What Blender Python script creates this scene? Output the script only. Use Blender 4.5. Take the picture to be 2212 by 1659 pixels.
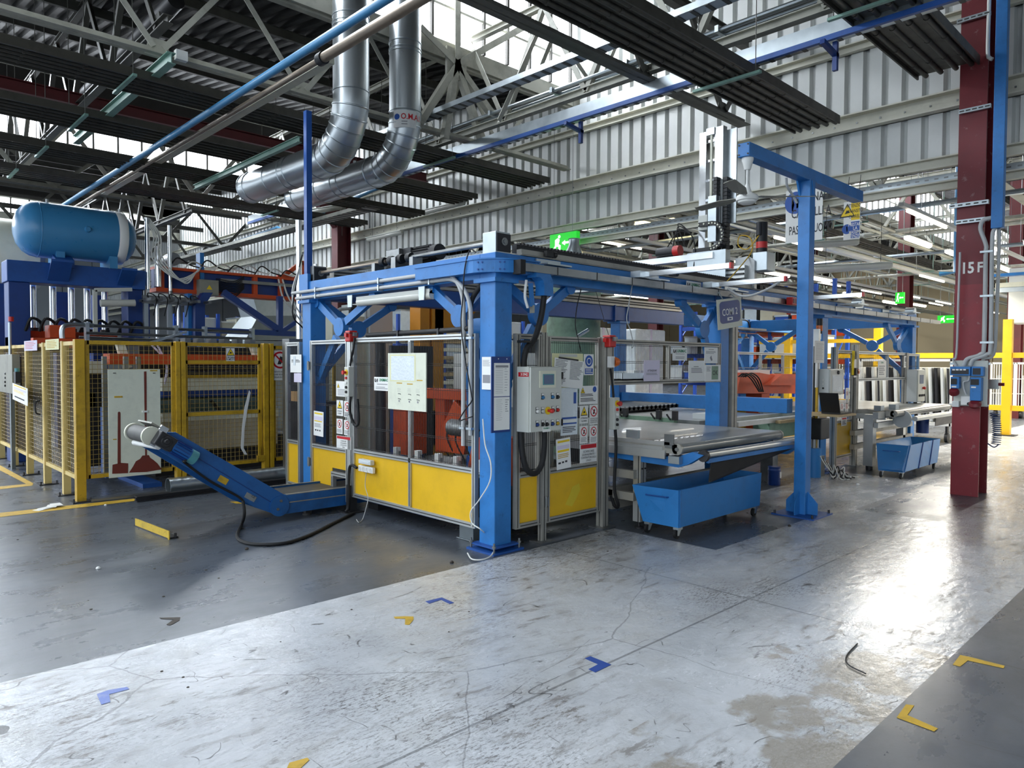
import bpy, math, random
from mathutils import Vector as V, Matrix as Mx
for _o in list(bpy.data.objects): bpy.data.objects.remove(_o)
SC = bpy.context.scene
COL = SC.collection
random.seed(7)
# ------------------------------------------------------------------ camera
W0, H0, FPX = 2212.0, 1659.0, 1551.3
yaw, pitch, roll = math.radians(46.18), math.radians(-1.755), math.radians(.246)
CAM = V((-4.1533, -4.5382, 1.65))
FW = V((math.cos(yaw)*math.cos(pitch), math.sin(yaw)*math.cos(pitch), math.sin(pitch)))
_r = V((math.sin(yaw), -math.cos(yaw), 0)); _u = _r.cross(FW)
RT = _r*math.cos(roll)+_u*math.sin(roll); UP = -_r*math.sin(roll)+_u*math.cos(roll)
cd = bpy.data.cameras.new('camera'); cam = bpy.data.objects.new('camera', cd); COL.objects.link(cam)
cd.sensor_fit = 'HORIZONTAL'; cd.sensor_width = 36; cd.lens = 36*FPX/W0; cd.clip_start = .05; cd.clip_end = 400
m = Mx((RT, UP, -FW)).transposed().to_4x4(); m.translation = CAM; cam.matrix_world = m
SC.camera = cam
# ------------------------------------------------------------------ world, light, exposure
wd = bpy.data.worlds.new('sky'); SC.world = wd; wd.use_nodes = True
bg = wd.node_tree.nodes['Background']; bg.inputs[0].default_value = (.80, .90, 1.0, 1); bg.inputs[1].default_value = 1.7
SC.view_settings.view_transform = 'Standard'; SC.view_settings.look = 'None'
SC.view_settings.exposure = 0.6; SC.view_settings.gamma = 1.0; SC.view_settings.use_curve_mapping = False
cy = SC.cycles
cy.use_denoising = True; cy.max_bounces = 6; cy.diffuse_bounces = 4; cy.glossy_bounces = 3; cy.transmission_bounces = 3
cy.transparent_max_bounces = 6; cy.sample_clamp_indirect = 4; cy.caustics_reflective = False; cy.caustics_refractive = False
def area(name, loc, target, sx, sy, power, col=(1, 1, 1)):
    l = bpy.data.lights.new(name, 'AREA'); l.shape = 'RECTANGLE'; l.size = sx; l.size_y = sy; l.energy = power; l.color = col; l.spread = math.radians(172 if loc[1] < 6 else 125)
    o = bpy.data.objects.new(name, l); COL.objects.link(o); o.location = loc
    o.rotation_euler = (V(target)-V(loc)).to_track_quat('-Z', 'Y').to_euler()
    return o
# daylight falling through the roof lights (each lamp stands just inside the glass it belongs to)
LIGHT_K = 1.0
def deck(y):
    'height of the roof deck above a point'
    k = ((y+17) % 11)/11; return 7.0+1.7*k
for _y, _n in ((4.9, 1), (15.9, 2), (26.9, 3), (-6.1, 4)):
    area('roof_daylight', (14, _y, 7.8), (14, _y-(6 if _y < 6 else 4), 3.6), 52, 1.3, (2300 if _y < 6 else 4200)*LIGHT_K, (.86, .93, 1))
# ------------------------------------------------------------------ helpers
def P(px, py, X=None, Y=None, Z=None):
    "point on a plane of the hall that the photograph shows at a pixel (used to take measurements over)"
    q = FW+RT*((px-W0/2)/FPX)+UP*((H0/2-py)/FPX)
    t = (X-CAM.x)/q.x if X is not None else (Y-CAM.y)/q.y if Y is not None else (Z-CAM.z)/q.z
    return CAM+q*t
ZUP = V((0, 0, 1))
class MB:
    def __init__(s, smooth=False): s.v = []; s.f = []; s.smooth = smooth; s.sm = []
    def add(s, vs, fs, sm=None):
        b = len(s.v); s.v += [V(p) for p in vs]; s.f += [tuple(i+b for i in f) for f in fs]
        s.sm += [s.smooth if sm is None else sm]*len(fs); return s
    def box(s, a, b):
        x0, x1 = sorted((a[0], b[0])); y0, y1 = sorted((a[1], b[1])); z0, z1 = sorted((a[2], b[2]))
        return s.add([(x0,y0,z0),(x1,y0,z0),(x1,y1,z0),(x0,y1,z0),(x0,y0,z1),(x1,y0,z1),(x1,y1,z1),(x0,y1,z1)],
            [(0,3,2,1),(4,5,6,7),(0,1,5,4),(1,2,6,5),(2,3,7,6),(3,0,4,7)])
    def cbox(s, c, sz): c = V(c); h = V(sz)/2; return s.box(c-h, c+h)
    def obox(s, c, ax, ay, az):
        c = V(c); ax = V(ax)/2; ay = V(ay)/2; az = V(az)/2
        return s.add([c-ax-ay-az, c+ax-ay-az, c+ax+ay-az, c-ax+ay-az, c-ax-ay+az, c+ax-ay+az, c+ax+ay+az, c-ax+ay+az],
            [(0,3,2,1),(4,5,6,7),(0,1,5,4),(1,2,6,5),(2,3,7,6),(3,0,4,7)])
    def frame(s, p, q, up=ZUP):
        d = (V(q)-V(p)); L = d.length; d = d/L; up = V(up)
        if abs(d.dot(up)) > .98: up = V((0, 1, 0)) if abs(d.y) < .9 else V((1, 0, 0))
        w = d.cross(up).normalized(); h = w.cross(d)
        return d, w, h, L
    def bar(s, p, q, w, h=None, up=ZUP):
        h = h or w; d, wv, hv, L = s.frame(p, q, up)
        return s.obox((V(p)+V(q))/2, d*L, wv*w, hv*h)
    def angle(s, p, q, a, t, up=ZUP):
        d, wv, hv, L = s.frame(p, q, up); c = (V(p)+V(q))/2
        s.obox(c-hv*(a/2-t/2), d*L, wv*a, hv*t); return s.obox(c-wv*(a/2-t/2)+hv*t/2, d*L, wv*t, hv*(a-t))
    def ibeam(s, p, q, w, h, t=.015, up=ZUP):
        d, wv, hv, L = s.frame(p, q, up); c = (V(p)+V(q))/2
        s.obox(c+hv*(h/2-t/2), d*L, wv*w, hv*t); s.obox(c-hv*(h/2-t/2), d*L, wv*w, hv*t)
        return s.obox(c, d*L, wv*t, hv*(h-2*t))
    def tube(s, pts, r, n=8, cap=True, closed=False):
        pts = [V(p) for p in pts]; N = len(pts)
        if N < 2: return s
        rs = r if isinstance(r, (list, tuple)) else [r]*N
        t0 = (pts[1]-pts[0]).normalized(); up = ZUP if abs(t0.z) < .9 else V((1, 0, 0))
        a = t0.cross(up).normalized(); vs = []
        for i in range(N):
            t = (pts[min(i+1, N-1)]-pts[max(i-1, 0)])
            if t.length < 1e-9: t = t0.copy()
            t.normalize(); a = (a-t*a.dot(t)).normalized(); b = t.cross(a)
            for k in range(n):
                g = 2*math.pi*k/n; vs.append(pts[i]+(a*math.cos(g)+b*math.sin(g))*rs[i])
        fs = [(i*n+k, i*n+(k+1) % n, (i+1)*n+(k+1) % n, (i+1)*n+k) for i in range(N-1) for k in range(n)]
        s.add(vs, fs, True)
        if cap:
            b = len(s.v)-N*n
            s.f += [tuple(b+k for k in reversed(range(n))), tuple(b+(N-1)*n+k for k in range(n))]; s.sm += [False]*2
        return s
    def cyl(s, p, q, r, n=12): return s.tube([p, q], r, n)
    def lathe(s, prof, o=(0,0,0), ax=(0,0,1), n=24):
        o = V(o); ax = V(ax).normalized(); a = ax.cross(V((1,0,0)) if abs(ax.x) < .9 else V((0,1,0))).normalized(); b = ax.cross(a); vs = []
        for (r, z) in prof:
            for k in range(n):
                g = 2*math.pi*k/n; vs.append(o+ax*z+(a*math.cos(g)+b*math.sin(g))*max(r, 1e-5))
        N = len(prof)
        return s.add(vs, [(i*n+k, i*n+(k+1) % n, (i+1)*n+(k+1) % n, (i+1)*n+k) for i in range(N-1) for k in range(n)], True)
    def prism(s, pts, d):
        pts = [V(p) for p in pts]; d = V(d); n = len(pts)
        return s.add(pts+[p+d for p in pts], [tuple(reversed(range(n))), tuple(range(n, 2*n))]+[(i, (i+1) % n, n+(i+1) % n, n+i) for i in range(n)])
    def quad(s, a, b, c, d): return s.add([a, b, c, d], [(0, 1, 2, 3)])
    def wire(s, p, q, r):
        d, w, h, L = s.frame(p, q); p = V(p); q = V(q); o = [w*r, h*r, -w*r, -h*r]
        return s.add([p+x for x in o]+[q+x for x in o], [(i, (i+1) % 4, 4+(i+1) % 4, 4+i) for i in range(4)])
    def grid(s, o, u, v, nu, nv, r):
        o = V(o); u = V(u); v = V(v)
        for i in range(nu+1): s.wire(o+u*(i/nu), o+u*(i/nu)+v, r)
        for j in range(nv+1): s.wire(o+v*(j/nv), o+v*(j/nv)+u, r)
        return s
    def mesh(s, name):
        me = bpy.data.meshes.new(name); me.from_pydata([tuple(p) for p in s.v], [], s.f)
        me.polygons.foreach_set('use_smooth', s.sm); me.update()
        if any(s.sm) and len(s.f) < 4000: me.set_sharp_from_angle(angle=.75)
        return me
ROOTS = []
def tag(o, label=None, cat=None, group=None, kind=None):
    if label: o['label'] = label
    if cat: o['category'] = cat
    if group: o['group'] = group
    if kind: o['kind'] = kind
    return o
def thing(name, label, cat, group=None):
    o = bpy.data.objects.new(name, None); COL.objects.link(o); o.empty_display_size = .1; ROOTS.append(o)
    return tag(o, label, cat, group)
def part(name, mb, mt, parent=None, label=None, kind=None, bev=0, settle=True):
    me = mb if isinstance(mb, bpy.types.Mesh) else mb.mesh(name)
    o = bpy.data.objects.new(name, me); COL.objects.link(o)
    if not me.materials: me.materials.append(mt)
    if parent: o.parent = parent
    elif settle: ROOTS.append(o)
    if bev:
        b = o.modifiers.new('bevel', 'BEVEL'); b.width = bev; b.segments = 2; b.limit_method = 'ANGLE'; b.angle_limit = .6
    return tag(o, label, None, None, kind)
def solo(name, mb, mt, label, cat, group=None, bev=0, kind=None): return tag(part(name, mb, mt, None, bev=bev), label, cat, group, kind)
def struct(name, mb, mt, parent=None): return part(name, mb, mt, parent, kind='structure' if parent is None else None, settle=False)
def settle(root):
    "moves the origin of a thing to the middle of its base"
    ms = {}; st = [root]; 
    while st:
        o = st.pop(); st += list(o.children)
        if o.type == 'MESH': ms[o.data.name] = o.data
    vs = [v.co for me in ms.values() for v in me.vertices]
    if not vs: return
    c = V(((min(v.x for v in vs)+max(v.x for v in vs))/2, (min(v.y for v in vs)+max(v.y for v in vs))/2, min(v.z for v in vs)))
    for me in ms.values(): me.transform(Mx.Translation(-c))
    root.location = root.location+c
    if root in ROOTS: ROOTS.remove(root)
def dup(root, d, label=None, rz=0):
    "a copy of a thing with copies of its parts and sub-parts"
    if root in ROOTS: settle(root)
    r = root.copy(); COL.objects.link(r); r.location = root.location+V(d); r.rotation_euler.z += rz
    if label: r['label'] = label
    for ch in list(root.children):
        c = ch.copy(); COL.objects.link(c); c.parent = r
        for g in list(ch.children):
            e = g.copy(); COL.objects.link(e); e.parent = c
    return r
_fc = {}
def text(s, o, u, n, size, align='CENTER', sx=1.0, bold=0):
    "flat lettering: o = anchor, u = reading direction, n = normal"
    k = (s, align, bold)
    if k not in _fc:
        c = bpy.data.curves.new('t', 'FONT'); c.body = s; c.size = 1; c.align_x = align; c.align_y = 'CENTER'; c.resolution_u = 2; c.offset = bold
        ob = bpy.data.objects.new('t', c); me = bpy.data.meshes.new_from_object(ob)
        _fc[k] = ([v.co.copy() for v in me.vertices], [tuple(p.vertices) for p in me.polygons])
        bpy.data.objects.remove(ob)
    vs, fs = _fc[k]; o = V(o); u = V(u).normalized(); n = V(n).normalized(); w = n.cross(u)
    return MB().add([o+n*.0015+(u*(p.x*sx)+w*p.y)*size for p in vs], fs)
def arc(c, a, b, r, t0, t1, n=10):
    c = V(c); a = V(a); b = V(b); return [c+(a*math.cos(t0+(t1-t0)*i/n)+b*math.sin(t0+(t1-t0)*i/n))*r for i in range(n+1)]
def spline(pts, n=6):
    pts = [V(p) for p in pts]; q = [pts[0]*2-pts[1]]+pts+[pts[-1]*2-pts[-2]]; out = []
    for i in range(1, len(q)-2):
        for k in range(n):
            t = k/n; a, b, c, d = q[i-1:i+3]
            out.append(((b*2)+(c-a)*t+(a*2-b*5+c*4-d)*t*t+(b*3-a-c*3+d)*t*t*t)*.5)
    return out+[pts[-1]]
def lin(h):
    h = h.lstrip('#'); c = [int(h[i:i+2], 16)/255 for i in (0, 2, 4)]
    return [x/12.92 if x <= .04045 else ((x+.055)/1.055)**2.4 for x in c]+[1]
# ------------------------------------------------------------------ materials
def mat(name, col, rough=.5, metal=0.0, var=.10, scale=5, dirt=0.0, dirtcol='#2a2622', dscale=3, bump=0.0, spec=.5, coat=0, wear=0.0, wearcol='#8a8580'):
    m = bpy.data.materials.new(name); m.use_nodes = True; nt = m.node_tree; N = nt.nodes; L = nt.links
    b = N['Principled BSDF']; c = lin(col) if isinstance(col, str) else list(col)
    b.inputs['Metallic'].default_value = metal; b.inputs['Roughness'].default_value = rough; b.inputs['Specular IOR Level'].default_value = spec
    if coat: b.inputs['Coat Weight'].default_value = coat
    tc = N.new('ShaderNodeTexCoord'); nz = N.new('ShaderNodeTexNoise'); nz.inputs['Scale'].default_value = scale; nz.inputs['Detail'].default_value = 5
    L.new(tc.outputs['Object'], nz.inputs['Vector'])
    mx = N.new('ShaderNodeMix'); mx.data_type = 'RGBA'
    mx.inputs[6].default_value = [x*(1-var) for x in c[:3]]+[1]; mx.inputs[7].default_value = [min(1, x*(1+var)) for x in c[:3]]+[1]
    L.new(nz.outputs['Fac'], mx.inputs[0]); out = mx.outputs[2]
    def layer(sc, lo, hi, color, amt, out):
        z = N.new('ShaderNodeTexNoise'); z.inputs['Scale'].default_value = sc; z.inputs['Detail'].default_value = 8; z.inputs['Roughness'].default_value = .65
        L.new(tc.outputs['Object'], z.inputs['Vector'])
        r = N.new('ShaderNodeMapRange'); r.inputs[1].default_value = lo; r.inputs[2].default_value = hi; r.inputs[4].default_value = amt
        L.new(z.outputs['Fac'], r.inputs[0]); k = N.new('ShaderNodeMix'); k.data_type = 'RGBA'
        L.new(r.outputs[0], k.inputs[0]); L.new(out, k.inputs[6]); k.inputs[7].default_value = lin(color); return k.outputs[2]
    if dirt: out = layer(dscale, .48, .72, dirtcol, dirt, out)
    if wear: out = layer(dscale*6, .62, .66, wearcol, wear, out)
    L.new(out, b.inputs['Base Color'])
    rr = N.new('ShaderNodeMapRange'); rr.inputs[3].default_value = max(.03, rough-.1); rr.inputs[4].default_value = min(1, rough+.12)
    L.new(nz.outputs['Fac'], rr.inputs[0]); L.new(rr.outputs[0], b.inputs['Roughness'])
    if bump:
        bp = N.new('ShaderNodeBump'); bp.inputs['Strength'].default_value = bump; bp.inputs['Distance'].default_value = .01
        z = N.new('ShaderNodeTexNoise'); z.inputs['Scale'].default_value = scale*8; z.inputs['Detail'].default_value = 4
        L.new(tc.outputs['Object'], z.inputs['Vector']); L.new(z.outputs['Fac'], bp.inputs['Height']); L.new(bp.outputs[0], b.inputs['Normal'])
    return m
def emit(name, col, k):
    m = bpy.data.materials.new(name); m.use_nodes = True; b = m.node_tree.nodes['Principled BSDF']; c = lin(col)
    b.inputs['Base Color'].default_value = c; b.inputs['Emission Color'].default_value = c; b.inputs['Emission Strength'].default_value = k; b.inputs['Roughness'].default_value = .4
    return m
M = {}
def dm(k, *a, **kw): M[k] = mat(k, *a, **kw)
dm('blue', '#2a78be', .42, dirt=.45, dirtcol='#153a63', dscale=2.2, wear=.25, wearcol='#112233')
dm('blue_dark', '#1c4f98', .45, dirt=.4, dirtcol='#0f2444')
dm('navy', '#183a7c', .4, dirt=.3, dirtcol='#0a1c40')
dm('tank_blue', '#3f86b6', .30, var=.04, dirt=.12, dirtcol='#2b6c98', dscale=1.5)
dm('cart_blue', '#2a7cc0', .5, dirt=.35, dirtcol='#174a80', dscale=2, wear=.2, wearcol='#1a3d66')
dm('conv_blue', '#1c5c9e', .5, dirt=.6, dirtcol='#0f2b4a', dscale=3)
dm('rack_blue', '#2458c0', .45)
dm('alu', '#c2c4c2', .38, .75, dirt=.25, dirtcol='#7c7a74')
dm('alu_old', '#a8a59c', .45, .45, dirt=.45, dirtcol='#55524a')
dm('slot', '#3c3c3a', .7)
dm('galv', '#aeb6ba', .33, .9, var=.16, scale=9)
dm('galv_dark', '#7c8488', .4, .85, var=.18, scale=9)
dm('duct', '#b9bfc2', .30, .9, var=.03, scale=1.2)
dm('steel', '#8a8c8c', .35, .9, dirt=.4, dirtcol='#3a3836')
dm('chrome', '#d8dadc', .15, 1)
dm('dark_steel', '#3a3a3c', .5, .6, dirt=.4)
dm('black', '#141416', .5)
dm('rubber', '#0e0e10', .65)
dm('yellow', '#e4b414', .42, var=.06, dirt=.3, dirtcol='#9a7a18', dscale=2)
dm('yellow_old', '#c29a1c', .5, dirt=.65, dirtcol='#5d4a1c', dscale=4, wear=.4, wearcol='#3c3220')
dm('yellow_pale', '#d8be78', .5, dirt=.45, dirtcol='#7a6634', dscale=4)
dm('mesh_wire', '#9a8240', .5, dirt=.3)
dm('mesh_dark', '#0f1012', .5)
dm('red_paint', '#701a22', .45, dirt=.4, dirtcol='#4a1218', dscale=1.5, wear=.25, wearcol='#b09a96')
dm('red_dark', '#5e1f22', .5, dirt=.4, dirtcol='#2a1112')
dm('red', '#c02420', .4)
dm('orange', '#cc4c1c', .45, dirt=.4, dirtcol='#6a2812', dscale=3)
dm('amber', '#de9120', .4, dirt=.12, dirtcol='#7a4a14')
dm('lamp_orange', '#d4641c', .25)
dm('cream', '#d9d8c4', .55, dirt=.25, dirtcol='#8c887a')
dm('board', '#dcdfcc', .55, var=.04, dirt=.2, dirtcol='#8a8c80', dscale=6)
dm('brown_red', '#6e2a1c', .6, dirt=.3)
dm('beige', '#b7ae98', .55, dirt=.35, dirtcol='#6c6454')
dm('press_grey', '#8e8c80', .5, dirt=.5, dirtcol='#46443c')
dm('roller', '#6f8484', .3, .6, var=.2, scale=3, dirt=.4, dirtcol='#263030')
dm('green_grey', '#7d9c84', .5, dirt=.5, dirtcol='#3f4a40', dscale=4)
dm('box_grey', '#c6c8c0', .45, var=.04, dirt=.12, dirtcol='#8a8a80')
dm('box_light', '#d2d6d4', .45, var=.04)
dm('white', '#e6e6e2', .5, var=.03)
dm('paper', '#ecece8', .6, var=.03)
dm('paper_old', '#e2dfae', .6, var=.05)
dm('plastic_wrap', '#dce4e8', .25, var=.08, bump=.5)
dm('ink', '#26262a', .6)
dm('ink_grey', '#8c8c90', .6)
dm('ink_blue', '#1a4fa0', .5)
dm('ink_green', '#11835a', .5)
dm('ink_red', '#c01822', .5)
dm('ink_yellow', '#ecc91c', .5)
dm('ink_lilac', '#d6cfe2', .6)
dm('tape_blue', '#2a4a96', .5, var=.1)
dm('tape_worn', '#7486c4', .6, dirt=.5, dirtcol='#b4b6bc', dscale=14)
dm('tape_yellow', '#c9a227', .6, dirt=.55, dirtcol='#6a5a2a', dscale=8)
dm('belt', '#8a8d8a', .33, var=.12, scale=3, dirt=.4, dirtcol='#55585a', dscale=2, coat=.2)
dm('belt_dark', '#4b4b48', .6, dirt=.4)
dm('belt_green', '#1f302c', .3)
dm('cable_grey', '#b2b4b4', .45)
dm('cable_white', '#dcdcd6', .45)
dm('cable_blue', '#1a3a6a', .4)
dm('pipe_blue', '#3a7ca8', .4, dirt=.3, dirtcol='#1f4a66')
dm('pipe_steel', '#8a7c6c', .4, .5, dirt=.4, dirtcol='#4a3c30')
dm('truss', '#b0afa2', .5, var=.12, dirt=.45, dirtcol='#4a4840', dscale=3)
dm('truss_dark', '#55544e', .5, dirt=.5, dirtcol='#25241f')
dm('truss_green', '#7fa294', .5, dirt=.4, dirtcol='#4a5c54')
dm('radiant', '#4a4740', .45, .3, dirt=.5, dirtcol='#141310', dscale=5)
dm('roof', '#1a1816', .75, dirt=.4, dirtcol='#0e0d0c')
dm('roof_brown', '#4c4238', .75, dirt=.3, dirtcol='#2a2620')
dm('wall_sheet', '#d2d4d1', .42, .1, var=.08, scale=1.2, dirt=.22, dirtcol='#8d8a80', dscale=1)
dm('wall_rib', '#24241f', .7)
dm('girt', '#cfcdbe', .5, dirt=.3, dirtcol='#8a8778')
dm('far_wall', '#c9b48c', .7, var=.08, scale=.3)
dm('far_grey', '#9aa0a4', .7, var=.1, scale=.3)
dm('wood', '#a8926a', .6, var=.2, scale=4)
dm('cardboard', '#a98355', .7, var=.1)
dm('screen', '#5a6a86', .2)
dm('button_blue', '#2a6c9c', .3)
dm('teal', '#4f8f96', .4)
dm('dark_wall', '#6c6e70', .6)
dm('debris', '#3a332c', .8)
M['glass'] = emit('roof_glass', '#f2f6ff', 5.0)
M['tube_on'] = emit('fluorescent_tube', '#fff4e0', 3.0)
M['tube_warm'] = emit('warm_lamp', '#ffe9a8', 6.0)
M['exit_green'] = emit('exit_green', '#22c530', .55)
M['exit_white'] = emit('exit_white', '#f4fff4', 1.0)
M['tube_off'] = mat('lamp_plastic', '#c9c9c0', .3)
# ================================================================== the hall
# ---- floor: painted concrete, worn light aisle between two darker zones
def floor_material():
    m = bpy.data.materials.new('floor_concrete'); m.use_nodes = True; nt = m.node_tree; N = nt.nodes; L = nt.links; b = N['Principled BSDF']
    tc = N.new('ShaderNodeTexCoord'); sp = N.new('ShaderNodeSeparateXYZ'); L.new(tc.outputs['Object'], sp.inputs[0])
    def mth(op, a, b_=None, clamp=False):
        n = N.new('ShaderNodeMath'); n.operation = op; n.use_clamp = clamp
        for i, x in enumerate((a, b_)):
            if x is None: continue
            if isinstance(x, (int, float)): n.inputs[i].default_value = x
            else: L.new(x, n.inputs[i])
        return n.outputs[0]
    def noise(sc, det=6, ro=.6, vec=None, dist=0):
        z = N.new('ShaderNodeTexNoise'); z.inputs['Scale'].default_value = sc; z.inputs['Detail'].default_value = det; z.inputs['Roughness'].default_value = ro; z.inputs['Distortion'].default_value = dist
        L.new(vec or tc.outputs['Object'], z.inputs['Vector']); return z.outputs['Fac']
    def rng(x, lo, hi, a=0.0, c=1.0):
        r = N.new('ShaderNodeMapRange'); L.new(x, r.inputs[0])
        for i, q in ((1, lo), (2, hi), (3, a), (4, c)): r.inputs[i].default_value = q
        return r.outputs[0]
    def mix(f, a, c):
        k = N.new('ShaderNodeMix'); k.data_type = 'RGBA'
        if isinstance(f, (int, float)): k.inputs[0].default_value = f
        else: L.new(f, k.inputs[0])
        for i, q in ((6, a), (7, c)):
            if isinstance(q, str): k.inputs[i].default_value = lin(q)
            else: L.new(q, k.inputs[i])
        return k.outputs[2]
    def mapped(sx, sy, rz=0):
        mp = N.new('ShaderNodeMapping'); mp.inputs['Scale'].default_value = (sx, sy, 1); mp.inputs['Rotation'].default_value = (0, 0, rz); L.new(tc.outputs['Object'], mp.inputs[0]); return mp.outputs[0]
    X, Y = sp.outputs[0], sp.outputs[1]
    def rect(x0, x1, y0, y1):
        a = mth('MULTIPLY', mth('GREATER_THAN', X, x0), mth('LESS_THAN', X, x1)); c = mth('MULTIPLY', mth('GREATER_THAN', Y, y0), mth('LESS_THAN', Y, y1)); return mth('MULTIPLY', a, c)
    aisle = mth('MAXIMUM', rect(-60, 60, -3.37, -.12), 0)
    bare = mth('MAXIMUM', mth('MAXIMUM', rect(1.5, 3.8, -1.25, 4), rect(4.25, 6.7, -2.25, -1.4)), rect(7.0, 9.6, -1.3, 4))
    paint = mth('MULTIPLY', aisle, mth('SUBTRACT', 1.0, bare))
    n1 = noise(1.3, 8, .65); n2 = noise(14, 8, .7); n3 = noise(.45, 4)
    grey = mix(rng(n1, .3, .7), '#454a51', '#575d66'); grey = mix(rng(n2, .5, .75, 0, .30), grey, '#37393b')
    white = mix(rng(n1, .3, .72), '#adb0b4', '#cdd0d4'); white = mix(rng(noise(3.2, 6, .6), .5, .75, 0, .35), white, '#9a9488')
    # paint worn away in flakes, scraped mostly along the traffic
    wv = noise(8, 12, .8, mapped(.5, 1.5)); big = rng(noise(.7, 3, .5), .40, .58)
    flake = mth('MULTIPLY', rng(wv, .53, .58), big)
    flake2 = mth('MULTIPLY', rng(noise(1.1, 9, .7), .66, .675), .75)
    white = mix(mth('MAXIMUM', mth('MULTIPLY', flake, .85), flake2), white, '#6e6862')
    # dark rubber scuffs
    sc1 = rng(noise(10, 4, .55, mapped(.10, 2.4, .5)), .68, .74); sc2 = rng(noise(9, 4, .55, mapped(2.2, .12, .35)), .69, .75); sc3 = rng(noise(16, 3, .5, mapped(.3, 3.0, -.15)), .71, .77)
    scf = mth('MULTIPLY', mth('MAXIMUM', mth('MAXIMUM', sc1, sc2), sc3), rng(n3, .35, .6, .15, .8))
    def thread(sc, seed, w, lo, ms):
        mp = mapped(ms[0], ms[1], ms[2]); d = mth('ABSOLUTE', mth('SUBTRACT', noise(sc, 2, .5, mp, .6), .5)); g_ = rng(noise(sc*2.3+seed, 3, .6), lo, lo+.05)
        return mth('MULTIPLY', mth('LESS_THAN', d, w), g_)
    thr = mth('MAXIMUM', mth('MAXIMUM', thread(1.3, .2, .0022, .52, (.5, 1.4, .3)), thread(2.1, .7, .0030, .55, (1.5, .6, .2))), thread(3.4, 1.1, .0042, .56, (.8, 1.2, -.4)))
    scf = mth('MAXIMUM', scf, mth('MULTIPLY', thr, .75))
    spots = rng(noise(22, 2, .4, mapped(.6, 1.2)), .76, .79, 0, .8)
    spk = mth('MULTIPLY', rng(noise(44, 9, .8, mapped(.5, 1.6, .25)), .515, .56), rng(noise(.8, 4, .62, mapped(.7, 1.3)), .44, .60, 0, .9))
    white = mix(spk, white, '#5c5651')
    base = mix(paint, grey, white); base = mix(mth('MULTIPLY', mth('MAXIMUM', scf, spots), mth('ADD', mth('MULTIPLY', paint, .75), .25)), base, '#2c2a28')
    patch = rng(noise(.35, 5, .6), .52, .66, 0, .5); base = mix(mth('MULTIPLY', mth('MULTIPLY', patch, .45), paint), base, '#6d665c')
    tan = mth('MULTIPLY', rect(-2.6, .4, -3.37, -2.62), rng(mth('SUBTRACT', noise(2.2, 7, .6), mth('MULTIPLY', mth('ADD', Y, 3.37), .28)), .40, .46, 0, .75)); base = mix(tan, base, '#857b6a')
    oil = rng(noise(1.7, 6, .65, mapped(.5, 1.5)), .66, .70, 0, .7); base = mix(mth('MULTIPLY', oil, mth('LESS_THAN', Y, -2.3)), base, '#2e2b29')
    # hairline cracks
    vo = N.new('ShaderNodeTexVoronoi'); vo.feature = 'DISTANCE_TO_EDGE'; vo.inputs['Scale'].default_value = .33
    wm = N.new('ShaderNodeMix'); wm.data_type = 'RGBA'; wm.inputs[0].default_value = .12
    nzc = N.new('ShaderNodeTexNoise'); nzc.inputs['Scale'].default_value = 2.5; nzc.inputs['Detail'].default_value = 6; L.new(tc.outputs['Object'], nzc.inputs['Vector'])
    L.new(tc.outputs['Object'], wm.inputs[6]); L.new(nzc.outputs['Color'], wm.inputs[7]); L.new(wm.outputs[2], vo.inputs['Vector'])
    crack = mth('LESS_THAN', vo.outputs['Distance'], .0011); base = mix(mth('MULTIPLY', crack, .4), base, '#3a3734')
    # saw-cut joints every 5 m
    jx = mth('LESS_THAN', mth('ABSOLUTE', mth('SUBTRACT', mth('PINGPONG', mth('ADD', X, 51.5), 2.6), .004)), .004)
    jy = mth('LESS_THAN', mth('ABSOLUTE', mth('SUBTRACT', mth('PINGPONG', mth('ADD', Y, 48.9), 2.6), .004)), .004)
    base = mix(mth('MULTIPLY', mth('MAXIMUM', jx, jy), .5), base, '#2a2826')
    L.new(base, b.inputs['Base Color'])
    ro = rng(noise(2.5, 7, .65, mapped(.7, 1.4)), .3, .72, .12, .36); ro = mth('ADD', ro, mth('ADD', mth('MULTIPLY', mth('MULTIPLY', mth('MAXIMUM', flake, scf), paint), .2), mth('MULTIPLY', mth('SUBTRACT', 1.0, paint), .08)))
    L.new(ro, b.inputs['Roughness']); b.inputs['Specular IOR Level'].default_value = .55
    bp = N.new('ShaderNodeBump'); bp.inputs['Strength'].default_value = .26; bp.inputs['Distance'].default_value = .02
    h = mth('ADD', noise(9, 6, .6, mapped(.8, 1.3)), mth('MULTIPLY', noise(70, 3, .6), .10)); L.new(mth('MULTIPLY', h, mth('ADD', mth('MULTIPLY', aisle, .85), .15)), bp.inputs['Height']); L.new(bp.outputs[0], b.inputs['Normal'])
    return m
struct('floor', MB().box((-25, -30, -.2), (60, 60, 0)), floor_material())
# ---- sawtooth roof: dark ribbed decks rising to the roof lights
RIDGES = (-17, -6, 5, 16, 27, 38)
ZL, ZH = 7.0, 8.7
for k, y0 in enumerate(RIDGES[:-1]):
    r = MB(); y1 = y0+11; x = -9.0; pit = .24
    prof = []
    while x < 46: prof += [(x, 0), (x+.09, 0), (x+.12, .08), (x+.21, .08)]; x += pit
    vs = []
    for (a, d) in prof: vs += [(a, y0+.1, ZL+d), (a, y1, ZH+d)]
    r.add(vs, [(2*i, 2*i+2, 2*i+3, 2*i+1) for i in range(len(prof)-1)])
    # upper skin, so that the deck has a thickness
    r.quad((-9, y0+.1, ZL+.12), (46, y0+.1, ZL+.12), (46, y1, ZH+.12), (-9, y1, ZH+.12))
    struct('ceiling', r, M['roof'])
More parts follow.
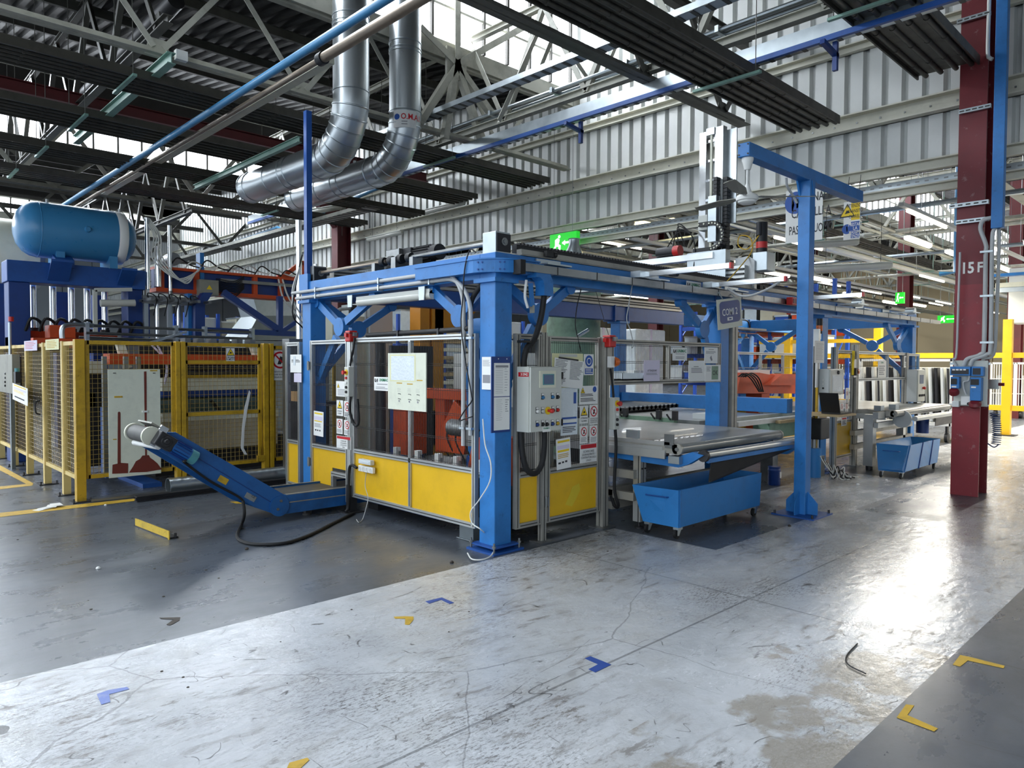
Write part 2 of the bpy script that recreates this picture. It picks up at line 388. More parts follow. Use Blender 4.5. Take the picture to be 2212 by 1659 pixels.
# purlins under the decks
n = 0
for y0 in RIDGES[1:4]:
    for j in range(1, 5):
        y = y0+j*2.2; z = ZL+(ZH-ZL)*(j*2.2/11)-.09; n += 1
        struct('trim_%d' % n, MB().ibeam((-9, y, z), (46, y, z), .07, .16, .01), M['truss_dark'])
# ---- roof lights: panes between slender mullions
PITCH = .565
for k, y in enumerate((5, 16, 27)):
    w = struct('window_%d' % (k+1), MB().box((-9, y-.02, ZL-.30), (46, y+.22, ZL-.02)).box((-9, y-.04, ZH-.12), (46, y+.06, ZH+.05)), M['truss'])
    gt = ZH-.12 if k == 0 else ZL+.50
    if k: part('cladding', MB().box((-9, y, gt+.02), (46, y+.05, ZH-.1)), M['roof'], w)
    pm = MB().box((-PITCH/2+.02, y, ZL), (PITCH/2-.02, y+.012, gt)).mesh('pane'); pm.materials.append(M['glass'])
    mm = MB().box((-.022, y-.06, ZL-.02), (.022, y+.03, gt+.04)).mesh('mullion'); mm.materials.append(M['truss_dark'])
    x = -1.96 if k else .3
    while x < (5.0 if k == 2 else 44):
        for me, dx in ((pm, PITCH/2), (mm, 0)):
            o = bpy.data.objects.new(me.name.split('.')[0], me); COL.objects.link(o); o.parent = w; o.location.x = x+dx
        x += PITCH
    part('transom', MB().box((-9, y-.05, ZL+.52), (44, y+.03, ZL+.56)), M['truss'], w)
struct('wall_clerestory', MB().box((5.1, 27.0, ZL), (46, 27.06, ZH)), M['roof'])
# ---- corrugated partition hung between the column line and the roof
XW = 6.75
wl = struct('wall_right', MB().box((XW+.10, -14, 4.32), (XW+.14, 40, 8.3)), M['dark_wall'])
y = -8.0; pitch_w = .26
while y < 38:
    s = MB(); prof = []
    for i in range(4):
        a = y+i*pitch_w; prof += [(a, 0), (a+.17, 0), (a+.195, .075), (a+.235, .075)]
    prof.append((y+4*pitch_w, 0)); vs = []
    for (a, d) in prof: vs += [(XW+d, a, 4.36), (XW+d, a, 8.4)]
    s.add(vs, [(2*i, 2*i+1, 2*i+3, 2*i+2) for i in range(len(prof)-1)]); s.v = [p.copy() for p in s.v]
    part('sheet', s, M['wall_sheet'], wl); y += 4*pitch_w
def girt(n, z0, z1, x0, x1, y0=-12, y1=39):
    o = struct('trim_%d' % n, MB().box((x0, y0, z0), (x1, y1, z0+.02)).box((x0, y0, z1-.02), (x1, y1, z1)).box((x1-.03, y0, z0), (x1, y1, z1)), M['girt']); return o
girt(21, 4.27, 4.42, XW-.10, XW+.02)
g = girt(22, 5.02, 5.25, XW-.16, XW)
bm_ = MB()
for i in range(150): bm_.cbox((XW-.165+.13, -10+i*.32, 5.13), (.012, .022, .022))
part('bolt', bm_, M['steel'], g, kind='stuff')
girt(23, 6.15, 6.28, XW-.10, XW+.02)
girt(24, 3.98, 4.10, XW-.05, XW+.06, -12, 39)
struct('wall_front', MB().box((-9, -17.3, 0), (46, -17, 8.7)), M['far_grey'])
# far walls of the works
fw_ = struct('wall_far', MB().box((45.5, -14, 0), (45.8, 39, 8.7)), M['far_wall'])
for i in range(26): part('panel', MB().box((45.42, -13.9+i*2.03, .05), (45.5, -13.9+i*2.03+1.98, 7.2)), M['far_wall'], fw_)
bw = struct('wall_back', MB().box((-9, 38.2, 0), (46, 38.5, 8.7)), M['far_grey'])
for i in range(40): part('panel', MB().box((-8.9+i*1.37, 38.1, .05), (-8.9+i*1.37+1.33, 38.2, 7.0)), M['far_grey'], bw)
# ---- red steel columns
def h_column(name, x, y, w, d, z1, label, mt):
    t = thing(name, label, 'column', None)
    part('flange', MB().box((x, y, 0), (x+.03, y+w, z1)), mt, t); part('flange', MB().box((x+d-.03, y, 0), (x+d, y+w, z1)), mt, t)
    part('web', MB().box((x+.03, y+w/2-.012, 0), (x+d-.03, y+w/2+.012, z1)), mt, t)
    return t
rc = h_column('steel_column', 6.15, -2.15, .30, .42, 7.6, 'red painted steel column stencilled 15 beside the aisle, carrying sockets', M['red_paint'])
rc2 = h_column('steel_column', 6.05, 13.0, .32, .42, 7.6, 'dark red steel column in front of the ribbed wall under the silver ducts', M['red_dark'])
part('bracket', MB().prism([(6.05,13.05,5.3),(5.45,13.05,5.9),(5.45,13.05,6.1),(6.05,13.05,6.1)], (0, .2, 0)), M['red_dark'], rc2)
# ---- roof trusses
def xtruss(y, z, x0, x1, nodes, label, top=ZL-.3, mt='truss', w=.09):
    t = thing('roof_truss', label, 'truss')
    part('lower_chord', MB().angle((x0, y, z), (x1, y, z), w*1.2, .012).angle((x0, y+.1, z), (x1, y+.1, z), w*1.2, .012), M[mt], t)
    part('upper_chord', MB().ibeam((x0, y, top), (x1, y, top), w*1.4, w*1.6, .012), M[mt], t)
    for i, xn in enumerate(nodes):
        part('gusset', MB().prism([(xn-.16, y+.04, z-.06), (xn+.16, y+.04, z-.06), (xn+.10, y+.04, z+.16), (xn-.10, y+.04, z+.16)], (0, .015, 0)), M[mt], t)
        for s_ in (-1, 1):
            part('diagonal', MB().angle((xn+s_*.06, y+.05, z+.05), (xn+s_*.95, y+.05, top), w, .012, up=(0, 1, 0)), M[mt], t)
    return t
def ytruss(x, z, y0, y1, step, label, mt='truss'):
    t = thing('roof_truss', label, 'truss')
    part('lower_chord', MB().ibeam((x, y0, z), (x, y1, z), .12, .11, .014), M[mt], t)
    part('upper_chord', MB().ibeam((x, y0, z+1.55), (x, y1, z+1.55), .10, .10, .012), M[mt], t)
    y = y0+.4; k = 0
    while y+step/2 < y1:
        part('diagonal', MB().angle((x, y, z), (x, y+step/2, z+1.55), .08, .012), M[mt], t)
        part('diagonal', MB().angle((x, y+step/2, z+1.55), (x, y+step, z), .08, .012), M[mt], t)
        part('gusset', MB().prism([(x-.01, y-.16, z-.02), (x-.01, y+.16, z-.02), (x-.01, y+.08, z+.2), (x-.01, y-.08, z+.2)], (.02, 0, 0)), M[mt], t)
        y += step; k += 1
    return t
xtruss(5.05, 5.5, -9, 6.6, [-5, -3.05, -1.06, .88, 2.9, 4.75], 'pale lattice roof truss below the first roof light, white box on its chord', w=.072)
xtruss(13.1, 5.5, -9, 6.6, [-3, -1.2, .6, 2.4, 4.2, 6.0], 'grey lattice roof truss crossing behind the silver duct ends')
xtruss(16.0, 5.9, -9, 6.6, [-4, -2, 0, 2, 4, 6], 'lattice roof truss below the second roof light', mt='truss_dark')
xtruss(1.25, 5.5, -9, 6.6, [3.9, 5.9], 'slim lattice truss ending at the ribbed wall, nearest to the aisle', mt='truss_dark')
ytruss(4.0, 5.62, -5, 13, 1.75, 'lattice girder crossing the hall in front of the tall roof light')
ytruss(-.9, 6.0, 5.2, 16, 2.2, 'lattice girder above the blue tank running to the far bay', 'truss_dark')
# braces that fan out at the roof light
t = thing('roof_brace', 'steel bracing star fanning across the bright roof light', 'brace')
c0 = P(985, 140, Y=4.9)
part('gusset', MB().cbox(c0, (.42, .05, .5)), M['truss'], t)
for (a, b) in ((1150, 48), (905, 268), (960, 300), (1040, 300), (1075, 265), (985, -60), (905, 60)):
    part('strut', MB().angle(c0, P(a, b, Y=4.9), .11, .014, up=(0, 1, 0)), M['truss'], t)
t = thing('roof_brace', 'pair of slim steel struts rising from the chord beside the second node', 'brace')
for a, b, c, d in ((1160, 160, 1200, 60), (1075, 262, 1160, 70), (1280, 190, 1200, 70), (1290, 190, 1345, 60)):
    part('strut', MB().angle(P(a, b, Y=3.4), P(c, d, Y=3.4), .07, .012, up=(0, 1, 0)), M['truss'], t)
# ---- trays, ducts and pipes that run along Y (from the far left towards the right)
def tray(x, z, y0, y1, w, h, mt, name, label, cat='cable tray'):
    t = thing(name, label, cat); b = MB().box((x-w/2, y0, z), (x+w/2, y1, z+.012))
    part('tray_floor', b, M[mt], t)
    for s in (-1, 1): part('side_rail', MB().box((x+s*w/2-.006, y0, z), (x+s*w/2+.006, y1, z+h)), M[mt], t)
    sl = MB(); y = y0
    while y < y1: sl.box((x-w/2, y, z-.008), (x+w/2, y+.05, z)); y += .2
    part('rung', sl, M['truss_dark'], t, kind='stuff')
    return t
tray(3.25, 5.72, -4.5, 11, .18, .08, 'galv', 'cable_tray', 'perforated galvanised cable tray slanting across the tall roof light')
tray(4.10, 5.29, -6, 14, .20, .17, 'galv', 'busbar_duct', 'pale steel busbar duct with blue underside in front of the ribbed wall', 'duct')
part('under_rail', MB().box((3.97, -6, 5.24), (4.02, 14, 5.30)), M['blue_dark'], bpy.data.objects['busbar_duct'], 'blue lower rail')
for yy in (2.6, -1.15):
    part('hanger', MB().bar((4.1, yy, 5.25), (4.1, yy, 4.93), .05).bar((3.75, yy, 5.15), (4.14, yy, 5.1), .05), M['navy'], bpy.data.objects['busbar_duct'], 'blue bracket')
t = thing('conduit_bundle', 'long bundle of grey steel conduits below the lattice girder', 'conduit')
for i, (dx, r) in enumerate(((0, .028), (.08, .02), (.16, .028), (.24, .018))):
    part('pipe', MB().cyl((3.95+dx, -5, 5.78), (3.95+dx, 13, 5.78), r, 8), M['galv' if i % 2 == 0 else 'steel'], t)
cl = MB()
for i in range(12): cl.box((3.89, -4+i*1.4, 5.74), (4.25, -4+i*1.4+.05, 5.82))
part('clamp', cl, M['galv'], t, kind='stuff')
solo('blue_pipe', MB(True).cyl((-.33, -1.2, 5.0), (-.33, 14, 5.0), .045, 14), M['pipe_blue'], 'blue painted air pipe running across the hall in front of the left duct', 'pipe')
t = thing('steam_pipe', 'bare steel pipe hung under the blue pipe, ending near the ducts', 'pipe')
part('pipe', MB().cyl((-.10, -1.2, 5.0), (-.10, 2.75, 5.0), .055, 14), M['pipe_steel'], t); part('pipe', MB().cyl((-.10, 2.75, 5.0), (-.10, 14, 5.0), .035, 10), M['pipe_steel'], t)
part('collar', MB().cyl((-.10, 2.7, 5.0), (-.10, 2.8, 5.0), .07, 14), M['dark_steel'], t)
solo('light_rail', MB().box((.02, 2.9, 5.05), (.14, 12, 5.13)), M['cream'], 'cream lamp rail running beside the steel pipe under the dark deck', 'rail')
solo('green_beam', MB().ibeam((-1.0, 4.8, 5.36), (-1.0, 9.4, 5.36), .10, .14, .012), M['truss_green'], 'pale green steel joist crossing above the first truss', 'beam')
solo('green_beam', MB().ibeam((.95, 5.3, 4.9), (.95, 9.4, 4.9), .07, .09, .01), M['truss_green'], 'thin pale green steel joist carrying the heating strips', 'beam')
solo('vent_pipe', MB(True).cyl(P(380, 0, Z=6.9), P(130, 265, Z=6.2), .13, 14), M['dark_steel'], 'dark round vent pipe slung under the left roof deck', 'pipe')
solo('roof_beam', MB().ibeam((-6, 9.6, 6.1), (6.5, 9.6, 6.1), .16, .2, .014), M['red_dark'], 'dark red steel beam crossing behind the heating strips', 'beam')
# ---- radiant heating strips (along X)
def radiant(y, z, x0, x1, w, n, label, r=.026, hangers=3):
    t = thing('heating_strip', label, 'heater', 'radiant heating strips under the roof')
    part('panel', MB().box((x0, y-w/2, z+.03), (x1, y+w/2, z+.045)), M['radiant'], t)
    for s in (-1, 1): part('side_plate', MB().box((x0, y+s*w/2-.01, z-.02), (x1, y+s*w/2+.01, z+.09)), M['radiant'], t)
    for i in range(n):
        yy = y-w/2+w*(i+.5)/n; pb = MB().cyl((x0-.04, yy, z+.02), (x1+.04, yy, z+.02), r, 10)
        x = x0+.4
        while x < x1: pb.tube([(x, yy, z+.02), (x+.03, yy, z+.02)], r*1.25, 10); x += .62
        part('pipe', pb, M['radiant'], t)
    for i in range(hangers):
        x = x0+(x1-x0)*(i+.5)/hangers
        part('cross_bar', MB().box((x, y-w/2-.12, z-.05), (x+.05, y+w/2+.12, z-.02)), M['truss_green'], t)
        for s in (-1, 1): part('rod', MB().wire((x+.02, y+s*(w/2+.06), z-.02), (x+.02, y+s*(w/2+.06), deck(y+s*(w/2+.06))), .006), M['truss_dark'], t)
    return t
radiant(-.15, 4.95, -9, 5.95, .62, 5, 'broad dark radiant heating strip nearest overhead, pointing at the fan arm', .03)
radiant(-1.72, 5.33, -9, 6.12, .68, 4, 'broad dark radiant heating strip ending beside the red column', .03)
radiant(5.72, 5.25, -9, 6.4, .64, 5, 'radiant heating strip passing behind the silver duct bends')
radiant(7.87, 5.25, -9, 6.3, .8, 5, 'radiant heating strip ending above the red column head')
radiant(9.0, 5.0, -9, 5.8, .55, 4, 'radiant heating strip in front of the second roof light')
radiant(11.4, 5.1, -9, 5.8, .6, 4, 'farthest radiant heating strip, above the blue tank')
solo('junction_box', MB().cbox(P(391, 121, Y=4.98), (.14, .08, .12)), M['white'], 'small white junction box on the lower chord of the first truss', 'junction box')
xtruss(20.5, 5.6, -9, 6.6, [-4, -2, 0, 2, 4, 6], 'dark lattice truss far behind the press line', mt='truss_dark'); xtruss(24.0, 5.4, -9, 6.6, [-3.5, -1.5, .5, 2.5, 4.5, 6.2], 'farthest dark lattice truss of the near bay', mt='truss_dark')
ytruss(2.2, 5.2, 13, 27, 1.9, 'lattice girder above the transfer beam running to the back', 'truss_dark')
t = thing('air_main', 'light blue air main stepping down in front of the far ribbed wall', 'pipe'); part('pipe', MB(True).tube([P(x, y, X=5.6) for x, y in ((400, 560), (600, 492), (612, 498), (690, 470), (700, 456), (830, 400))], .05, 10), M['pipe_blue'], t)
for y in (12.0, 16.0): part('hanger', MB().wire((5.6, y, 4.9), (5.6, y, deck(y)), .008), M['truss_dark'], t)
tray(4.6, 5.0, 9, 30, .35, .08, 'truss', 'cable_tray', 'wide pale cable tray in front of the far ribbed wall')
# ================================================================== the machine cell (its near corner stands at the origin)
# ---- blue gantry frame
g = thing('gantry_frame', 'blue steel gantry frame of the machine cell, long rails on braced square columns', 'machine frame')
CO = [(0, 0), (0, 3.22), (3.70, 0), (5.86, 3.2), (6.62, 0), (10.45, 3.2), (10.62, 0)]
for i, (x, y) in enumerate(CO):
    c = part('column', MB().box((x, y, .05), (x+.2, y+.2, 2.37)), M['blue'], g, bev=.008)
    part('base_plate', MB().box((x-.08, y-.08, 0), (x+.28, y+.28, .018)).box((x-.05, y-.05, .045), (x+.25, y+.25, .06)), M['blue_dark'], c)
    bo = MB()
    for a in (-.05, .25):
        for b in (-.05, .25): bo.cyl((x+a, y+b, .018), (x+a, y+b, .10), .009, 8); bo.cyl((x+a, y+b, .06), (x+a, y+b, .078), .018, 6)
    part('anchor_bolt', bo, M['steel'], c)
    part('head_plate', MB().box((x-.04, y-.04, 2.335), (x+.24, y+.24, 2.37)), M['blue'], c)
part('beam', MB().box((0, 0, 2.37), (10.82, .2, 2.59)), M['blue'], g, bev=.006)
part('beam', MB().box((0, .2, 2.37), (.2, 3.44, 2.59)), M['blue'], g, bev=.006)
part('beam', MB().box((.2, 3.22, 2.38), (7.9, 3.42, 2.62)), M['blue_dark'], g, bev=.006)
part('beam', MB().box((5.92, .2, .92), (6.1, 3.2, 1.13)), M['blue'], g, bev=.006)
part('beam', MB().box((10.5, .2, 2.34), (10.68, 3.2, 2.57)), M['blue'], g, bev=.006)
part('beam', MB().box((10.5, 3.22, 2.37), (14.5, 3.42, 2.6)), M['blue'], g, bev=.006)
part('beam', MB().box((8.2, 3.22, 2.37), (10.4, 3.42, 2.6)), M['blue'], g, bev=.006)
for x in (3.55, 7.1, 10.3): part('splice_plate', MB().box((x, -.012, 2.39), (x+.02, .212, 2.57)), M['blue_dark'], g)
for x in (5.72, 6.1): part('splice_plate', MB().box((x, 3.19, 2.36), (x+.03, 3.45, 2.64)), M['blue_dark'], g)
def brace(c, a, pts):
    c = V(c); a = V(a)
    d = part('node_disc', MB().lathe([(0, -.035), (.105, -.035), (.105, .035), (0, .035)], c, a, 24), M['blue'], g)
    for p in pts:
        q = c+(V(p)-c)*.18
        b = part('brace_arm', MB().bar(q, p, .055, .085, up=a.cross((V(p)-c).normalized())), M['blue'], g)
        part('lug', MB().lathe([(0, -.045), (.06, -.045), (.06, .045), (0, .045)], p, a, 14), M['blue'], b)
ex, ey = V((1, 0, 0)), V((0, 1, 0))
brace((.1, .58, 2.07), ex, [(.1, 1.0, 2.34), (.1, .2, 2.34), (.1, .2, 1.45)])
brace((.1, 2.70, 2.04), ex, [(.1, 2.0, 2.34), (.1, 3.2, 2.34), (.1, 3.2, 1.42)])
brace((.63, .1, 2.09), ey, [(1.04, .1, 2.36), (.2, .1, 2.34), (.2, .1, 1.45)])
brace((3.45, .1, 2.05), ey, [(2.98, .1, 2.35), (3.70, .1, 2.3), (3.70, .1, 1.5)])
brace((.7, 3.32, 2.05), ey, [(1.2, 3.32, 2.36), (.2, 3.32, 2.36), (.2, 3.32, 1.5)])
brace((10.55, 2.75, 2.0), ex, [(10.55, 2.2, 2.32), (10.55, 3.2, 2.32), (10.55, 3.2, 1.5)])
brace((9.95, 3.3, 2.0), ey, [(9.4, 3.3, 2.35), (10.45, 3.3, 2.3), (10.45, 3.3, 1.4)])
brace((10.1, .1, 2.0), ey, [(9.55, .1, 2.35), (10.62, .1, 2.3), (10.62, .1, 1.6)])
brace((10.72, .75, 2.0), ex, [(10.72, 1.35, 2.33), (10.72, .2, 2.3), (10.72, .2, 1.5)])
# blue cable channel bent round the corner, with its downward spout
ch = thing('cable_channel', 'blue cable channel curving round the corner column head with a downturned end', 'cable channel')
def sweep(pts, w, h):
    b = MB(True); n = len(pts); vs = []
    for i, p in enumerate(pts):
        t = (V(pts[min(i+1, n-1)])-V(pts[max(i-1, 0)])).normalized(); s_ = t.cross(ZUP).normalized()
        vs += [V(p)-s_*w/2-ZUP*h/2, V(p)+s_*w/2-ZUP*h/2, V(p)+s_*w/2+ZUP*h/2, V(p)-s_*w/2+ZUP*h/2]
    b.add(vs, [(i*4+k, i*4+(k+1) % 4, i*4+4+(k+1) % 4, i*4+4+k) for i in range(n-1) for k in range(4)]+[(3, 2, 1, 0), (n*4-4, n*4-3, n*4-2, n*4-1)], False); return b
cv = [V((-.05, 1.0, 2.47))]+[V((-.05+.0, .32, 2.47))]+arc((.24, .24, 2.47), (-1, 0, 0), (0, -1, 0), .30, .25, 1.32, 10)+[V((.42, -.06, 2.47))]
part('channel', sweep(cv, .12, .11), M['blue'], ch)
part('cover_lip', sweep([p+V((0, 0, .058)) for p in cv], .145, .012), M['blue'], ch)
sp = [(.34, -.10, 2.45), (.41, -.10, 2.45), (.47, -.10, 2.41), (.50, -.10, 2.34), (.50, -.10, 2.24)]
sb = MB(); vs = []
for i, (x, y, z) in enumerate(sp):
    a = -math.pi/2*i/4; n_ = V((math.cos(a+math.pi/2), 0, math.sin(a+math.pi/2)))
    for s1, s2 in ((-1, -1), (1, -1), (1, 1), (-1, 1)): vs.append(V((x, y+s1*.055, z))+n_*s2*.06)
sb.add(vs, [(i*4+k, i*4+(k+1) % 4, i*4+4+(k+1) % 4, i*4+4+k) for i in range(4) for k in range(4)]+[(3, 2, 1, 0), (16, 17, 18, 19)])
part('spout', sb, M['blue'], ch)
rv = MB()
for p in (cv[3], cv[4], cv[8], cv[9]):
    for dz in (-.03, .03):
        nn = (V(p)-V((.24, .24, 2.47))).normalized(); rv.cyl(V(p)+nn*.055+ZUP*dz, V(p)+nn*.068+ZUP*dz, .008, 8)
part('rivet', rv, M['blue_dark'], ch, kind='stuff')
# gear racks, slotted rails and the gear blocks on the beams
r = thing('gear_rack', 'dark toothed rack and slotted rail lying along the front beam', 'rack')
rb = MB().box((.3, .05, 2.62), (10.75, .11, 2.69)); part('rack', rb, M['dark_steel'], r)
th = MB(); x = .32
while x < 10.7: th.box((x, .03, 2.69), (x+.022, .11, 2.705)); x += .045
part('tooth', th, M['dark_steel'], r, kind='stuff')
part('rail', MB().box((.3, -.01, 2.592), (10.75, .05, 2.645)).box((.3, -.02, 2.60), (10.75, -.01, 2.61)), M['alu_old'], r)
for x in (.62, 2.6, 4.6, 6.9, 9.2): part('lubricator', MB().cbox((x, -.04, 2.63), (.09, .04, .05)).cyl((x+.05, -.04, 2.63), (x+.09, -.04, 2.63), .028, 10), M['black'], r)
r2 = thing('gear_rack', 'pale slotted rail on the rear beam behind the hanging cables', 'rack')
part('rail', MB().box((.3, 3.2, 2.63), (7.8, 3.3, 2.76)), M['alu_old'], r2); part('slot', MB().box((.3, 3.19, 2.67), (7.8, 3.2, 2.69)).box((.3, 3.19, 2.71), (7.8, 3.2, 2.73)), M['slot'], r2)
t = thing('cable_duct', 'long grey slotted cable duct bolted in front of the front beam', 'cable duct')
part('duct', MB().box((.17, -.165, 2.43), (11.7, -.10, 2.498)), M['steel'], t)
jn = MB(); x = .6
while x < 11.6: jn.box((x, -.168, 2.428), (x+.010, -.098, 2.50)); x += .55
part('joint', jn, M['slot'], t, kind='stuff'); part('end_cap', MB().box((.12, -.185, 2.40), (.18, -.09, 2.52)), M['rubber'], t)
for x in (.48, 2.05, 3.75, 7.8, 9.0): part('bracket', MB().box((x, -.16, 2.515), (x+.32, -.005, 2.53)).box((x, -.02, 2.52), (x+.32, -.005, 2.58)), M['galv'], t)
for i, (x, y, l) in enumerate(((.03, .03, 'speckled steel gear block on the corner column head'), (.04, 3.22, 'small steel gear block at the far end of the drive shaft'))):
    t = thing('gear_block', l, 'gearbox'); part('housing', MB().box((x, y, 2.59), (x+.17, y+.17, 2.775)), M['galv'] if not i else M['steel'], t, bev=.004)
    part('cover', MB().box((x+.012, y-.008, 2.605), (x+.17, y, 2.76)), M['dark_steel'], t)
    part('hub', MB().lathe([(0, 0), (.035, 0), (.035, .012), (.018, .012), (.018, .02), (0, .02)], (x+.09, y-.008, 2.69), (0, -1, 0), 16), M['steel'], t)
t = thing('drive_shaft', 'long bare drive shaft above the left beam with couplings', 'shaft')
part('shaft', MB().cyl((.14, .2, 2.70), (.14, 1.45, 2.70), .021, 12), M['steel'], t); part('shaft', MB().cyl((.14, 1.85, 2.70), (.14, 3.24, 2.70), .021, 12), M['pipe_steel'], t)
for y in (1.40, 1.55, 1.72, 1.87): part('coupling', MB().lathe([(0, 0), (.045, 0), (.05, .02), (.05, .06), (.03, .08), (0, .08)], (.14, y, 2.70), (0, 1, 0), 14), M['black'], t)
part('pillow_block', MB().box((.08, 1.60, 2.59), (.2, 1.68, 2.72)), M['steel'], t)
for _y in (1.30, 1.98): part('pillow_block', MB().box((.08, _y, 2.59), (.2, _y+.06, 2.69)), M['steel'], t)
t = thing('gear_motor', 'grey electric gear motor standing beside the drive shaft', 'motor')
part('housing', MB(True).cyl((.36, 1.28, 2.76), (.36, 1.62, 2.76), .075, 18), M['dark_steel'], t); part('fan_cover', MB(True).cyl((.36, 1.22, 2.76), (.36, 1.29, 2.76), .08, 18), M['black'], t)
fb = MB()
for k in range(16): a = k*math.pi/8; fb.obox((.36+math.cos(a)*.082, 1.46, 2.76+math.sin(a)*.082), (math.cos(a)*.02, 0, math.sin(a)*.02), (0, .26, 0), (-math.sin(a)*.005, 0, math.cos(a)*.005))
part('fin', fb, M['dark_steel'], t, kind='stuff'); part('terminal_box', MB().box((.22, 1.74, 2.64), (.42, 1.98, 2.84)), M['steel'], t, bev=.01); part('gearbox', MB().box((.27, 1.6, 2.62), (.42, 1.78, 2.84)), M['dark_steel'], t, bev=.01); part('foot', MB().box((.2, 1.3, 2.59), (.45, 1.95, 2.64)), M['dark_steel'], t)
# conduits clipped to the left beam that turn down the corner column
t = thing('conduit_pair', 'two pale grey conduits along the left beam bending down the corner column', 'conduit')
for i, (o, zc) in enumerate(((0, 2.47), (1, 2.40))):
    y1 = .72 if i == 0 else .62; x = -.035
    pts = [V((x, 3.6-.1*i, zc)), V((x, 2.2, zc)), V((x, y1, zc))]+arc((x, y1, zc-.34), (0, 0, 1), (0, -1, 0), .34, .15, math.pi/2, 9)
    yb = pts[-1].y; pts += [V((x, yb, 1.0 if i else .9))]
    part('pipe', MB(True).tube(pts, .019, 10), M['cable_grey'], t); part('sleeve', MB().cyl((x, yb, 2.02), (x, yb, 1.9), .024, 10), M['cable_grey'], t)
    for z in (1.85, 1.05): part('clip', MB().box((x-.025, yb-.035, z), (x+.03, yb+.035, z+.02)), M['galv'], t)
    for yy in (3.0, 1.7, .85): part('clip', MB().box((x-.025, yy, zc-.03), (x+.035, yy+.02, zc+.03)), M['galv'], t)
# fluorescent lamp under the left beam
t = thing('strip_lamp', 'unlit fluorescent strip lamp under the left beam', 'lamp')
part('cover', MB(True).cyl((.06, .95, 2.29), (.06, 2.25, 2.29), .045, 14), M['tube_off'], t); part('tray', MB().box((.02, .95, 2.30), (.1, 2.25, 2.345)), M['box_grey'], t)
for y in (1.05, 2.35): part('hanger', MB().prism([(.0, y-.05, 2.37), (.0, y+.05, 2.37), (.0, y+.04, 2.24), (.0, y-.04, 2.24)], (.01, 0, 0)), M['galv'], t)
# ---- guard panels of aluminium profile: axis 'y' lies in X = 0, axis 'x' in Y = 0
def gp(ax, s, z, off=0.0): return V((off, s, z)) if ax == 'y' else V((s, off, z))
def prof_box(ax, s0, s1, z0, z1, d=.045, off=0.0):
    a = gp(ax, s0, z0, off-d/2); b = gp(ax, s1, z1, off+d/2); return MB().box(a, b)
def profile(t, ax, s0, s1, z0, z1, mt='alu', off=0.0, name='profile'):
    o = part(name, prof_box(ax, s0, s1, z0, z1, off=off), M[mt], t); d = .024; b = MB()
    if abs(s1-s0) > abs(z1-z0): c = (z0+z1)/2; q = (s0+.01, s1-.01, c-.005, c+.005)
    else: c = (s0+s1)/2; q = (c-.005, c+.005, z0+.01, z1-.01)
    for sg in (-1, 1): p0 = gp(ax, q[0], q[2], off+sg*d); p1 = gp(ax, q[1], q[3], off+sg*(d-.003)); b.box(p0, p1)
    part('slot', b, M['slot'], o); return o
def guard(label, ax, s0, s1, z0, z1, zm=None, mull=(), mt='alu', name='safety_guard', off=0.0, w=.045, solid=None, step=.026, notch=None):
    t = thing(name, label, 'machine guard')
    profile(t, ax, s0, s0+w, z0, z1, mt, off); profile(t, ax, s1-w, s1, z0, z1, mt, off)
    profile(t, ax, s0+w, s1-w, z1-w, z1, mt, off)
    if notch: profile(t, ax, notch+w, s1-w, z0, z0+w, mt, off); profile(t, ax, s0+w, notch+w, z0+.26, z0+.26+w, mt, off); profile(t, ax, notch, notch+w, z0-.04, z0+.26, mt, off)
    else: profile(t, ax, s0+w, s1-w, z0, z0+w, mt, off)
    if zm: profile(t, ax, s0+w, s1-w, zm, zm+w, mt, off)
    for q in mull: profile(t, ax, q, q+w*.8, z0+w, z1-w, mt, off)
    ed = [s0+w]+[e for q in mull for e in (q, q+w*.8)]+[s1-w]
    for i in range(0, len(ed), 2):
        a, b = ed[i], ed[i+1]; lo = (zm+w) if zm else z0+w
        n = max(2, int(abs(b-a)/step)); mb = MB(); o = gp(ax, a, lo, off); u = gp(ax, b, lo, off)-o
        for k in range(n+1): mb.wire(o+u*(k/n), o+u*(k/n)+V((0, 0, z1-w-lo)), .0022)
        nv = max(2, int((z1-w-lo)/.2))
        for k in range(nv+1):
            for dz in (0, .016): mb.wire(o+V((0, 0, (z1-w-lo-.016)*k/nv+dz)), o+u+V((0, 0, (z1-w-lo-.016)*k/nv+dz)), .0025)
        part('wire_mesh', mb, M['mesh_dark'], t)
        if zm and solid:
            za = z0+w; 
            if notch: part('solid_sheet', MB().prism([gp(ax, notch+w, za, off-.004), gp(ax, b, za, off-.004), gp(ax, b, zm, off-.004), gp(ax, a, zm, off-.004), gp(ax, a, za+.30, off-.004), gp(ax, notch+w, za+.30, off-.004)], gp(ax, 0, 0, .008)), M[solid], t)
            else: part('solid_sheet', MB().box(gp(ax, a, za, off-.004), gp(ax, b, zm, off+.004)), M[solid], t)
    return t
G1 = guard('wide left guard panel, black mesh over two yellow sheets, carrying the cream board', 'y', .235, 2.28, .175, 1.90, .66, (1.20,), solid='yellow')
G2 = guard('left guard door with hinges and a notch over the blue belt conveyor', 'y', 2.36, 3.20, .10, 1.89, .64, (), solid='yellow', name='safety_gate', notch=2.68)
G3 = guard('narrow guard panel at the far left behind the blue column, yellow below', 'y', 3.46, 3.82, .12, 1.88, .64, (), solid='yellow')
for z in (.42, 1.55): part('hinge', MB().box((-.04, 3.19, z), (-.02, 3.24, z+.09)).cyl((-.035, 3.215, z-.01), (-.035, 3.215, z+.10), .012, 8), M['steel'], G2)
G4 = guard('narrow right guard panel beside the corner column behind the control box, yellow below', 'x', .235, .56, .17, 1.90, .62, (), mt='alu_old', solid='yellow')
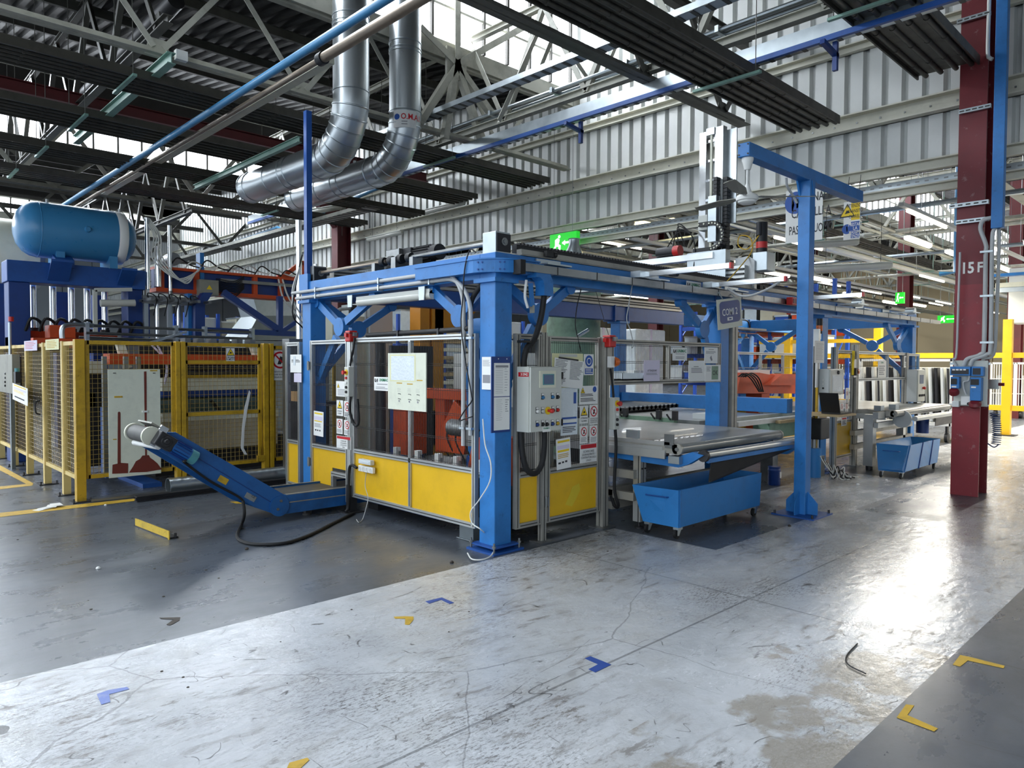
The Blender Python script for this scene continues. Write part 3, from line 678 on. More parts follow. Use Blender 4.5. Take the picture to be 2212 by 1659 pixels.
G5 = guard('right guard door covered in warning signs, yellow sheet with a scrubbed patch below', 'x', .625, 1.40, .17, 1.89, .62, (), mt='alu_old', solid='yellow', name='safety_gate')
G6 = guard('upper guard panel over the belt table with notices clipped to it', 'x', 1.56, 3.68, 1.42, 1.885, None, (2.575,), mt='alu_old')
part('paint_mark', MB().prism([V((1.0+dx, -.0055, .36+dz)) for dx, dz in ((-.10, -.06), (.0, -.09), (.06, -.02), (.12, .06), (.10, .12), (.0, .10), (-.04, .02))], (0, -.001, 0)), mat('yellow_scrub', '#dcc02c', .5), G5, 'paler scrubbed patch')
for z in (.33, 1.5): part('hinge', MB().box((.595, -.04, z), (.64, -.02, z+.08)).cyl((.61, -.035, z-.01), (.61, -.035, z+.09), .012, 8), M['steel'], G5)
def post(label, x, y, h, w=.06, foot=True, mt='alu_old', base=0):
    t = thing('guard_post', label, 'post'); o = part('profile', MB().box((x, y-w/2, base), (x+w, y+w/2, h)), M[mt], t)
    part('slot', MB().box((x+w/2-.005, y-w/2-.002, base), (x+w/2+.005, y-w/2, h)).box((x-.002, y-.005, base), (x, y+.005, h)), M['slot'], o)
    if foot: part('foot_plate', MB().box((x-.06, y-w/2-.05, 0), (x+w+.06, y+w/2+.05, .012)), M['steel'], t)
    return t
post('grey profile post between the two right guard panels', .565, 0, 1.92, .055)
post('thick grey profile post beside the belt table carrying the red safety switch', 1.42, 0, 1.9, .085)
post('tall grey round-edged profile post beside the second blue column', 3.96, .05, 2.15, .13)
t = thing('guard_post', 'dark steel foot post of the left guard beside the conveyor', 'post')
part('profile', MB().box((-.03, 2.29, 0), (.03, 2.35, 1.9)), M['alu'], t); part('foot_sleeve', MB().box((-.045, 2.28, 0), (.045, 2.36, .30)), M['dark_steel'], t); part('foot_plate', MB().box((-.10, 2.22, 0), (.10, 2.42, .012)), M['dark_steel'], t)
t = solo('steel_support', MB().box((.12, .42, 0), (.24, .62, .19)).box((.1, .40, 0), (.26, .64, .012)), M['galv_dark'], 'short grey steel support block under the left yellow panel', 'support', bev=.004)
solo('drip_tray', MB().box((.12, .9, .12), (2.6, 2.2, .17)), M['navy'], 'dark blue tray under the machine cell behind the yellow panels', 'tray')
# ---- flat sheets and their print
class Sheet:
    def __init__(s, name, label, cat, face, x0, y0, x1, y1, k=0.0, mt='paper', off=.03, thick=.003, group=None, skew=0.0, parent=None):
        if face == 'x': a = P(x0, y0, Y=k-off); b = P(x1, y1, Y=k-off); s.u = V((1, 0, 0)); s.n = V((0, -1, 0)); s.w = b.x-a.x
        else: a = P(x0, y0, X=k-off); b = P(x1, y1, X=k-off); s.u = V((0, -1, 0)); s.n = V((-1, 0, 0)); s.w = a.y-b.y
        s.d = V((0, 0, -1)); s.h = a.z-b.z; s.o = a
        if skew: s.u = (s.u*math.cos(skew)+ZUP*math.sin(skew)); s.d = (V((0, 0, -1))*math.cos(skew)+(V((1, 0, 0)) if face == 'x' else V((0, -1, 0)))*math.sin(skew))
        s.t = thing(name, label, cat, group) if parent is None else parent; s.tk = thick
        part('sheet', MB().prism([s.p(0, 0), s.p(0, 1), s.p(1, 1), s.p(1, 0)], s.n*-thick), M[mt], s.t)
    def p(s, x, y, e=0.0): return s.o+s.u*(s.w*x)+s.d*(s.h*y)+s.n*e
    def rect(s, x0, y0, x1, y1, mt, name='print', e=.0012): part(name, MB().quad(s.p(x0, y0, e), s.p(x0, y1, e), s.p(x1, y1, e), s.p(x1, y0, e)), M[mt], s.t); return s
    def lines(s, x0, y0, x1, y1, n, mt='ink', fill=.45, rag=.3, name='printed_lines'):
        b = MB(); st = (y1-y0)/n
        for i in range(n): e = x1-(x1-x0)*rag*random.random(); y = y0+st*i; b.quad(s.p(x0, y, .0014), s.p(x0, y+st*fill, .0014), s.p(e, y+st*fill, .0014), s.p(e, y, .0014))
        part(name, b, M[mt], s.t); return s
    def txt(s, body, x, y, h, mt='ink', bold=.0, sx=1.0, align='CENTER'): part('lettering', text(body, s.p(x, y, .001), s.u, s.n, h*s.h*1.35, align, sx, bold), M[mt], s.t); return s
    def poly(s, pts, mt, name='print', e=.0016): part(name, MB().add([s.p(x, y, e) for x, y in pts], [tuple(reversed(range(len(pts))))]), M[mt], s.t); return s
    def disc(s, x, y, r, mt, e=.0016, name='print'):
        return s.poly([(x+r*math.cos(k*math.pi/10)/s.w*s.h, y+r*math.sin(k*math.pi/10)) for k in range(20)], mt, name, e)
    def tri(s, x, y, r):
        q = s.h/s.w
        for k, m_, e in ((1.25, 'ink', .0014), (1.0, 'ink_yellow', .002)): s.poly([(x-r*k*q, y+r*k*.8), (x+r*k*q, y+r*k*.8), (x, y-r*k)], m_, 'warning_triangle', e)
        return s.poly([(x-r*.4*q, y+r*.45), (x+r*.4*q, y+r*.3), (x+r*.3*q, y), (x-r*.1*q, y-r*.15)], 'ink', 'pictogram', .0025)
    def ban(s, x, y, r):
        s.disc(x, y, r, 'ink_red', .0014, 'prohibition_ring').disc(x, y, r*.78, 'paper', .0018, 'ring_centre'); q = s.h/s.w
        s.poly([(x-r*.35*q, y+r*.5), (x+.1*r*q, y+r*.5), (x+r*.4*q, y-r*.3), (x, y-r*.45)], 'ink', 'pictogram', .0022)
        a = .09*r; return s.poly([(x-r*.62*q, y-r*.5), (x-r*.5*q, y-r*.62), (x+r*.62*q, y+r*.5), (x+r*.5*q, y+r*.62)], 'ink_red', 'prohibition_bar', .0028)
# left face, front to back in the picture
S = Sheet('notice_board', 'cream pin board with a taped yellowed plan, hanging on the left guard', 'board', 'y', 838, 763, 920, 890, mt='board', off=.045, thick=.012)
S.rect(.06, .03, .74, .50, 'paper_old', 'yellowed_plan'); S.rect(.09, .05, .71, .48, 'plastic_wrap', 'clear_film', .002)
for x, y in ((.24, .52), (.52, .53), (.77, .46)): S.rect(x, y, x+.15, y+.018, 'tape_yellow', 'tape_strip')
for x in (.28, .55, .77):
    for y in (.71, .80): S.poly([(x, y), (x+.07, y+.004), (x+.075, y+.03), (x+.055, y+.012), (x, y+.012)], 'ink', 'drawn_sketch'); 
    S.lines(x-.02, .62, x+.08, .70, 4, 'ink_grey', .12); S.disc(x+.03, .845, .02, 'ink_grey')
Sheet('sign_plate', 'white maker plate lettered UNIMAC half hidden by the cream board', 'sign', 'y', 808, 814, 842, 845, k=.02, mt='white').txt('UNIMAC', .62, .22, .22, 'ink_green', .02).poly([(.05, .12), (.1, .12), (.12, .35), (.2, .12), (.24, .12), (.24, .38), (.2, .38), (.19, .25), (.13, .4), (.05, .36)], 'ink').lines(.2, .5, .95, .62, 1, 'ink_grey').lines(.12, .72, .9, .92, 2, 'ink_grey')
Sheet('sign_plate', 'white safety notice with small triangle on the left guard door', 'sign', 'y', 726, 823, 757, 858, mt='white').tri(.16, .30, .13).disc(.82, .25, .15, 'ink_blue').lines(.12, .52, .9, .95, 5, 'ink_grey')
Sheet('sign_plate', 'white sign with yellow hand hazard triangle on the left guard door', 'sign', 'y', 727, 864, 741, 899, mt='white').tri(.5, .3, .24).txt('ATTENZIONE', .5, .70, .09, 'ink', .01, .75).txt('ALLE MANI', .5, .85, .09, 'ink', .01, .75)
Sheet('sign_plate', 'white sign with red ring right of the hand hazard sign, left door', 'sign', 'y', 743, 866, 757, 902, mt='white').ban(.5, .35, .28).lines(.1, .72, .9, .98, 3)
Sheet('sign_plate', 'white no touching sign below the hand hazard sign, left door', 'sign', 'y', 727, 904, 740, 938, mt='white').ban(.5, .33, .27).lines(.1, .7, .9, .95, 3, 'ink_grey')
Sheet('sign_plate', 'white no oiling sign low on the left door beside the post', 'sign', 'y', 743, 907, 757, 941, mt='white').ban(.5, .33, .27).lines(.1, .7, .9, .95, 3, 'ink_grey')
Sheet('sign_plate', 'white notice with red header SCARICARE at the bottom of the left door', 'sign', 'y', 727, 940, 758, 972, mt='white').rect(.04, .03, .96, .24, 'ink_red', 'red_header').txt('SCARICARE', .5, .40, .12).txt('GIORNALMENTE I', .5, .57, .10, sx=.85).txt('CONTENITORI DEGLI', .5, .73, .09, sx=.8).txt('SFRIDI', .5, .89, .10)
Sheet('paper_sheet', 'curled paper with yellow bars hanging on the left door beside the blue column', 'paper', 'y', 678, 887, 699, 943, mt='paper', skew=-.03).rect(.08, .06, .9, .12, 'ink_yellow').rect(.05, .2, .92, .36, 'ink_lilac').rect(.08, .38, .85, .42, 'ink_yellow').lines(.1, .5, .85, .66, 3, 'ink_grey').rect(.15, .74, .3, .80, 'ink').rect(.38, .74, .5, .80, 'ink').rect(.6, .74, .72, .80, 'ink')
Sheet('paper_sheet', 'white A4 sheet in a film pocket at the top of the far left panel', 'paper', 'y', 627, 766, 651, 805, mt='paper').lines(.12, .28, .9, .46, 3, 'ink').rect(.3, .1, .5, .6, 'plastic_wrap', 'film_glare', .003)
Sheet('paper_sheet', 'second smaller film pocket under the A4 sheet at the far left', 'paper', 'y', 635, 806, 651, 826, mt='ink_lilac')
solo('shelf_stand', MB().box((.1, 3.46, 1.10), (.55, 3.8, P(628, 866, X=.12).z)).box((.12, 3.48, 0), (.16, 3.52, 1.1)).box((.5, 3.75, 0), (.54, 3.79, 1.1)), M['dark_steel'], 'dark stand under the carton behind the far left guard', 'stand')
solo('cardboard_box', MB().box(P(628, 845, X=.12), V((.4, P(649, 845, X=.12).y, P(628, 866, X=.12).z))), M['cardboard'], 'brown cardboard carton behind the far left guard panel', 'box')
# right face
S = Sheet('clip_board', 'dark blue document board with two printed tables on the corner column', 'board', 'x', 1062, 770, 1102, 932, mt='navy', off=.035, thick=.01)
S.rect(.12, .085, .96, .525, 'paper', 'printed_table'); S.rect(.12, .535, .96, .97, 'paper', 'printed_table'); S.rect(.2, .115, .88, .145, 'ink_grey', 'table_header', .002)
S.lines(.2, .16, .62, .50, 15, 'ink_grey', .14, .1); S.lines(.68, .16, .86, .48, 9, 'ink_grey', .14, .4); S.lines(.24, .57, .62, .86, 11, 'ink_grey', .12, .3); S.lines(.72, .57, .92, .75, 6, 'ink_grey', .3, .5)
for x in (.35, .8): S.disc(x, .03, .008, 'paper', name='screw')
Sheet('paper_sheet', 'white paper tucked on the corner column left of the blue board', 'paper', 'y', 1041, 771, 1061, 842, mt='paper', off=.02).lines(.1, .1, .9, .3, 6, 'ink_grey', .3).rect(.1, .55, .9, .8, 'ink_grey')
S = Sheet('paper_sheet', 'white double page of typed instructions clipped askew on the right door', 'paper', 'x', 1199, 772, 1262, 832, mt='paper', off=.05, skew=-.09)
S.lines(.03, .06, .44, .94, 17, 'ink', .32, .35).lines(.52, .05, .98, .72, 14, 'ink', .32, .45).rect(.1, -.04, .78, .02, 'dark_steel', 'clip_rail', .006)
Sheet('sheet_backing', 'yellowed backing card behind the typed instructions', 'card', 'x', 1193, 763, 1259, 838, mt='paper_old', off=.03).rect(.22, .02, .80, .10, 'box_grey', 'clear_clip')
Sheet('sign_plate', 'blue and white hearing protection sign on the right door', 'sign', 'x', 1262, 765, 1282, 810, mt='white').disc(.5, .33, .28, 'ink_blue').disc(.5, .34, .17, 'white', .002).disc(.5, .34, .13, 'ink_blue', .0025).rect(.08, .68, .92, .95, 'ink_blue').lines(.15, .71, .9, .94, 3, 'white', .4)
Sheet('sign_plate', 'wide white safety notice with triangle and blue ring on the right door', 'sign', 'x', 1252, 834, 1291, 872, mt='white').tri(.17, .25, .15).disc(.82, .2, .16, 'ink_blue').lines(.05, .44, .95, .60, 2, 'ink').lines(.05, .66, .98, .88, 3, 'ink')
Sheet('sign_plate', 'white sign with yellow hand hazard triangle on the right door', 'sign', 'x', 1253, 877, 1270, 914, mt='white').tri(.5, .32, .24).txt('ATTENZIONE', .5, .70, .10, 'ink', .01, .7).txt('ALLE MANI', .5, .86, .10, 'ink', .01, .7)
Sheet('sign_plate', 'white sign with red ring beside the hand hazard sign, right door', 'sign', 'x', 1274, 875, 1291, 916, mt='white').ban(.5, .33, .27).txt('NON RIMUOVERE', .5, .70, .08, sx=.7).txt("NE' REGISTRARE", .5, .80, .08, sx=.7).txt('ORGANI IN MOTO', .5, .90, .08, sx=.65)
Sheet('sign_plate', 'white no oiling sign low on the right door', 'sign', 'x', 1253, 921, 1269, 957, mt='white').ban(.5, .32, .26).lines(.1, .66, .9, .95, 4, 'ink_grey')
Sheet('sign_plate', 'white no touching sign low on the right door beside the post', 'sign', 'x', 1274, 920, 1290, 956, mt='white').ban(.5, .32, .26).lines(.1, .66, .9, .95, 4, 'ink_grey')
Sheet('sign_plate', 'white notice with red header SCARICARE at the bottom of the right door', 'sign', 'x', 1253, 961, 1289, 996, mt='white').rect(.04, .02, .96, .24, 'ink_red', 'red_header').txt('SCARICARE', .5, .40, .13).txt('GIORNALMENTE I', .5, .57, .12, sx=.85).txt('CONTENITORI DEGLI', .5, .73, .12, sx=.8).txt('SFRIDI', .5, .89, .11)
Sheet('paper_sheet', 'curled paper with yellow and lilac bars low on the right door', 'paper', 'x', 1201, 950, 1231, 1012, mt='paper', off=.04, skew=.06).rect(.1, .06, .95, .13, 'ink_yellow').rect(.05, .22, .92, .34, 'ink_lilac').rect(.08, .37, .9, .44, 'ink_yellow').lines(.08, .5, .85, .66, 3, 'tape_yellow').rect(.1, .76, .28, .82, 'ink').rect(.36, .75, .5, .81, 'ink').rect(.58, .74, .74, .80, 'ink')
Sheet('film_pocket', 'cloudy plastic pocket with blue printed forms beside the control box', 'pocket', 'x', 1212, 838, 1247, 938, mt='plastic_wrap', off=.035).rect(.05, .62, .95, .66, 'ink_blue').rect(.05, .74, .95, .77, 'ink_blue').lines(.1, .82, .9, .96, 4, 'ink').rect(.75, .10, .92, .34, 'ink_blue').rect(.05, .68, .92, .73, 'paper')
# notices on the upper panel over the belt table
Sheet('sign_plate', 'white maker plate lettered UNIMAC on the upper guard panel', 'sign', 'x', 1453, 750, 1484, 779, mt='white').txt('UNIMAC', .62, .28, .24, 'ink_green', .02).poly([(.05, .16), (.1, .16), (.12, .4), (.2, .16), (.24, .16), (.24, .42), (.2, .42), (.19, .3), (.13, .44), (.05, .4)], 'ink').lines(.2, .48, .95, .56, 1, 'ink_grey').lines(.2, .70, .85, .9, 2, 'ink_grey')
Sheet('paper_sheet', 'lilac-tinted sheet headed ATTENZIONE hung from a clip on the upper panel', 'paper', 'x', 1391, 778, 1425, 823, mt='ink_lilac', off=.04).txt('ATTENZIONE', .5, .5, .1, 'ink', 0, .9).lines(.15, .6, .88, .72, 3, 'ink_grey')
Sheet('paper_sheet', 'white form page at the lower right of the upper panel', 'paper', 'x', 1488, 779, 1522, 823, mt='paper', off=.04).lines(.3, .28, .7, .33, 1, 'ink').lines(.15, .36, .85, .62, 4, 'ink_grey', .5, .1)
Sheet('paper_sheet', 'white model sheet at the top right of the upper panel', 'paper', 'x', 1522, 750, 1550, 785, mt='paper', off=.05).lines(.3, .12, .7, .18, 1, 'ink').lines(.1, .24, .9, .42, 3, 'ink_grey').poly([(.5, .5), (.6, .8), (.5, .85), (.4, .65)], 'ink_grey')
Sheet('paper_sheet', 'white card with dark green OK square on the upper panel', 'paper', 'x', 1523, 788, 1556, 823, mt='paper', off=.04).rect(.42, .08, .85, .9, 'green_grey', 'green_square').txt('OK', .64, .5, .3, 'ink', .01).lines(.1, .12, .36, .42, 5, 'ink_grey')
t = thing('parts_tray', 'clear plastic tray with papers standing on the rail of the upper panel', 'tray')
part('tray', MB().box((1.75, -.02, 1.465), (2.30, .16, 1.48)).box((1.75, -.02, 1.465), (2.30, -.015, 1.54)).box((1.75, .155, 1.465), (2.30, .16, 1.56)).box((1.75, -.02, 1.465), (1.755, .16, 1.54)).box((2.295, -.02, 1.465), (2.30, .16, 1.56)), M['plastic_wrap'], t)
part('folded_paper', MB().box((2.0, .02, 1.48), (2.28, .12, 1.57)), M['paper'], t); part('card', MB().prism([(2.2, .05, 1.5), (2.36, .05, 1.5), (2.36, .05, 1.66), (2.28, .05, 1.63), (2.2, .05, 1.66)], (0, .006, 0)), M['paper'], t)
# ---- main control box
X0, X1, YF = .23, .63, -.20; ZB, ZT = 1.04, 1.61
t = thing('control_box', 'pale grey control box with touch screen and buttons on the right guard', 'control box')
part('cabinet', MB().box((X0, YF+.022, ZB), (X1, -.03, ZT)), M['box_grey'], t, bev=.004)
d = part('door', MB().box((X0+.004, YF, ZB+.004), (X1-.004, YF+.02, ZT-.004)), M['box_grey'], t, bev=.004)
def cp(px, py): return P(px, py, Y=YF)
a, b = cp(1165, 801), cp(1199, 837); part('screen_bezel', MB().box((a.x, YF-.01, b.z), (b.x, YF, a.z)), M['cream'], d)
a, b = cp(1171, 808), cp(1195, 831); part('screen_frame', MB().box((a.x, YF-.013, b.z), (b.x, YF-.01, a.z)), M['teal'], d)
a, b = cp(1173, 810), cp(1193, 829); part('screen', MB().box((a.x, YF-.015, b.z), (b.x, YF-.013, a.z)), M['screen'], d)
for px, py, c in ((1172, 858, 'button_blue'), (1193, 857, 'button_blue'), (1204, 857, 'black'), (1160, 888, 'white'), (1172, 888, 'box_grey'), (1194, 886, 'black'), (1204, 885, 'red'), (1160, 917, 'navy'), (1172, 916, 'black'), (1181, 916, 'dark_steel'), (1193, 915, 'navy'), (1204, 914, 'tape_yellow')):
    p = cp(px, py); pl = part('label_plate', MB().box((p.x-.016, YF-.003, p.z-.02), (p.x+.016, YF, p.z+.035)), M['black'], d); 
    part('push_button', MB().lathe([(0, .016), (.012, .016), (.014, .012), (.014, 0), (.017, 0)], (p.x, YF-.003, p.z-.002), (0, -1, 0), 14), M[c], t); part('legend', MB().box((p.x-.013, YF-.005, p.z+.016), (p.x+.013, YF-.003, p.z+.033)), M['white'], t)
p = cp(1183, 887); part('stop_collar', MB().lathe([(0, .008), (.034, .008), (.034, 0)], (p.x, YF-.001, p.z), (0, -1, 0), 20), M['ink_yellow'], t); part('stop_button', MB().lathe([(0, .06), (.015, .06), (.02, .05), (.02, .035), (.012, .03), (.012, 0)], (p.x, YF-.008, p.z), (0, -1, 0), 18), M['red'], t, 'red emergency stop button')
a, b = P(1120, 804, X=X0), P(1142, 814, X=X0); part('number_plate', MB().box((X0-.002, b.y, b.z), (X0, a.y, a.z)), M['ink_red'], t); part('lettering', text('313942', ((X0-.002), (a.y+b.y)/2-.01, (a.z+b.z)/2), (0, -1, 0), (-1, 0, 0), .032, 'CENTER', .9, .02), M['white'], t)
a, b = cp(1172, 922), cp(1189, 932); part('maker_plate', MB().box((a.x, YF-.002, b.z), (b.x, YF, a.z)), M['white'], t); part('lettering', text('UNIMAC', ((a.x+b.x)/2, YF-.002, (a.z+b.z)/2+.008), (1, 0, 0), (0, -1, 0), .022, 'CENTER', 1, .02), M['ink_green'], t)
for z in (ZT-.08, ZB+.07): part('hinge', MB().box((X1-.004, YF-.006, z-.03), (X1+.012, YF+.02, z+.03)), M['black'], t)
for z in (ZB+.06, ZT-.1): part('wall_bracket', MB().box((X0+.03, -.03, z), (X1-.03, -.02, z+.03)), M['steel'], t)
# black hoses
hs = spline([(.50, -.10, 2.25), (.47, -.09, 2.05), (.40, -.08, 1.86), (.30, -.06, 1.72), (.27, -.06, 1.3), (.26, -.06, .95), (.30, -.08, .72), (.40, -.09, .66), (.48, -.10, .74), (.50, -.11, .9), (.50, -.11, 1.04)], 6)
t = thing('black_hose', 'thick black corrugated hose looping from the blue spout below the control box', 'hose'); part('hose', MB(True).tube(hs, .027, 10), M['rubber'], t)
for z in (1.82, 1.42, 1.1): part('clamp', MB().box((.24, -.10, z), (.34, -.025, z+.02)), M['black'], t)
hs = spline([(.05, .2, 2.36), (.02, .33, 2.2), (-.03, .30, 2.0), (-.03, .30, 1.95), (-.01, .5, 1.94), (0, .9, 1.935), (0, 1.5, 1.93), (0, 2.0, 1.925)], 6)
t = thing('black_hose', 'thick black hose lying on the top rail of the left guard', 'hose'); part('hose', MB(True).tube(hs, .024, 10), M['rubber'], t)
for y in (.75, 1.4): part('clamp', MB().box((-.03, y, 1.9), (.03, y+.025, 1.96)), M['black'], t)
solo('hanging_cable', MB(True).tube(spline([P(x, y, X=-.12) for x, y in ((1028, 545), (1015, 540), (1004, 580), (1000, 640), (996, 700), (1004, 770), (1018, 850), (1019, 866), (1005, 885), (992, 908), (1004, 905), (1020, 900))], 6), .006, 6), M['rubber'], 'thin black cable dangling in front of the left guard from the corner block', 'cable')
solo('white_cable', MB(True).tube(spline([P(x, y, X=-.05) for x, y in ((1043, 905), (1048, 960), (1060, 1000), (1058, 1040), (1035, 1080), (1017, 1105), (1020, 1130), (1040, 1145))]+[P(x, y, Z=.02) for x, y in ((1064, 1170), (1065, 1195), (1045, 1208), (1020, 1208), (1010, 1195))], 6), .006, 6), M['cable_white'], 'loose white cable trailing down the corner column to the floor', 'cable')
# red interlock switches, lamp, push button stations
def interlock(x, y, z, label):
    t = thing('safety_switch', label, 'switch'); part('housing', MB().box((x-.05, y-.05, z), (x+.05, y+.05, z+.12)), M['red'], t, bev=.012); part('lid', MB().box((x-.055, y-.055, z+.085), (x+.055, y+.055, z+.10)), M['red_paint'], t); part('actuator', MB().box((x-.02, y-.09, z+.06), (x+.02, y-.05, z+.10)), M['steel'], t)
    for s in (-1, 1): part('ear', MB().box((x+s*.05, y-.02, z+.05), (x+s*.075, y+.02, z+.09)), M['red'], t)
interlock(-.03, 2.27, 1.86, 'red safety switch at the head of the left guard door')
interlock(1.48, -.06, 1.80, 'red safety switch hung on a thin line above the right guard post')
solo('hanging_wire', MB().wire((1.48, -.05, 1.92), (1.46, .1, 2.36), .003), M['dark_steel'], 'thin straight wire dropping to the right red switch', 'wire')
t = thing('warning_lamp', 'orange warning lamp on a white base on the right guard post', 'lamp'); part('base', MB().box((1.47, -.09, 1.60), (1.53, -.03, 1.71)), M['white'], t); part('lens', MB(True).lathe([(.05, 0), (.05, .04), (.038, .07), (0, .085)], (1.53, -.06, 1.655), (1, -.2, 0), 18), M['lamp_orange'], t)
solo('black_cable', MB(True).tube(spline([(1.5, -.06, 1.59), (1.53, -.06, 1.45), (1.54, -.07, 1.3), (1.54, -.06, 1.24)]), .012, 8), M['rubber'], 'short black cable from the orange lamp to the button station', 'cable')
def station(px, o, ax, z, label, n=5):
    t = thing('button_station', label, 'push button box')
    def q(a, b, c): return o+(V((-b, a, c)) if ax == 'y' else V((a, -b, c)))
    part('box', MB().box(q(-.045, 0, 0), q(.045, .07, .32)), M['box_grey'], t, bev=.006)
    nrm = (-1, 0, 0) if ax == 'y' else (0, -1, 0)
    part('stop_button', MB().lathe([(0, .05), (.022, .05), (.026, .035), (.014, .03), (.014, 0)], q(0, .07, .26), nrm, 16), M['red'], t); part('stop_collar', MB().lathe([(0, .006), (.032, .006), (.032, 0)], q(0, .07, .26), nrm, 16), M['ink_yellow'], t)
    for i, c in enumerate(('red', 'white', 'dark_steel', 'black')[:n-1]): part('push_button', MB().lathe([(0, .014), (.014, .014), (.016, 0)], q(0, .07, .2-.05*i), nrm, 12), M[c], t)
station(0, V((-.02, 2.27, 1.27)), 'y', 0, 'grey push button box with red stop knob on the left guard door post')
station(0, V((1.56, -.03, .98)), 'x', 0, 'grey push button box with red stop knob beside the belt table')
solo('black_hose', MB(True).tube(spline([(-.03, 2.2, 1.9), (-.06, 2.18, 1.78), (-.04, 2.25, 1.68), (-.05, 2.26, 1.6)]), .013, 8), M['rubber'], 'thin black lead from the left red switch', 'cable')
solo('black_hose', MB(True).tube(spline([(-.05, 2.25, 1.27), (-.08, 2.22, 1.12), (-.07, 2.15, .98), (-.06, 2.08, 1.0), (-.06, 2.1, 1.25)]), .016, 8), M['rubber'], 'thick black loop of cable below the left button box', 'cable')
solo('black_hose', MB(True).tube(spline([(1.56, -.08, .98), (1.55, -.10, .8), (1.53, -.10, .4), (1.57, -.12, .22), (1.6, -.05, .2), (1.6, 0, .3)]), .016, 8), M['rubber'], 'black lead running down the right guard post', 'cable')
# socket block on the left yellow sheet
t = thing('power_strip', 'white socket strip under a clear cover on the left yellow sheet', 'socket')
a, b = P(779, 1004, X=-.03), P(810, 1023, X=-.03); part('body', MB().box((-.06, b.y, b.z), (-.025, a.y, a.z)), M['white'], t, bev=.005)
for i in range(4):
    yy = a.y+(b.y-a.y)*(i+.5)/4; part('socket', MB().lathe([(0, -.004), (.017, -.004), (.019, .003), (.022, .003)], (-.06, yy, (a.z+b.z)/2), (-1, 0, 0), 14), M['box_grey'], t); part('pin_hole', MB().cbox((-.0632, yy, (a.z+b.z)/2+.006), (.002, .004, .004)).cbox((-.0632, yy, (a.z+b.z)/2-.006), (.002, .004, .004)), M['ink'], t)
a, b = P(782, 990, X=-.03), P(808, 1005, X=-.03); part('breaker_box', MB().box((-.075, b.y, b.z), (-.025, a.y, a.z)), M['box_light'], t, bev=.005); part('window', MB().box((-.078, b.y+.02, b.z+.02), (-.075, a.y-.02, a.z-.015)), M['plastic_wrap'], t)
solo('black_hose', MB(True).tube(spline([(-.05, 2.13, .51), (-.06, 2.22, .53), (-.06, 2.27, .46), (-.06, 2.28, .2), (-.06, 2.29, .06), (-.1, 2.28, .02)]), .016, 8), M['rubber'], 'black cable from the white socket strip down the foot post', 'cable')
solo('extension_lead', MB(True).tube(spline([P(791, 1022, X=-.06), P(789, 1050, X=-.05), P(795, 1075, X=-.07), P(790, 1100, X=-.1)]+[P(x, y, Z=.012) for x, y in ((783, 1122), (775, 1128), (770, 1122))]), .004, 6), M['cable_grey'], 'thin grey cord with a bare plug hanging from the socket strip', 'cable')
# ================================================================== inside the machine cell
t = thing('assembly_machine', 'orange assembly fixture with dark clamps inside the cell behind the left guard', 'machine')
part('side_frame', MB().box((.75, 2.35, .55), (1.05, 2.62, 1.32)), M['orange'], t, bev=.01)
part('side_frame', MB().prism([(.95, 1.55, .62), (.95, 2.05, .62), (.95, 2.02, .78), (.95, 1.72, 1.22), (.95, 1.42, 1.02), (.95, 1.50, .80)], (.12, 0, 0)), M['orange'], t, bev=.008)
part('top_beam', MB().box((.95, 1.15, 1.22), (1.10, 2.40, 1.34)), M['orange'], t, bev=.006)
part('upright', MB().box((1.0, 1.15, .75), (1.12, 1.32, 1.25)), M['orange'], t); part('upright', MB().box((1.0, 1.95, .6), (1.12, 2.12, 1.25)), M['orange'], t)
part('swing_arm', MB().prism([(.55, .75, .42), (.55, 1.05, .42), (.55, .95, .80), (.55, .62, 1.08), (.55, .50, 1.0)], (.1, 0, 0)), M['orange'], t, bev=.006)
part('upright', MB().box((.6, .42, .35), (.72, .56, .92)), M['orange'], t)
part('base_rail', MB().box((.35, .35, .48), (.45, 2.4, .54)).box((.65, .35, .46), (.75, 2.4, .52)), M['dark_steel'], t)
part('shade_base', MB().box((.3, .3, .18), (1.5, 2.75, .46)), M['black'], t)  # black base, made large so its colour gives the shade inside the cell
for y in (.6, .95, 1.25, 1.6, 2.0):
    c = part('clamp', MB().box((.36, y, .54), (.48, y+.16, .60)).box((.40, y+.05, .60), (.46, y+.11, .70)), M['white'], t, 'white clamp block'); part('clamp_bolt', MB().cyl((.43, y+.03, .60), (.43, y+.03, .66), .012, 8), M['steel'], c)
part('gear_motor', MB(True).cyl((.7, 1.15, .95), (.7, 1.45, .95), .09, 16).cyl((.7, 1.12, .78), (.7, 1.12, 1.0), .07, 14), M['steel'], t)
part('motor', MB(True).cyl((.8, .62, 1.12), (.8, .9, 1.12), .08, 16), M['galv'], t)
for i in range(6):
    a = (.5+.12*i, .5+.3*i, .55); part('air_hose', MB(True).tube(spline([a, (a[0]-.05, a[1]+.12, .8), (a[0]+.1, a[1]+.2, .95), (a[0]+.15, a[1]+.1, .7)]), .008, 6), M['rubber'], t)
part('cross_tube', MB().cyl((.30, .3, .60), (.30, 1.2, .56), .014, 8), M['steel'], t)
solo('partition', MB().box((1.5, .75, .46), (1.55, 2.4, 1.75)), M['box_grey'], 'plain grey sheet partition standing inside the cell', 'partition')
solo('partition', MB().box((.95, 2.95, .15), (1.6, 3.0, 1.85)), M['dark_steel'], 'dark sheet partition at the back of the cell', 'partition')
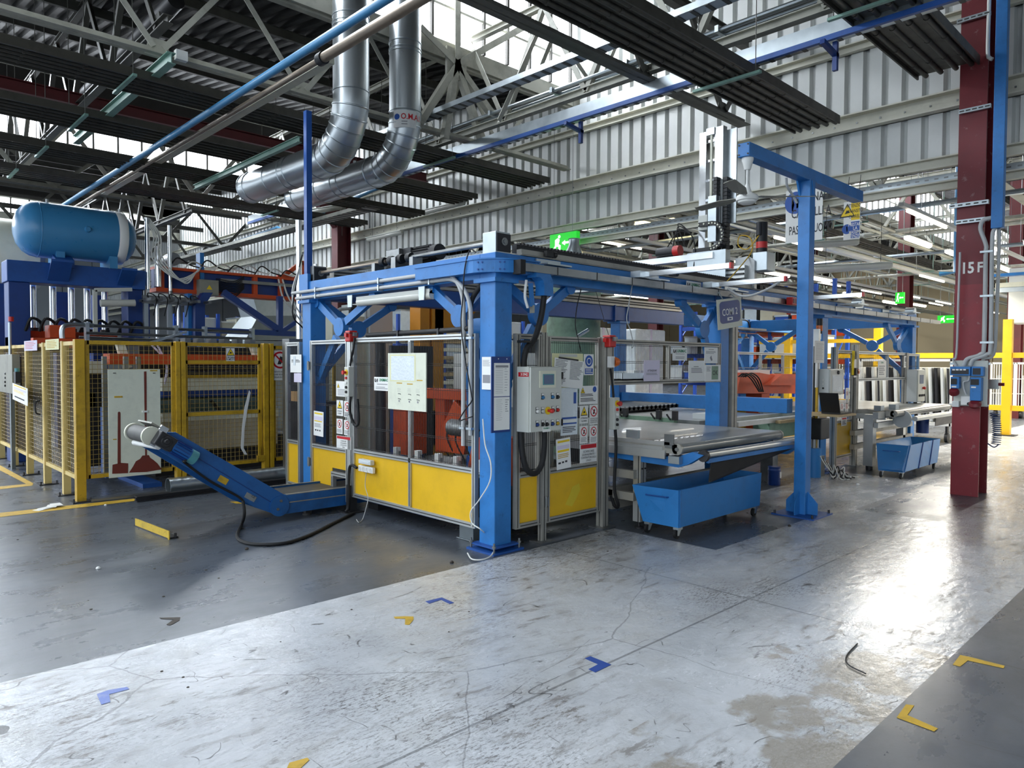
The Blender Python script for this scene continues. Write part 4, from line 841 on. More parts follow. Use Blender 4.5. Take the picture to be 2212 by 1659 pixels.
t = thing('robot_column', 'round black mast with hoses standing behind the left guard door', 'mast'); part('tube', MB(True).cyl((.35, 2.28, .1), (.35, 2.28, 1.86), .06, 16), M['dark_steel'], t); part('hose', MB(True).tube(spline([(.3, 2.2, 1.75), (.22, 2.1, 1.6), (.28, 2.15, 1.4)]), .012, 8), M['rubber'], t); part('foot', MB().box((.25, 2.18, 0), (.45, 2.38, .1)), M['dark_steel'], t)
solo('steel_cabinet', MB().box((.9, 2.62, .1), (1.2, 2.9, 1.6)), M['navy'], 'dark blue steel cabinet in the cell behind the left door', 'cabinet')
t = thing('robot', 'blue robot arm with black wrist hose behind the narrow right guard', 'robot')
part('lower_arm', MB().prism([(.9, 1.2, .6), (1.22, 1.2, .6), (1.20, 1.2, 1.6), (1.12, 1.2, 1.98), (.98, 1.2, 2.0), (.86, 1.2, 1.5)], (0, .22, 0)), M['blue'], t, bev=.02)
part('joint', MB().lathe([(0, -.14), (.13, -.14), (.13, .14), (0, .14)], (1.05, 1.31, 2.0), (0, 1, 0), 20), M['blue'], t); part('base', MB(True).cyl((1.05, 1.31, .1), (1.05, 1.31, .62), .2, 20), M['blue_dark'], t)
part('wrist_box', MB().box((.98, 1.02, 1.85), (1.14, 1.18, 2.05)), M['black'], t, bev=.02); part('hose', MB(True).tube(spline([(1.0, 1.02, 1.9), (.86, 1.0, 1.75), (.84, 1.02, 1.5), (.9, 1.05, 1.3)]), .02, 8), M['rubber'], t)
# ================================================================== blue belt conveyor under the left door
yc = 2.45; yf = 3.0
c = thing('belt_conveyor', 'blue swan-neck belt conveyor rising from under the left guard door', 'conveyor')
sd = [P(x, y, Y=yc) for x, y in ((332, 966), (550, 1096), (600, 1113), (755, 1094), (757, 1052), (614, 1069), (379, 934), (345, 934))]
sd[3].x = sd[4].x = .55; sd[3].z = sd[2].z = max(.03, sd[2].z)
part('side_plate', MB().prism(sd, (0, .03, 0)), M['conv_blue'], c); part('side_plate', MB().prism([p+V((0, yf-yc, 0)) for p in sd], (0, .03, 0)), M['conv_blue'], c)
up, el = sd[6], sd[5]; dn = (el-up).normalized(); nn = V((-dn.z, 0, dn.x)); nn = nn if nn.z > 0 else -nn
def strip(a, b, off, th, y0=yc+.03, y1=yf): d_ = (b-a).normalized(); n_ = V((-d_.z, 0, d_.x)); n_ = n_ if n_.z > 0 else -n_; q = [a+n_*off, b+n_*off, b+n_*(off+th), a+n_*(off+th)]; return MB().prism([V((p.x, y0, p.z)) for p in q], (0, y1-y0, 0))
part('belt', strip(up, el, -.07, .02), M['belt_dark'], c); part('belt', strip(el, sd[4], -.04, .02), M['belt_dark'], c)
part('edge_strip', strip(el+V((.02, 0, 0)), sd[4], -.005, .008, yc-.002, yc+.03), M['alu_old'], c); part('edge_strip', strip(el+V((.02, 0, 0)), sd[4], -.005, .008, yf, yf+.03), M['alu_old'], c)
part('edge_strip', strip(up, el, -.004, .006, yc-.002, yc+.03), M['conv_blue'], c)
pv = P(603, 1093, Y=yc); part('pivot_disc', MB().lathe([(0, .018), (.105, .018), (.105, 0)], pv, (0, -1, 0), 28), M['conv_blue'], c)
for p in ((607, 1082), (600, 1100)): part('pivot_bolt', MB().lathe([(0, .012), (.012, .012), (.016, 0)], P(p[0], p[1], Y=yc-.018), (0, -1, 0), 10), M['steel'], c)
part('lower_groove', MB().bar(P(625, 1085, Y=yc-.004), P(755, 1068, Y=yc-.004), .006, .010), M['alu_old'], c)
part('ridge', MB().bar(P(420, 985, Y=yc-.004), P(590, 1088, Y=yc-.004), .006, .006), M['navy'], c)
hd = P(333, 942, Y=yc+.02); part('head_drum', MB(True).cyl(hd+V((-.02, .02, .0)), hd+V((-.02, .5, 0)), .075, 20), M['belt_dark'], c)
for y in (.0, .5): part('drum_end', MB(True).cyl(hd+V((-.02, y, 0)), hd+V((-.02, y+.03, 0)), .088, 22), M['cream'], c)
part('scraper_pipe', MB(True).cyl(P(342, 965, Y=yc-.02), P(342, 965, Y=yc-.02)+V((-.05, .52, 0)), .028, 12), M['white'], c)
part('drum_guard', MB().bar(P(330, 965, Y=yc-.01), P(357, 922, Y=yc-.01), .02, .075), M['chrome'], c, 'bright steel head plate')
part('top_cover', MB().obox(P(338, 925, Y=yc+.3), dn*.25, (0, .4, 0), nn*.015), M['press_grey'], c)
gm = P(355, 953, Y=yc-.06); part('gearbox', MB().obox(gm, dn*.17, (0, .12, 0), nn*.13), M['dark_steel'], c, bev=.01); part('output_hub', MB().lathe([(0, .03), (.02, .03), (.028, .01), (.045, .01), (.05, 0)], gm+V((0, -.06, 0)), (0, -1, 0), 18), M['dark_steel'], c)
mo = MB(True).cyl(gm+dn*.08, gm+dn*.26, .062, 18); part('motor', mo, M['conv_blue'], c); part('motor_cap', MB(True).cyl(gm+dn*.26, gm+dn*.33, .066, 18), M['teal'], c)
fb = MB(); sdv = V((0, 1, 0))
for k in range(14): a = k*math.pi/7; e = sdv*math.cos(a)+nn*math.sin(a); fb.obox(gm+dn*.17+e*.066, dn*.15, e*.016, dn.cross(e)*.005)
part('cooling_fin', fb, M['navy'], c, kind='stuff')
def plate(px, py, w, h, mt, nm): p = P(px, py, Y=yc-.002); part(nm, MB().obox(p, dn*w, (0, .004, 0), nn*h), M[mt], c)
plate(482, 1037, .10, .06, 'tape_yellow', 'rating_plate'); plate(541, 1074, .12, .055, 'galv', 'rating_plate')
part('lettering', text('CE', P(547, 1073, Y=yc-.006), dn, (0, -1, 0), .035), M['ink'], c)
part('motor_cable', MB(True).tube(spline([gm+dn*.2+V((0, -.05, -.08)), P(400, 1000, Y=yc-.02), P(455, 1040, Y=yc-.02), P(510, 1070, Y=yc-.02), P(525, 1082, Y=yc-.03)]), .012, 8), M['rubber'], c)
part('foot', MB().box((-.45, 2.5, 0), (-.38, 2.56, .05)).cyl((-.42, 2.53, 0), (-.42, 2.53, .02), .05, 12), M['dark_steel'], c)
solo('floor_cable', MB(True).tube(spline([P(525, 1082, Y=yc-.03), P(528, 1110, Y=yc-.05)]+[P(x, y, Z=.016) for x, y in ((522, 1132), (512, 1158), (530, 1172), (570, 1176), (620, 1172), (670, 1155), (720, 1130), (765, 1108))], 8), .016, 8), M['rubber'], 'thick black cable looping over the floor below the blue conveyor', 'cable')
# ================================================================== yellow mesh fence on the left
YF_ = 4.95; XF = -2.03
def fence_panel(t, a, b, z0, z1, mt, n_w, rails=(), w=.045, wire='mesh_wire', pitch=.055):
    a = V((a[0], a[1], 0)); b = V((b[0], b[1], 0)); u = (b-a).normalized()
    fr = [part('frame_bar', MB().bar(a+ZUP*z0, a+ZUP*z1, w, .035), M[mt], t), part('frame_bar', MB().bar(b+ZUP*z0, b+ZUP*z1, w, .035), M[mt], t)]
    for z in (z0+w/2, z1-w/2)+tuple(rails): part('frame_bar', MB().bar(a+ZUP*z, b+ZUP*z, .035, w), M[mt], t)
    L = (b-a).length; part('wire_mesh', MB().grid(a+ZUP*z0, b-a, ZUP*(z1-z0), int(L/pitch), int((z1-z0)/pitch), .0026), M[wire], t)
t = thing('mesh_fence', 'yellow wire mesh fence panel carrying the shadow board, left of the conveyor', 'fence'); fence_panel(t, (-1.93, YF_), (-.97, YF_), .26, 1.88, 'yellow_old', 0)
t = thing('mesh_gate', 'yellow wire mesh gate with cross rails behind the conveyor head', 'gate'); fence_panel(t, (-.82, YF_), (.16, YF_), .26, 1.88, 'yellow_old', 0, (1.63, .96))
part('latch', MB().box((.10, YF_-.06, .28), (.2, YF_-.02, .36)).box((.12, YF_-.05, .36), (.15, YF_-.02, .48)), M['yellow_old'], t)
t = thing('mesh_fence', 'yellow wire mesh fence panel with the no entry sign beside the blue column', 'fence'); fence_panel(t, (.36, YF_), (1.3, YF_), .26, 1.86, 'yellow_old', 0)
for x, w_, l in ((-2.06, .10, 'stout yellow corner post of the mesh fence'), (-.95, .055, 'slim yellow fence post beside the shadow board'), (-.885, .055, 'slim yellow post paired with the gate hinge'), (.20, .07, 'yellow fence post right of the gate latch'), (.29, .055, 'yellow fence post next to the no entry sign')):
    t = thing('fence_post', l, 'post'); part('shaft', MB().box((x, YF_-.05, 0), (x+w_, YF_+.05, 1.89)), M['yellow_old'], t, bev=.004); part('base_plate', MB().box((x-.05, YF_-.10, 0), (x+w_+.05, YF_+.10, .012)), M['dark_steel'], t)
    for dx in (-.035, w_+.035): part('anchor_bolt', MB().cyl((x+dx, YF_-.07, .012), (x+dx, YF_-.07, .05), .01, 8), M['dark_steel'], t)
SIDE = [4.98, 5.58, 6.62, 7.73, 8.85, 10.0, 11.2]
nmz = ['first', 'second', 'third', 'fourth', 'fifth', 'sixth']
for i in range(6):
    t = thing('mesh_fence', 'pale yellow mesh side panel, %s back from the fence corner' % nmz[i], 'fence'); fence_panel(t, (XF, SIDE[i]+.04), (XF, SIDE[i+1]-.05), .26, 1.87, 'yellow_pale', 0)
    if i == 2: part('handle', MB().tube(spline([(XF-.03, 6.78, .92), (XF-.08, 6.78, .95), (XF-.08, 6.78, 1.08), (XF-.03, 6.78, 1.11)]), .01, 8), M['black'], t)
    if i > 0 or True:
        y = SIDE[i+1]-.02; t = thing('fence_post', 'pale yellow side fence post on a bolted foot, %s from the corner' % nmz[i], 'post'); part('shaft', MB().box((XF-.03, y-.03, 0), (XF+.05, y+.05, 1.88)), M['yellow_pale'], t); part('base_plate', MB().box((XF-.10, y-.09, 0), (XF+.12, y+.11, .012)), M['dark_steel'], t)
        part('anchor_bolt', MB().cyl((XF-.08, y-.07, .012), (XF-.08, y-.07, .05), .01, 8).cyl((XF+.10, y-.07, .012), (XF+.10, y-.07, .05), .01, 8), M['dark_steel'], t)
# shadow board
t = thing('shadow_board', 'cream tool board painted with brown shovel and broom outlines on the yellow fence', 'board')
a, b = P(233, 798, Y=4.90), P(348, 1022, Y=4.90); part('board', MB().box((a.x, 4.90, b.z), (b.x, 4.915, a.z)), M['board'], t)
def sil(pts, nm='painted_outline'): q = [P(280+(x-922)*.2532-46.5, 700+y*.2532, Y=4.897) for x, y in pts]; q = [P(x*.2532, 700+y*.2532, Y=4.897) for x, y in pts]; part(nm, MB().add(q, [tuple(range(len(q)))]), M['brown_red'], t)
sil([(1005, 755), (1003, 1190), (1030, 1190), (1028, 755), (1016, 745)]); sil([(960, 1200), (957, 1278), (1092, 1272), (1094, 1188), (1030, 1184)])
sil([(1228, 405), (1238, 1120), (1254, 1120), (1250, 403)]); sil([(1215, 1122), (1195, 1150), (1160, 1170), (1135, 1215), (1100, 1268), (1250, 1262), (1380, 1240), (1345, 1190), (1310, 1160), (1280, 1140), (1270, 1118)])
for x, y, w_, h_ in ((975, 615, 70, 12), (1280, 392, 62, 10), (965, 980, 30, 6)): a, b = P(x*.2532, 700+y*.2532, Y=4.897), P((x+w_)*.2532, 700+(y+h_)*.2532, Y=4.897); part('name_strip', MB().box((a.x, 4.895, b.z), (b.x, 4.899, a.z)), M['tape_yellow'], t)
part('tool_clip', MB().cbox(P(313, 889, Y=4.89), (.06, .02, .02)), M['white'], t)
for x, y in ((247, 806), (333, 806)): part('wire_tie', MB().cbox(P(x, y, Y=4.893), (.03, .006, .008)), M['ink'], t)
# signs and papers on the fence
Sheet('sign_plate', 'small white ORGANI IN MOTO sign with yellow triangle on the mesh gate', 'sign', 'x', 489, 752, 507, 780, k=YF_, mt='white').tri(.5, .32, .26).txt('ORGANI', .5, .72, .15, 'ink', .02, .9).txt('IN MOTO', .5, .88, .15, 'ink', .02, .85)
S = Sheet('sign_plate', 'large white prohibition sign with red ring beside the far left guard', 'sign', 'x', 588, 757, 622, 821, k=YF_, mt='white'); S.ban(.5, .32, .29).txt("E' VIETATO RIPARARE", .5, .72, .06, 'ink', .01, .7).txt('OLIARE REGISTRARE', .5, .81, .06, 'ink', .01, .7).txt('ORGANI IN MOTO', .5, .90, .06, 'ink', .01, .7)
Sheet('paper_sheet', 'lilac paper tied high on the second fence panel', 'paper', 'y', 52, 737, 80, 757, k=XF, mt='ink_lilac', off=.04).lines(.1, .15, .9, .9, 5, 'ink_red', .3)
Sheet('paper_sheet', 'yellowed paper tied high on the first wide fence panel', 'paper', 'y', 98, 734, 127, 755, k=XF, mt='paper_old', off=.04).lines(.1, .15, .9, .9, 5, 'tape_yellow', .4)
# control box on its pole outside the fence at the far left
t = thing('control_box', 'grey control box with three buttons on a pole at the far left fence', 'control box')
k_ = XF-.12; a, b = P(-4, 766, X=k_), P(27, 851, X=k_); part('cabinet', MB().box((k_, b.y, b.z), (k_+.1, a.y, a.z)), M['press_grey'], t, bev=.004)
for y_ in (807, 816, 825, 833): part('push_button', MB().lathe([(0, .015), (.016, .015), (.018, 0)], P(12, y_, X=k_), (-1, 0, 0), 12), M['black' if y_ > 820 else 'steel'], t)
p = P(22, 760, X=k_+.05); part('pole', MB(True).cyl(V((p.x, p.y, a.z)), V((p.x, p.y, P(24, 694, X=k_).z)), .022, 10), M['galv'], t); q = P(24, 690, X=k_+.05); part('beacon', MB(True).cyl(q-ZUP*.03, q+ZUP*.04, .035, 14), M['red'], t)
p = P(26, 900, X=k_+.05); part('leg', MB().box((p.x-.02, p.y-.05, 0), (p.x+.03, p.y+.05, b.z)), M['galv_dark'], t)
Sheet('paper_sheet', 'white paper with yellow bars curling off the grey far left control box', 'paper', 'y', 27, 827, 60, 869, k=k_, mt='paper', off=.05, skew=-.05).rect(.1, .05, .9, .12, 'ink_yellow').rect(.1, .2, .9, .3, 'ink_lilac').lines(.1, .34, .9, .5, 3, 'ink_yellow').rect(.15, .72, .8, .8, 'ink')
t = thing('limit_switch', 'small dark switch box with a blue knob beside the far left control box', 'switch'); p = P(37, 815, X=k_); part('box', MB().cbox(p, (.06, .14, .16)), M['dark_steel'], t); part('knob', MB(True).cyl(p+V((0, 0, .08)), p+V((0, 0, .13)), .03, 12), M['teal'], t)
# ================================================================== press line behind the yellow fence
_n0 = len(ROOTS)
YP = 7.0
t = thing('air_tank', 'large blue compressed air tank with a white band on the press frame', 'tank')
zc = 3.42; R_ = .375; xl, xr = -2.30, -.80
pr = [(0, 0), (.12, .012), (.22, .045), (.31, .11), (.36, .19), (R_, .27), (R_, xr-xl-.27), (.36, xr-xl-.19), (.31, xr-xl-.11), (.22, xr-xl-.045), (.12, xr-xl-.012), (0, xr-xl)]
part('shell', MB().lathe(pr, (xl, YP, zc), (1, 0, 0), 48), M['tank_blue'], t); part('band', MB().lathe([(R_, -.06), (R_+.004, -.055), (R_+.004, .055), (R_, .06)], (xr-.24, YP, zc), (1, 0, 0), 48), M['white'], t)
part('weld_seam', MB().lathe([(R_, -.006), (R_+.004, 0), (R_, .006)], (xl+.27, YP, zc), (1, 0, 0), 48), M['tank_blue'], t)
for x in (xl+.5, xr-.35): part('leg', MB().box((x-.05, YP-.25, 2.95), (x+.05, YP+.25, 3.12)), M['tank_blue'], t)
part('plug', MB().lathe([(0, .03), (.03, .03), (.045, 0)], (-1.5, YP-R_, zc+.02), (0, -1, 0), 14), M['tank_blue'], t); part('nozzle', MB().cyl((-1.9, YP, zc+R_-.01), (-1.9, YP, zc+R_+.05), .02, 8), M['steel'], t); part('nozzle', MB().cyl((-1.0, YP, zc+R_-.01), (-1.0, YP, zc+R_+.05), .02, 8), M['steel'], t)
part('saddle', MB().prism([(xl+.42, YP-.35, 2.90), (xl+.42, YP-.05, 2.90), (xl+.42, YP-.15, 3.08), (xl+.42, YP-.35, 3.0)], (.22, 0, 0)), M['blue_dark'], t)
t = thing('press_gantry', 'dark blue steel press frame under the tank with lattice legs', 'machine frame')
part('top_beam', MB().box((-2.4, YP-.2, 2.68), (-.72, YP+.2, 2.96)), M['blue_dark'], t, bev=.01)
part('bracket', MB().prism([(-1.95, YP-.45, 2.96), (-1.70, YP-.45, 2.96), (-1.70, YP-.2, 2.72), (-1.95, YP-.2, 2.72)], (0, 0, .03)), M['blue_dark'], t); part('bracket', MB().prism([(-1.1, YP-.45, 2.92), (-.9, YP-.45, 2.92), (-.9, YP-.2, 2.72), (-1.1, YP-.2, 2.72)], (0, 0, .03)), M['blue_dark'], t)
for x, w_ in ((-2.38, .24), (-.95, .20)): part('column', MB().box((x, YP-.16, .295), (x+w_, YP+.16, 2.68)), M['navy'], t, bev=.01)
for x, y in ((-1.55, YP+1.3), (-.55, YP+.9), (-1.0, YP+1.5)): part('column', MB().box((x, y, .295), (x+.22, y+.22, 2.7)), M['navy'], t)
part('lower_beam', MB().box((-2.38, YP-.14, 1.75), (-.5, YP+.14, 1.95)), M['black'], t)
t = thing('cylinder_row', 'row of upright chrome guide rods below the press frame', 'cylinders')
for x in (-2.02, -1.78, -1.55, -1.35, -1.12): part('rod', MB(True).cyl((x, YP+.35, 2.05), (x, YP+.35, 2.75), .045, 14), M['chrome'], t); part('collar', MB(True).cyl((x, YP+.35, 2.02), (x, YP+.35, 2.1), .065, 14), M['dark_steel'], t)
t = thing('press_table', 'orange press table with black hoses below the chrome rods', 'machine'); part('table', MB().box((-2.1, YP+.18, 1.95), (-1.0, YP+.7, 2.05)), M['orange'], t); part('block', MB().box((-1.95, YP-.3, 1.95), (-1.65, YP, 2.12)), M['orange'], t); part('block', MB().box((-2.3, YP-1.2, 1.80), (-1.75, YP-1.05, 1.92)), M['orange'], t)
for i in range(9): x = -2.2+.16*i; part('hose', MB(True).tube(spline([(x, YP-.15, 2.04), (x+.05, YP-.25, 2.2), (x+.16, YP-.2, 2.16), (x+.2, YP-.1, 2.05)]), .02, 7), M['rubber'], t)
t = thing('press_lamp', 'white strip lamp on a bent angle bracket under the press frame', 'lamp'); part('bracket', MB().bar((-1.42, YP-.35, 2.0), (-1.42, YP-.35, 2.62), .05).bar((-1.42, YP-.35, 2.62), (-.95, YP-.35, 2.66), .05), M['box_grey'], t); part('cover', MB(True).cyl((-1.36, YP-.38, 2.44), (-.92, YP-.38, 2.47), .05, 12), M['tube_off'], t)
# transfer beam with grippers
t = thing('transfer_beam', 'blue and orange transfer beam with tangled cables beside the tank', 'machine beam')
part('web', MB().box((-.55, YP-.04, 2.74), (1.9, YP+.1, 3.02)), M['navy'], t); part('flange', MB().box((-.55, YP-.12, 3.02), (1.9, YP+.18, 3.06)), M['orange'], t); part('flange', MB().box((-.55, YP-.12, 2.68), (1.9, YP+.18, 2.74)), M['orange'], t)
for x in (-.5, .02, .95, 1.4, 1.8): part('rib', MB().box((x, YP-.11, 2.74), (x+.07, YP-.03, 3.02)), M['orange'], t)
part('end_arm', MB().bar((1.45, YP-.02, 3.05), (1.85, YP-.02, 3.35), .07).bar((1.85, YP-.02, 3.0), (1.85, YP-.02, 3.38), .07).bar((1.4, YP-.02, 3.07), (1.9, YP-.02, 3.07), .06), M['orange'], t)
part('terminal_box', MB().box((.04, YP-.25, 2.66), (.33, YP-.10, 2.9)), M['press_grey'], t, bev=.006); part('warning_mark', MB().prism([V((.14, YP-.252, 2.75)), V((.23, YP-.252, 2.75)), V((.185, YP-.252, 2.82))], (0, .002, 0)), M['ink_yellow'], t)
part('wire_tray', MB().box((.4, YP-.15, 2.9), (1.75, YP-.12, 2.95)), M['steel'], t)
for i in range(10): z = 2.72+.022*i; part('black_cable', MB(True).tube(spline([(.33, YP-.14, z+.02), (.6, YP-.16, z-.05+.005*i), (.78, YP-.14, z+.1)]), .008, 6), M['rubber'], t)
for i in range(9):
    x = -.35+.22*i; random.seed(i); part('air_hose', MB(True).tube(spline([(x, YP-.1, 3.06), (x+.1, YP-.15, 3.16+.05*random.random()), (x+.3, YP-.1, 3.12), (x+.45, YP-.15, 3.08)]), .011, 6), M['cable_white' if i % 2 else 'rubber'], t)
for i in range(4): part('air_hose', MB(True).tube(spline([(-.72+.03*i, YP-.1, 3.75), (-.60+.03*i, YP-.2, 3.5), (-.62+.05*i, YP-.2, 3.15), (-.3+.04*i, YP-.25, 2.88-.02*i), (0, YP-.2, 3.0), (.1, YP-.15, 3.1)]), .011, 6), M['cable_white'], t)
part('air_hose', MB(True).tube(spline([(1.45, YP-.1, 3.05), (1.5, YP-.2, 2.75), (1.65, YP-.25, 2.5), (1.85, YP-.3, 2.42)]), .014, 6), M['cable_white'], t); part('air_hose', MB(True).tube(spline([(1.38, YP-.1, 3.05), (1.42, YP-.2, 2.7), (1.6, YP-.25, 2.48), (1.85, YP-.3, 2.38)]), .014, 6), M['cable_white'], t)
part('motor', MB(True).cyl((-.25, YP, 3.2), (-.25, YP+.25, 3.2), .10, 16), M['steel'], t)
for x, z0, z1, r in ((-.665, 2.7, 3.75, .035), (-.52, 2.75, 3.35, .045), (-.35, 2.7, 3.68, .03)): part('lift_rod', MB(True).cyl((x, YP-.12, z0), (x, YP-.12, z1), r, 12), M['chrome'], t)
t = thing('gripper_frame', 'steel gripper frame hanging below the transfer beam', 'gripper')
for z in (2.55, 2.48): part('bar', MB().box((-.8, YP-.35, z), (.05, YP-.28, z+.045)), M['steel'], t)
for i in range(6): x = -.8+.16*i; part('cross_bar', MB().box((x, YP-.7, 2.5), (x+.04, YP+.2, 2.54)), M['steel'], t)
for x in (-.78, -.45, -.05): part('leg', MB().box((x, YP-.32, 1.98), (x+.06, YP-.26, 2.5)), M['galv'], t)
for x in (-.6, -.3): part('gas_spring', MB(True).cyl((x, YP-.3, 1.95), (x, YP-.3, 2.5), .03, 10), M['chrome'], t)
part('stem', MB().cyl((-.72, YP-.12, 2.5), (-.72, YP-.12, 2.75), .03, 10).cyl((-.35, YP-.12, 2.5), (-.35, YP-.12, 2.75), .03, 10), M['steel'], t)
for i in range(5): part('suction_hose', MB(True).tube(spline([(-.7+.15*i, YP-.3, 2.5), (-.75+.15*i, YP-.4, 2.62), (-.65+.15*i, YP-.45, 2.55), (-.68+.15*i, YP-.4, 2.3)]), .008, 6), M['rubber'], t)
t = thing('rail_frame', 'long steel guide rails lying above the mesh fence', 'rail')
for y, z in ((YP-1.0, 2.10), (YP-1.05, 2.0), (YP-.7, 1.95)): part('rail', MB().cyl((-1.7, y, z), (.5, y, z-.02), .02, 8), M['steel'], t)
for x in (-1.7, -.6, -.2, .5): part('stand', MB().box((x, YP-1.06, 1.85), (x+.04, YP-.95, 2.14)), M['galv'], t)
part('diagonal_rod', MB().bar((-1.0, YP-1.2, 1.88), (-.5, YP-1.2, 2.05), .03), M['galv'], t)
part('riser', MB().tube(spline([(-1.95, YP-1, 1.85), (-1.95, YP-1, 2.05), (-1.85, YP-1, 2.1), (-1.6, YP-1, 2.1)]), .03, 8), M['galv'], t)
# the press line above is modelled in its own units (1 unit = 1.217 m) round its middle and set down here at its place in the hall
_pl = Mx.Translation((-.925, 9.503, -.358)) @ Mx.Scale(1.217, 4) @ Mx.Translation((1.5, -7.0, 0))
for _t in ROOTS[_n0:]:
    for _c in _t.children_recursive: _c.data.transform(_pl)
t = thing('support_frame', 'dark blue braced support frame under the transfer beam', 'machine frame')
yb = 8.9; z_ = lambda px, py: P(px, py, Y=yb)
part('column', MB().prism([z_(422, 660), z_(422, 740), z_(443, 740), z_(443, 660), z_(460, 632), z_(440, 632)], (0, .18, 0)), M['navy'], t); part('column', MB().box((z_(415, 640).x, yb+.2, .2), (z_(424, 640).x, yb+.4, z_(415, 632).z)), M['blue'], t)
part('diagonal', MB().bar(z_(482, 632), z_(600, 712), .12, .12), M['navy'], t); part('chord', MB().bar(z_(445, 713), z_(648, 722), .12, .10), M['navy'], t); part('upright', MB().bar(z_(604, 720), z_(604, 640), .10, .10), M['navy'], t); part('diagonal', MB().bar(z_(608, 716), z_(648, 690), .08, .08), M['navy'], t)
part('column', MB().box((z_(455, 640).x, yb+.5, 0), (z_(464, 640).x, yb+.7, z_(460, 540).z)), M['blue'], t)
# sheet bending machine seen through the mesh
t = thing('bending_machine', 'wide sheet bending machine with greenish roller seen through the mesh gate', 'machine')
yq = 6.2; w = lambda px, py: P(px, py, Y=yq)
def slab(nm, x0, y0, x1, y1, mt, dep=.5, dy=0.0): a, b = w(x0, y0), w(x1, y1); part(nm, MB().box((a.x, yq+dy, b.z), (b.x, yq+dep, a.z)), M[mt], t)
slab('cross_beam', 232, 764, 610, 787, 'orange', .2, -.1); slab('clamp_bar', 395, 803, 570, 812, 'dark_steel', .4); slab('yellow_edge', 395, 810, 570, 815, 'yellow_old', .38, -.02)
slab('housing', 350, 817, 590, 845, 'cream', .6); slab('blue_rail', 350, 845, 590, 852, 'navy', .5, -.03)
a, b = w(350, 872), w(592, 872); part('roller', MB(True).cyl(V((a.x, yq+.25, a.z)), V((b.x, yq+.25, a.z)), .19, 32), M['roller'], t)
slab('apron_edge', 350, 893, 600, 899, 'cream', .55, -.02); slab('apron', 350, 899, 600, 958, 'beige', .5); slab('base', 340, 958, 620, 1010, 'black', .9, .1)
slab('side_housing', 190, 780, 226, 806, 'cream', .5); slab('shade_box', 200, 806, 345, 1005, 'black', 1.2, .5); slab('side_cabinet', 192, 850, 215, 880, 'box_grey', .2, .2); slab('blue_leg', 222, 880, 232, 1030, 'blue_dark', .12, -.1); slab('shade_backing', 345, 745, 620, 960, 'dark_steel', 1.6, .9)  # black box and dark backing added behind to give the interior its shade
slab('foot', 268, 1030, 308, 1052, 'blue_dark', .3, -.8); part('white_arm', MB().bar(w(258, 740), w(275, 795), .10, .10), M['cream'], t); part('cylinder_arm', MB().bar(w(545, 745), w(560, 790), .12, .08), M['cream'], t); part('roller_shaft', MB().cyl(w(395, 792), w(600, 792), .02, 10), M['steel'], t)
for i in range(6): part('needle_bar', MB().box((w(400+28*i, 730).x, yq, w(400, 742).z), (w(412+28*i, 730).x, yq+.2, w(400, 730).z)), M['steel'], t)
for i in range(2): part('blue_hose', MB(True).tube(spline([w(340-12*i, 745), w(355, 775), w(362-2*i, 800), w(355, 830)]), .014, 7), M['ink_lilac'], t)
part('black_stain', MB().prism([V((p.x, yq+.05, p.z)) for p in (w(455, 866), w(462, 864), w(478, 885), w(470, 886))], (0, -.01, 0)), M['black'], t)
for x0 in (-1.85, -1.6, -1.35, -1.2): part('inner_post', MB().box((x0, 5.6, .2), (x0+.05, 5.66, 1.7)), M['steel'], t)
solo('bent_strip', MB().prism([P(x, y, Y=YF_-.04) for x, y in ((538, 843), (541, 848), (534, 885), (528, 925), (526, 968), (534, 982), (528, 982), (520, 968), (523, 920), (528, 880))], (0, -.006, 0)), M['white'], 'bent white plastic strip dangling on the mesh gate', 'strip')
# ================================================================== things lying on the floor at the left
t = thing('spiral_duct', 'length of spiral ducting lying on the floor behind the conveyor', 'duct')
x0, x1 = -1.12, .95; yd = 4.72; lt = MB().lathe([(.096, 0), (.1, 0)]+[(.1+(.004 if k % 4 == 1 else 0), (x1-x0)*k/80) for k in range(1, 80)]+[(.1, x1-x0), (.096, x1-x0), (.096, 0)], (x0, yd, .105), (1, 0, 0), 28); part('tube', lt, M['galv'], t)
solo('steel_channel', MB().ibeam((-1.55, 4.50, .035), (.5, 4.56, .035), .09, .06, .01), M['dark_steel'], 'dark steel channel lying in front of the spiral duct', 'profile')
solo('steel_strip', MB().bar((-1.93, 4.86, .02), (-1.1, 4.80, .02), .10, .03), M['steel'], 'flat grey strip lying at the foot of the yellow corner post', 'profile')
t = thing('floor_stop', 'short worn yellow angle iron bolted to the floor', 'floor stop'); a, b = P(293, 1137, Z=0), P(366, 1166, Z=0); part('upright_leg', MB().bar(a+ZUP*.04, b+ZUP*.04, .010, .08), mat('stop_yellow', '#c9a834', .6, dirt=.5, dirtcol='#5a4a2c', wear=1.0, wearcol='#4c3a2a', dscale=7), t); part('foot_leg', MB().bar(a+V((.04, .03, .006)), b+V((.04, .03, .006)), .10, .012), M['dark_steel'], t); part('bolt', MB().cyl(b+V((.06, .02, .01)), b+V((.06, .02, .05)), .012, 8), M['dark_steel'], t)
t = thing('paper_heap', 'crumpled white papers lying on the yellow line', 'paper'); p = P(108, 1099, Z=0)
for i in range(4): random.seed(i+3); a = random.random()*2; part('leaf', MB().obox(p+V((.05*i-.07, .03*i, .006+.006*i)), V((math.cos(a), math.sin(a), .02))*.16, V((-math.sin(a), math.cos(a), 0))*.10, ZUP*.003), M['paper'], t)
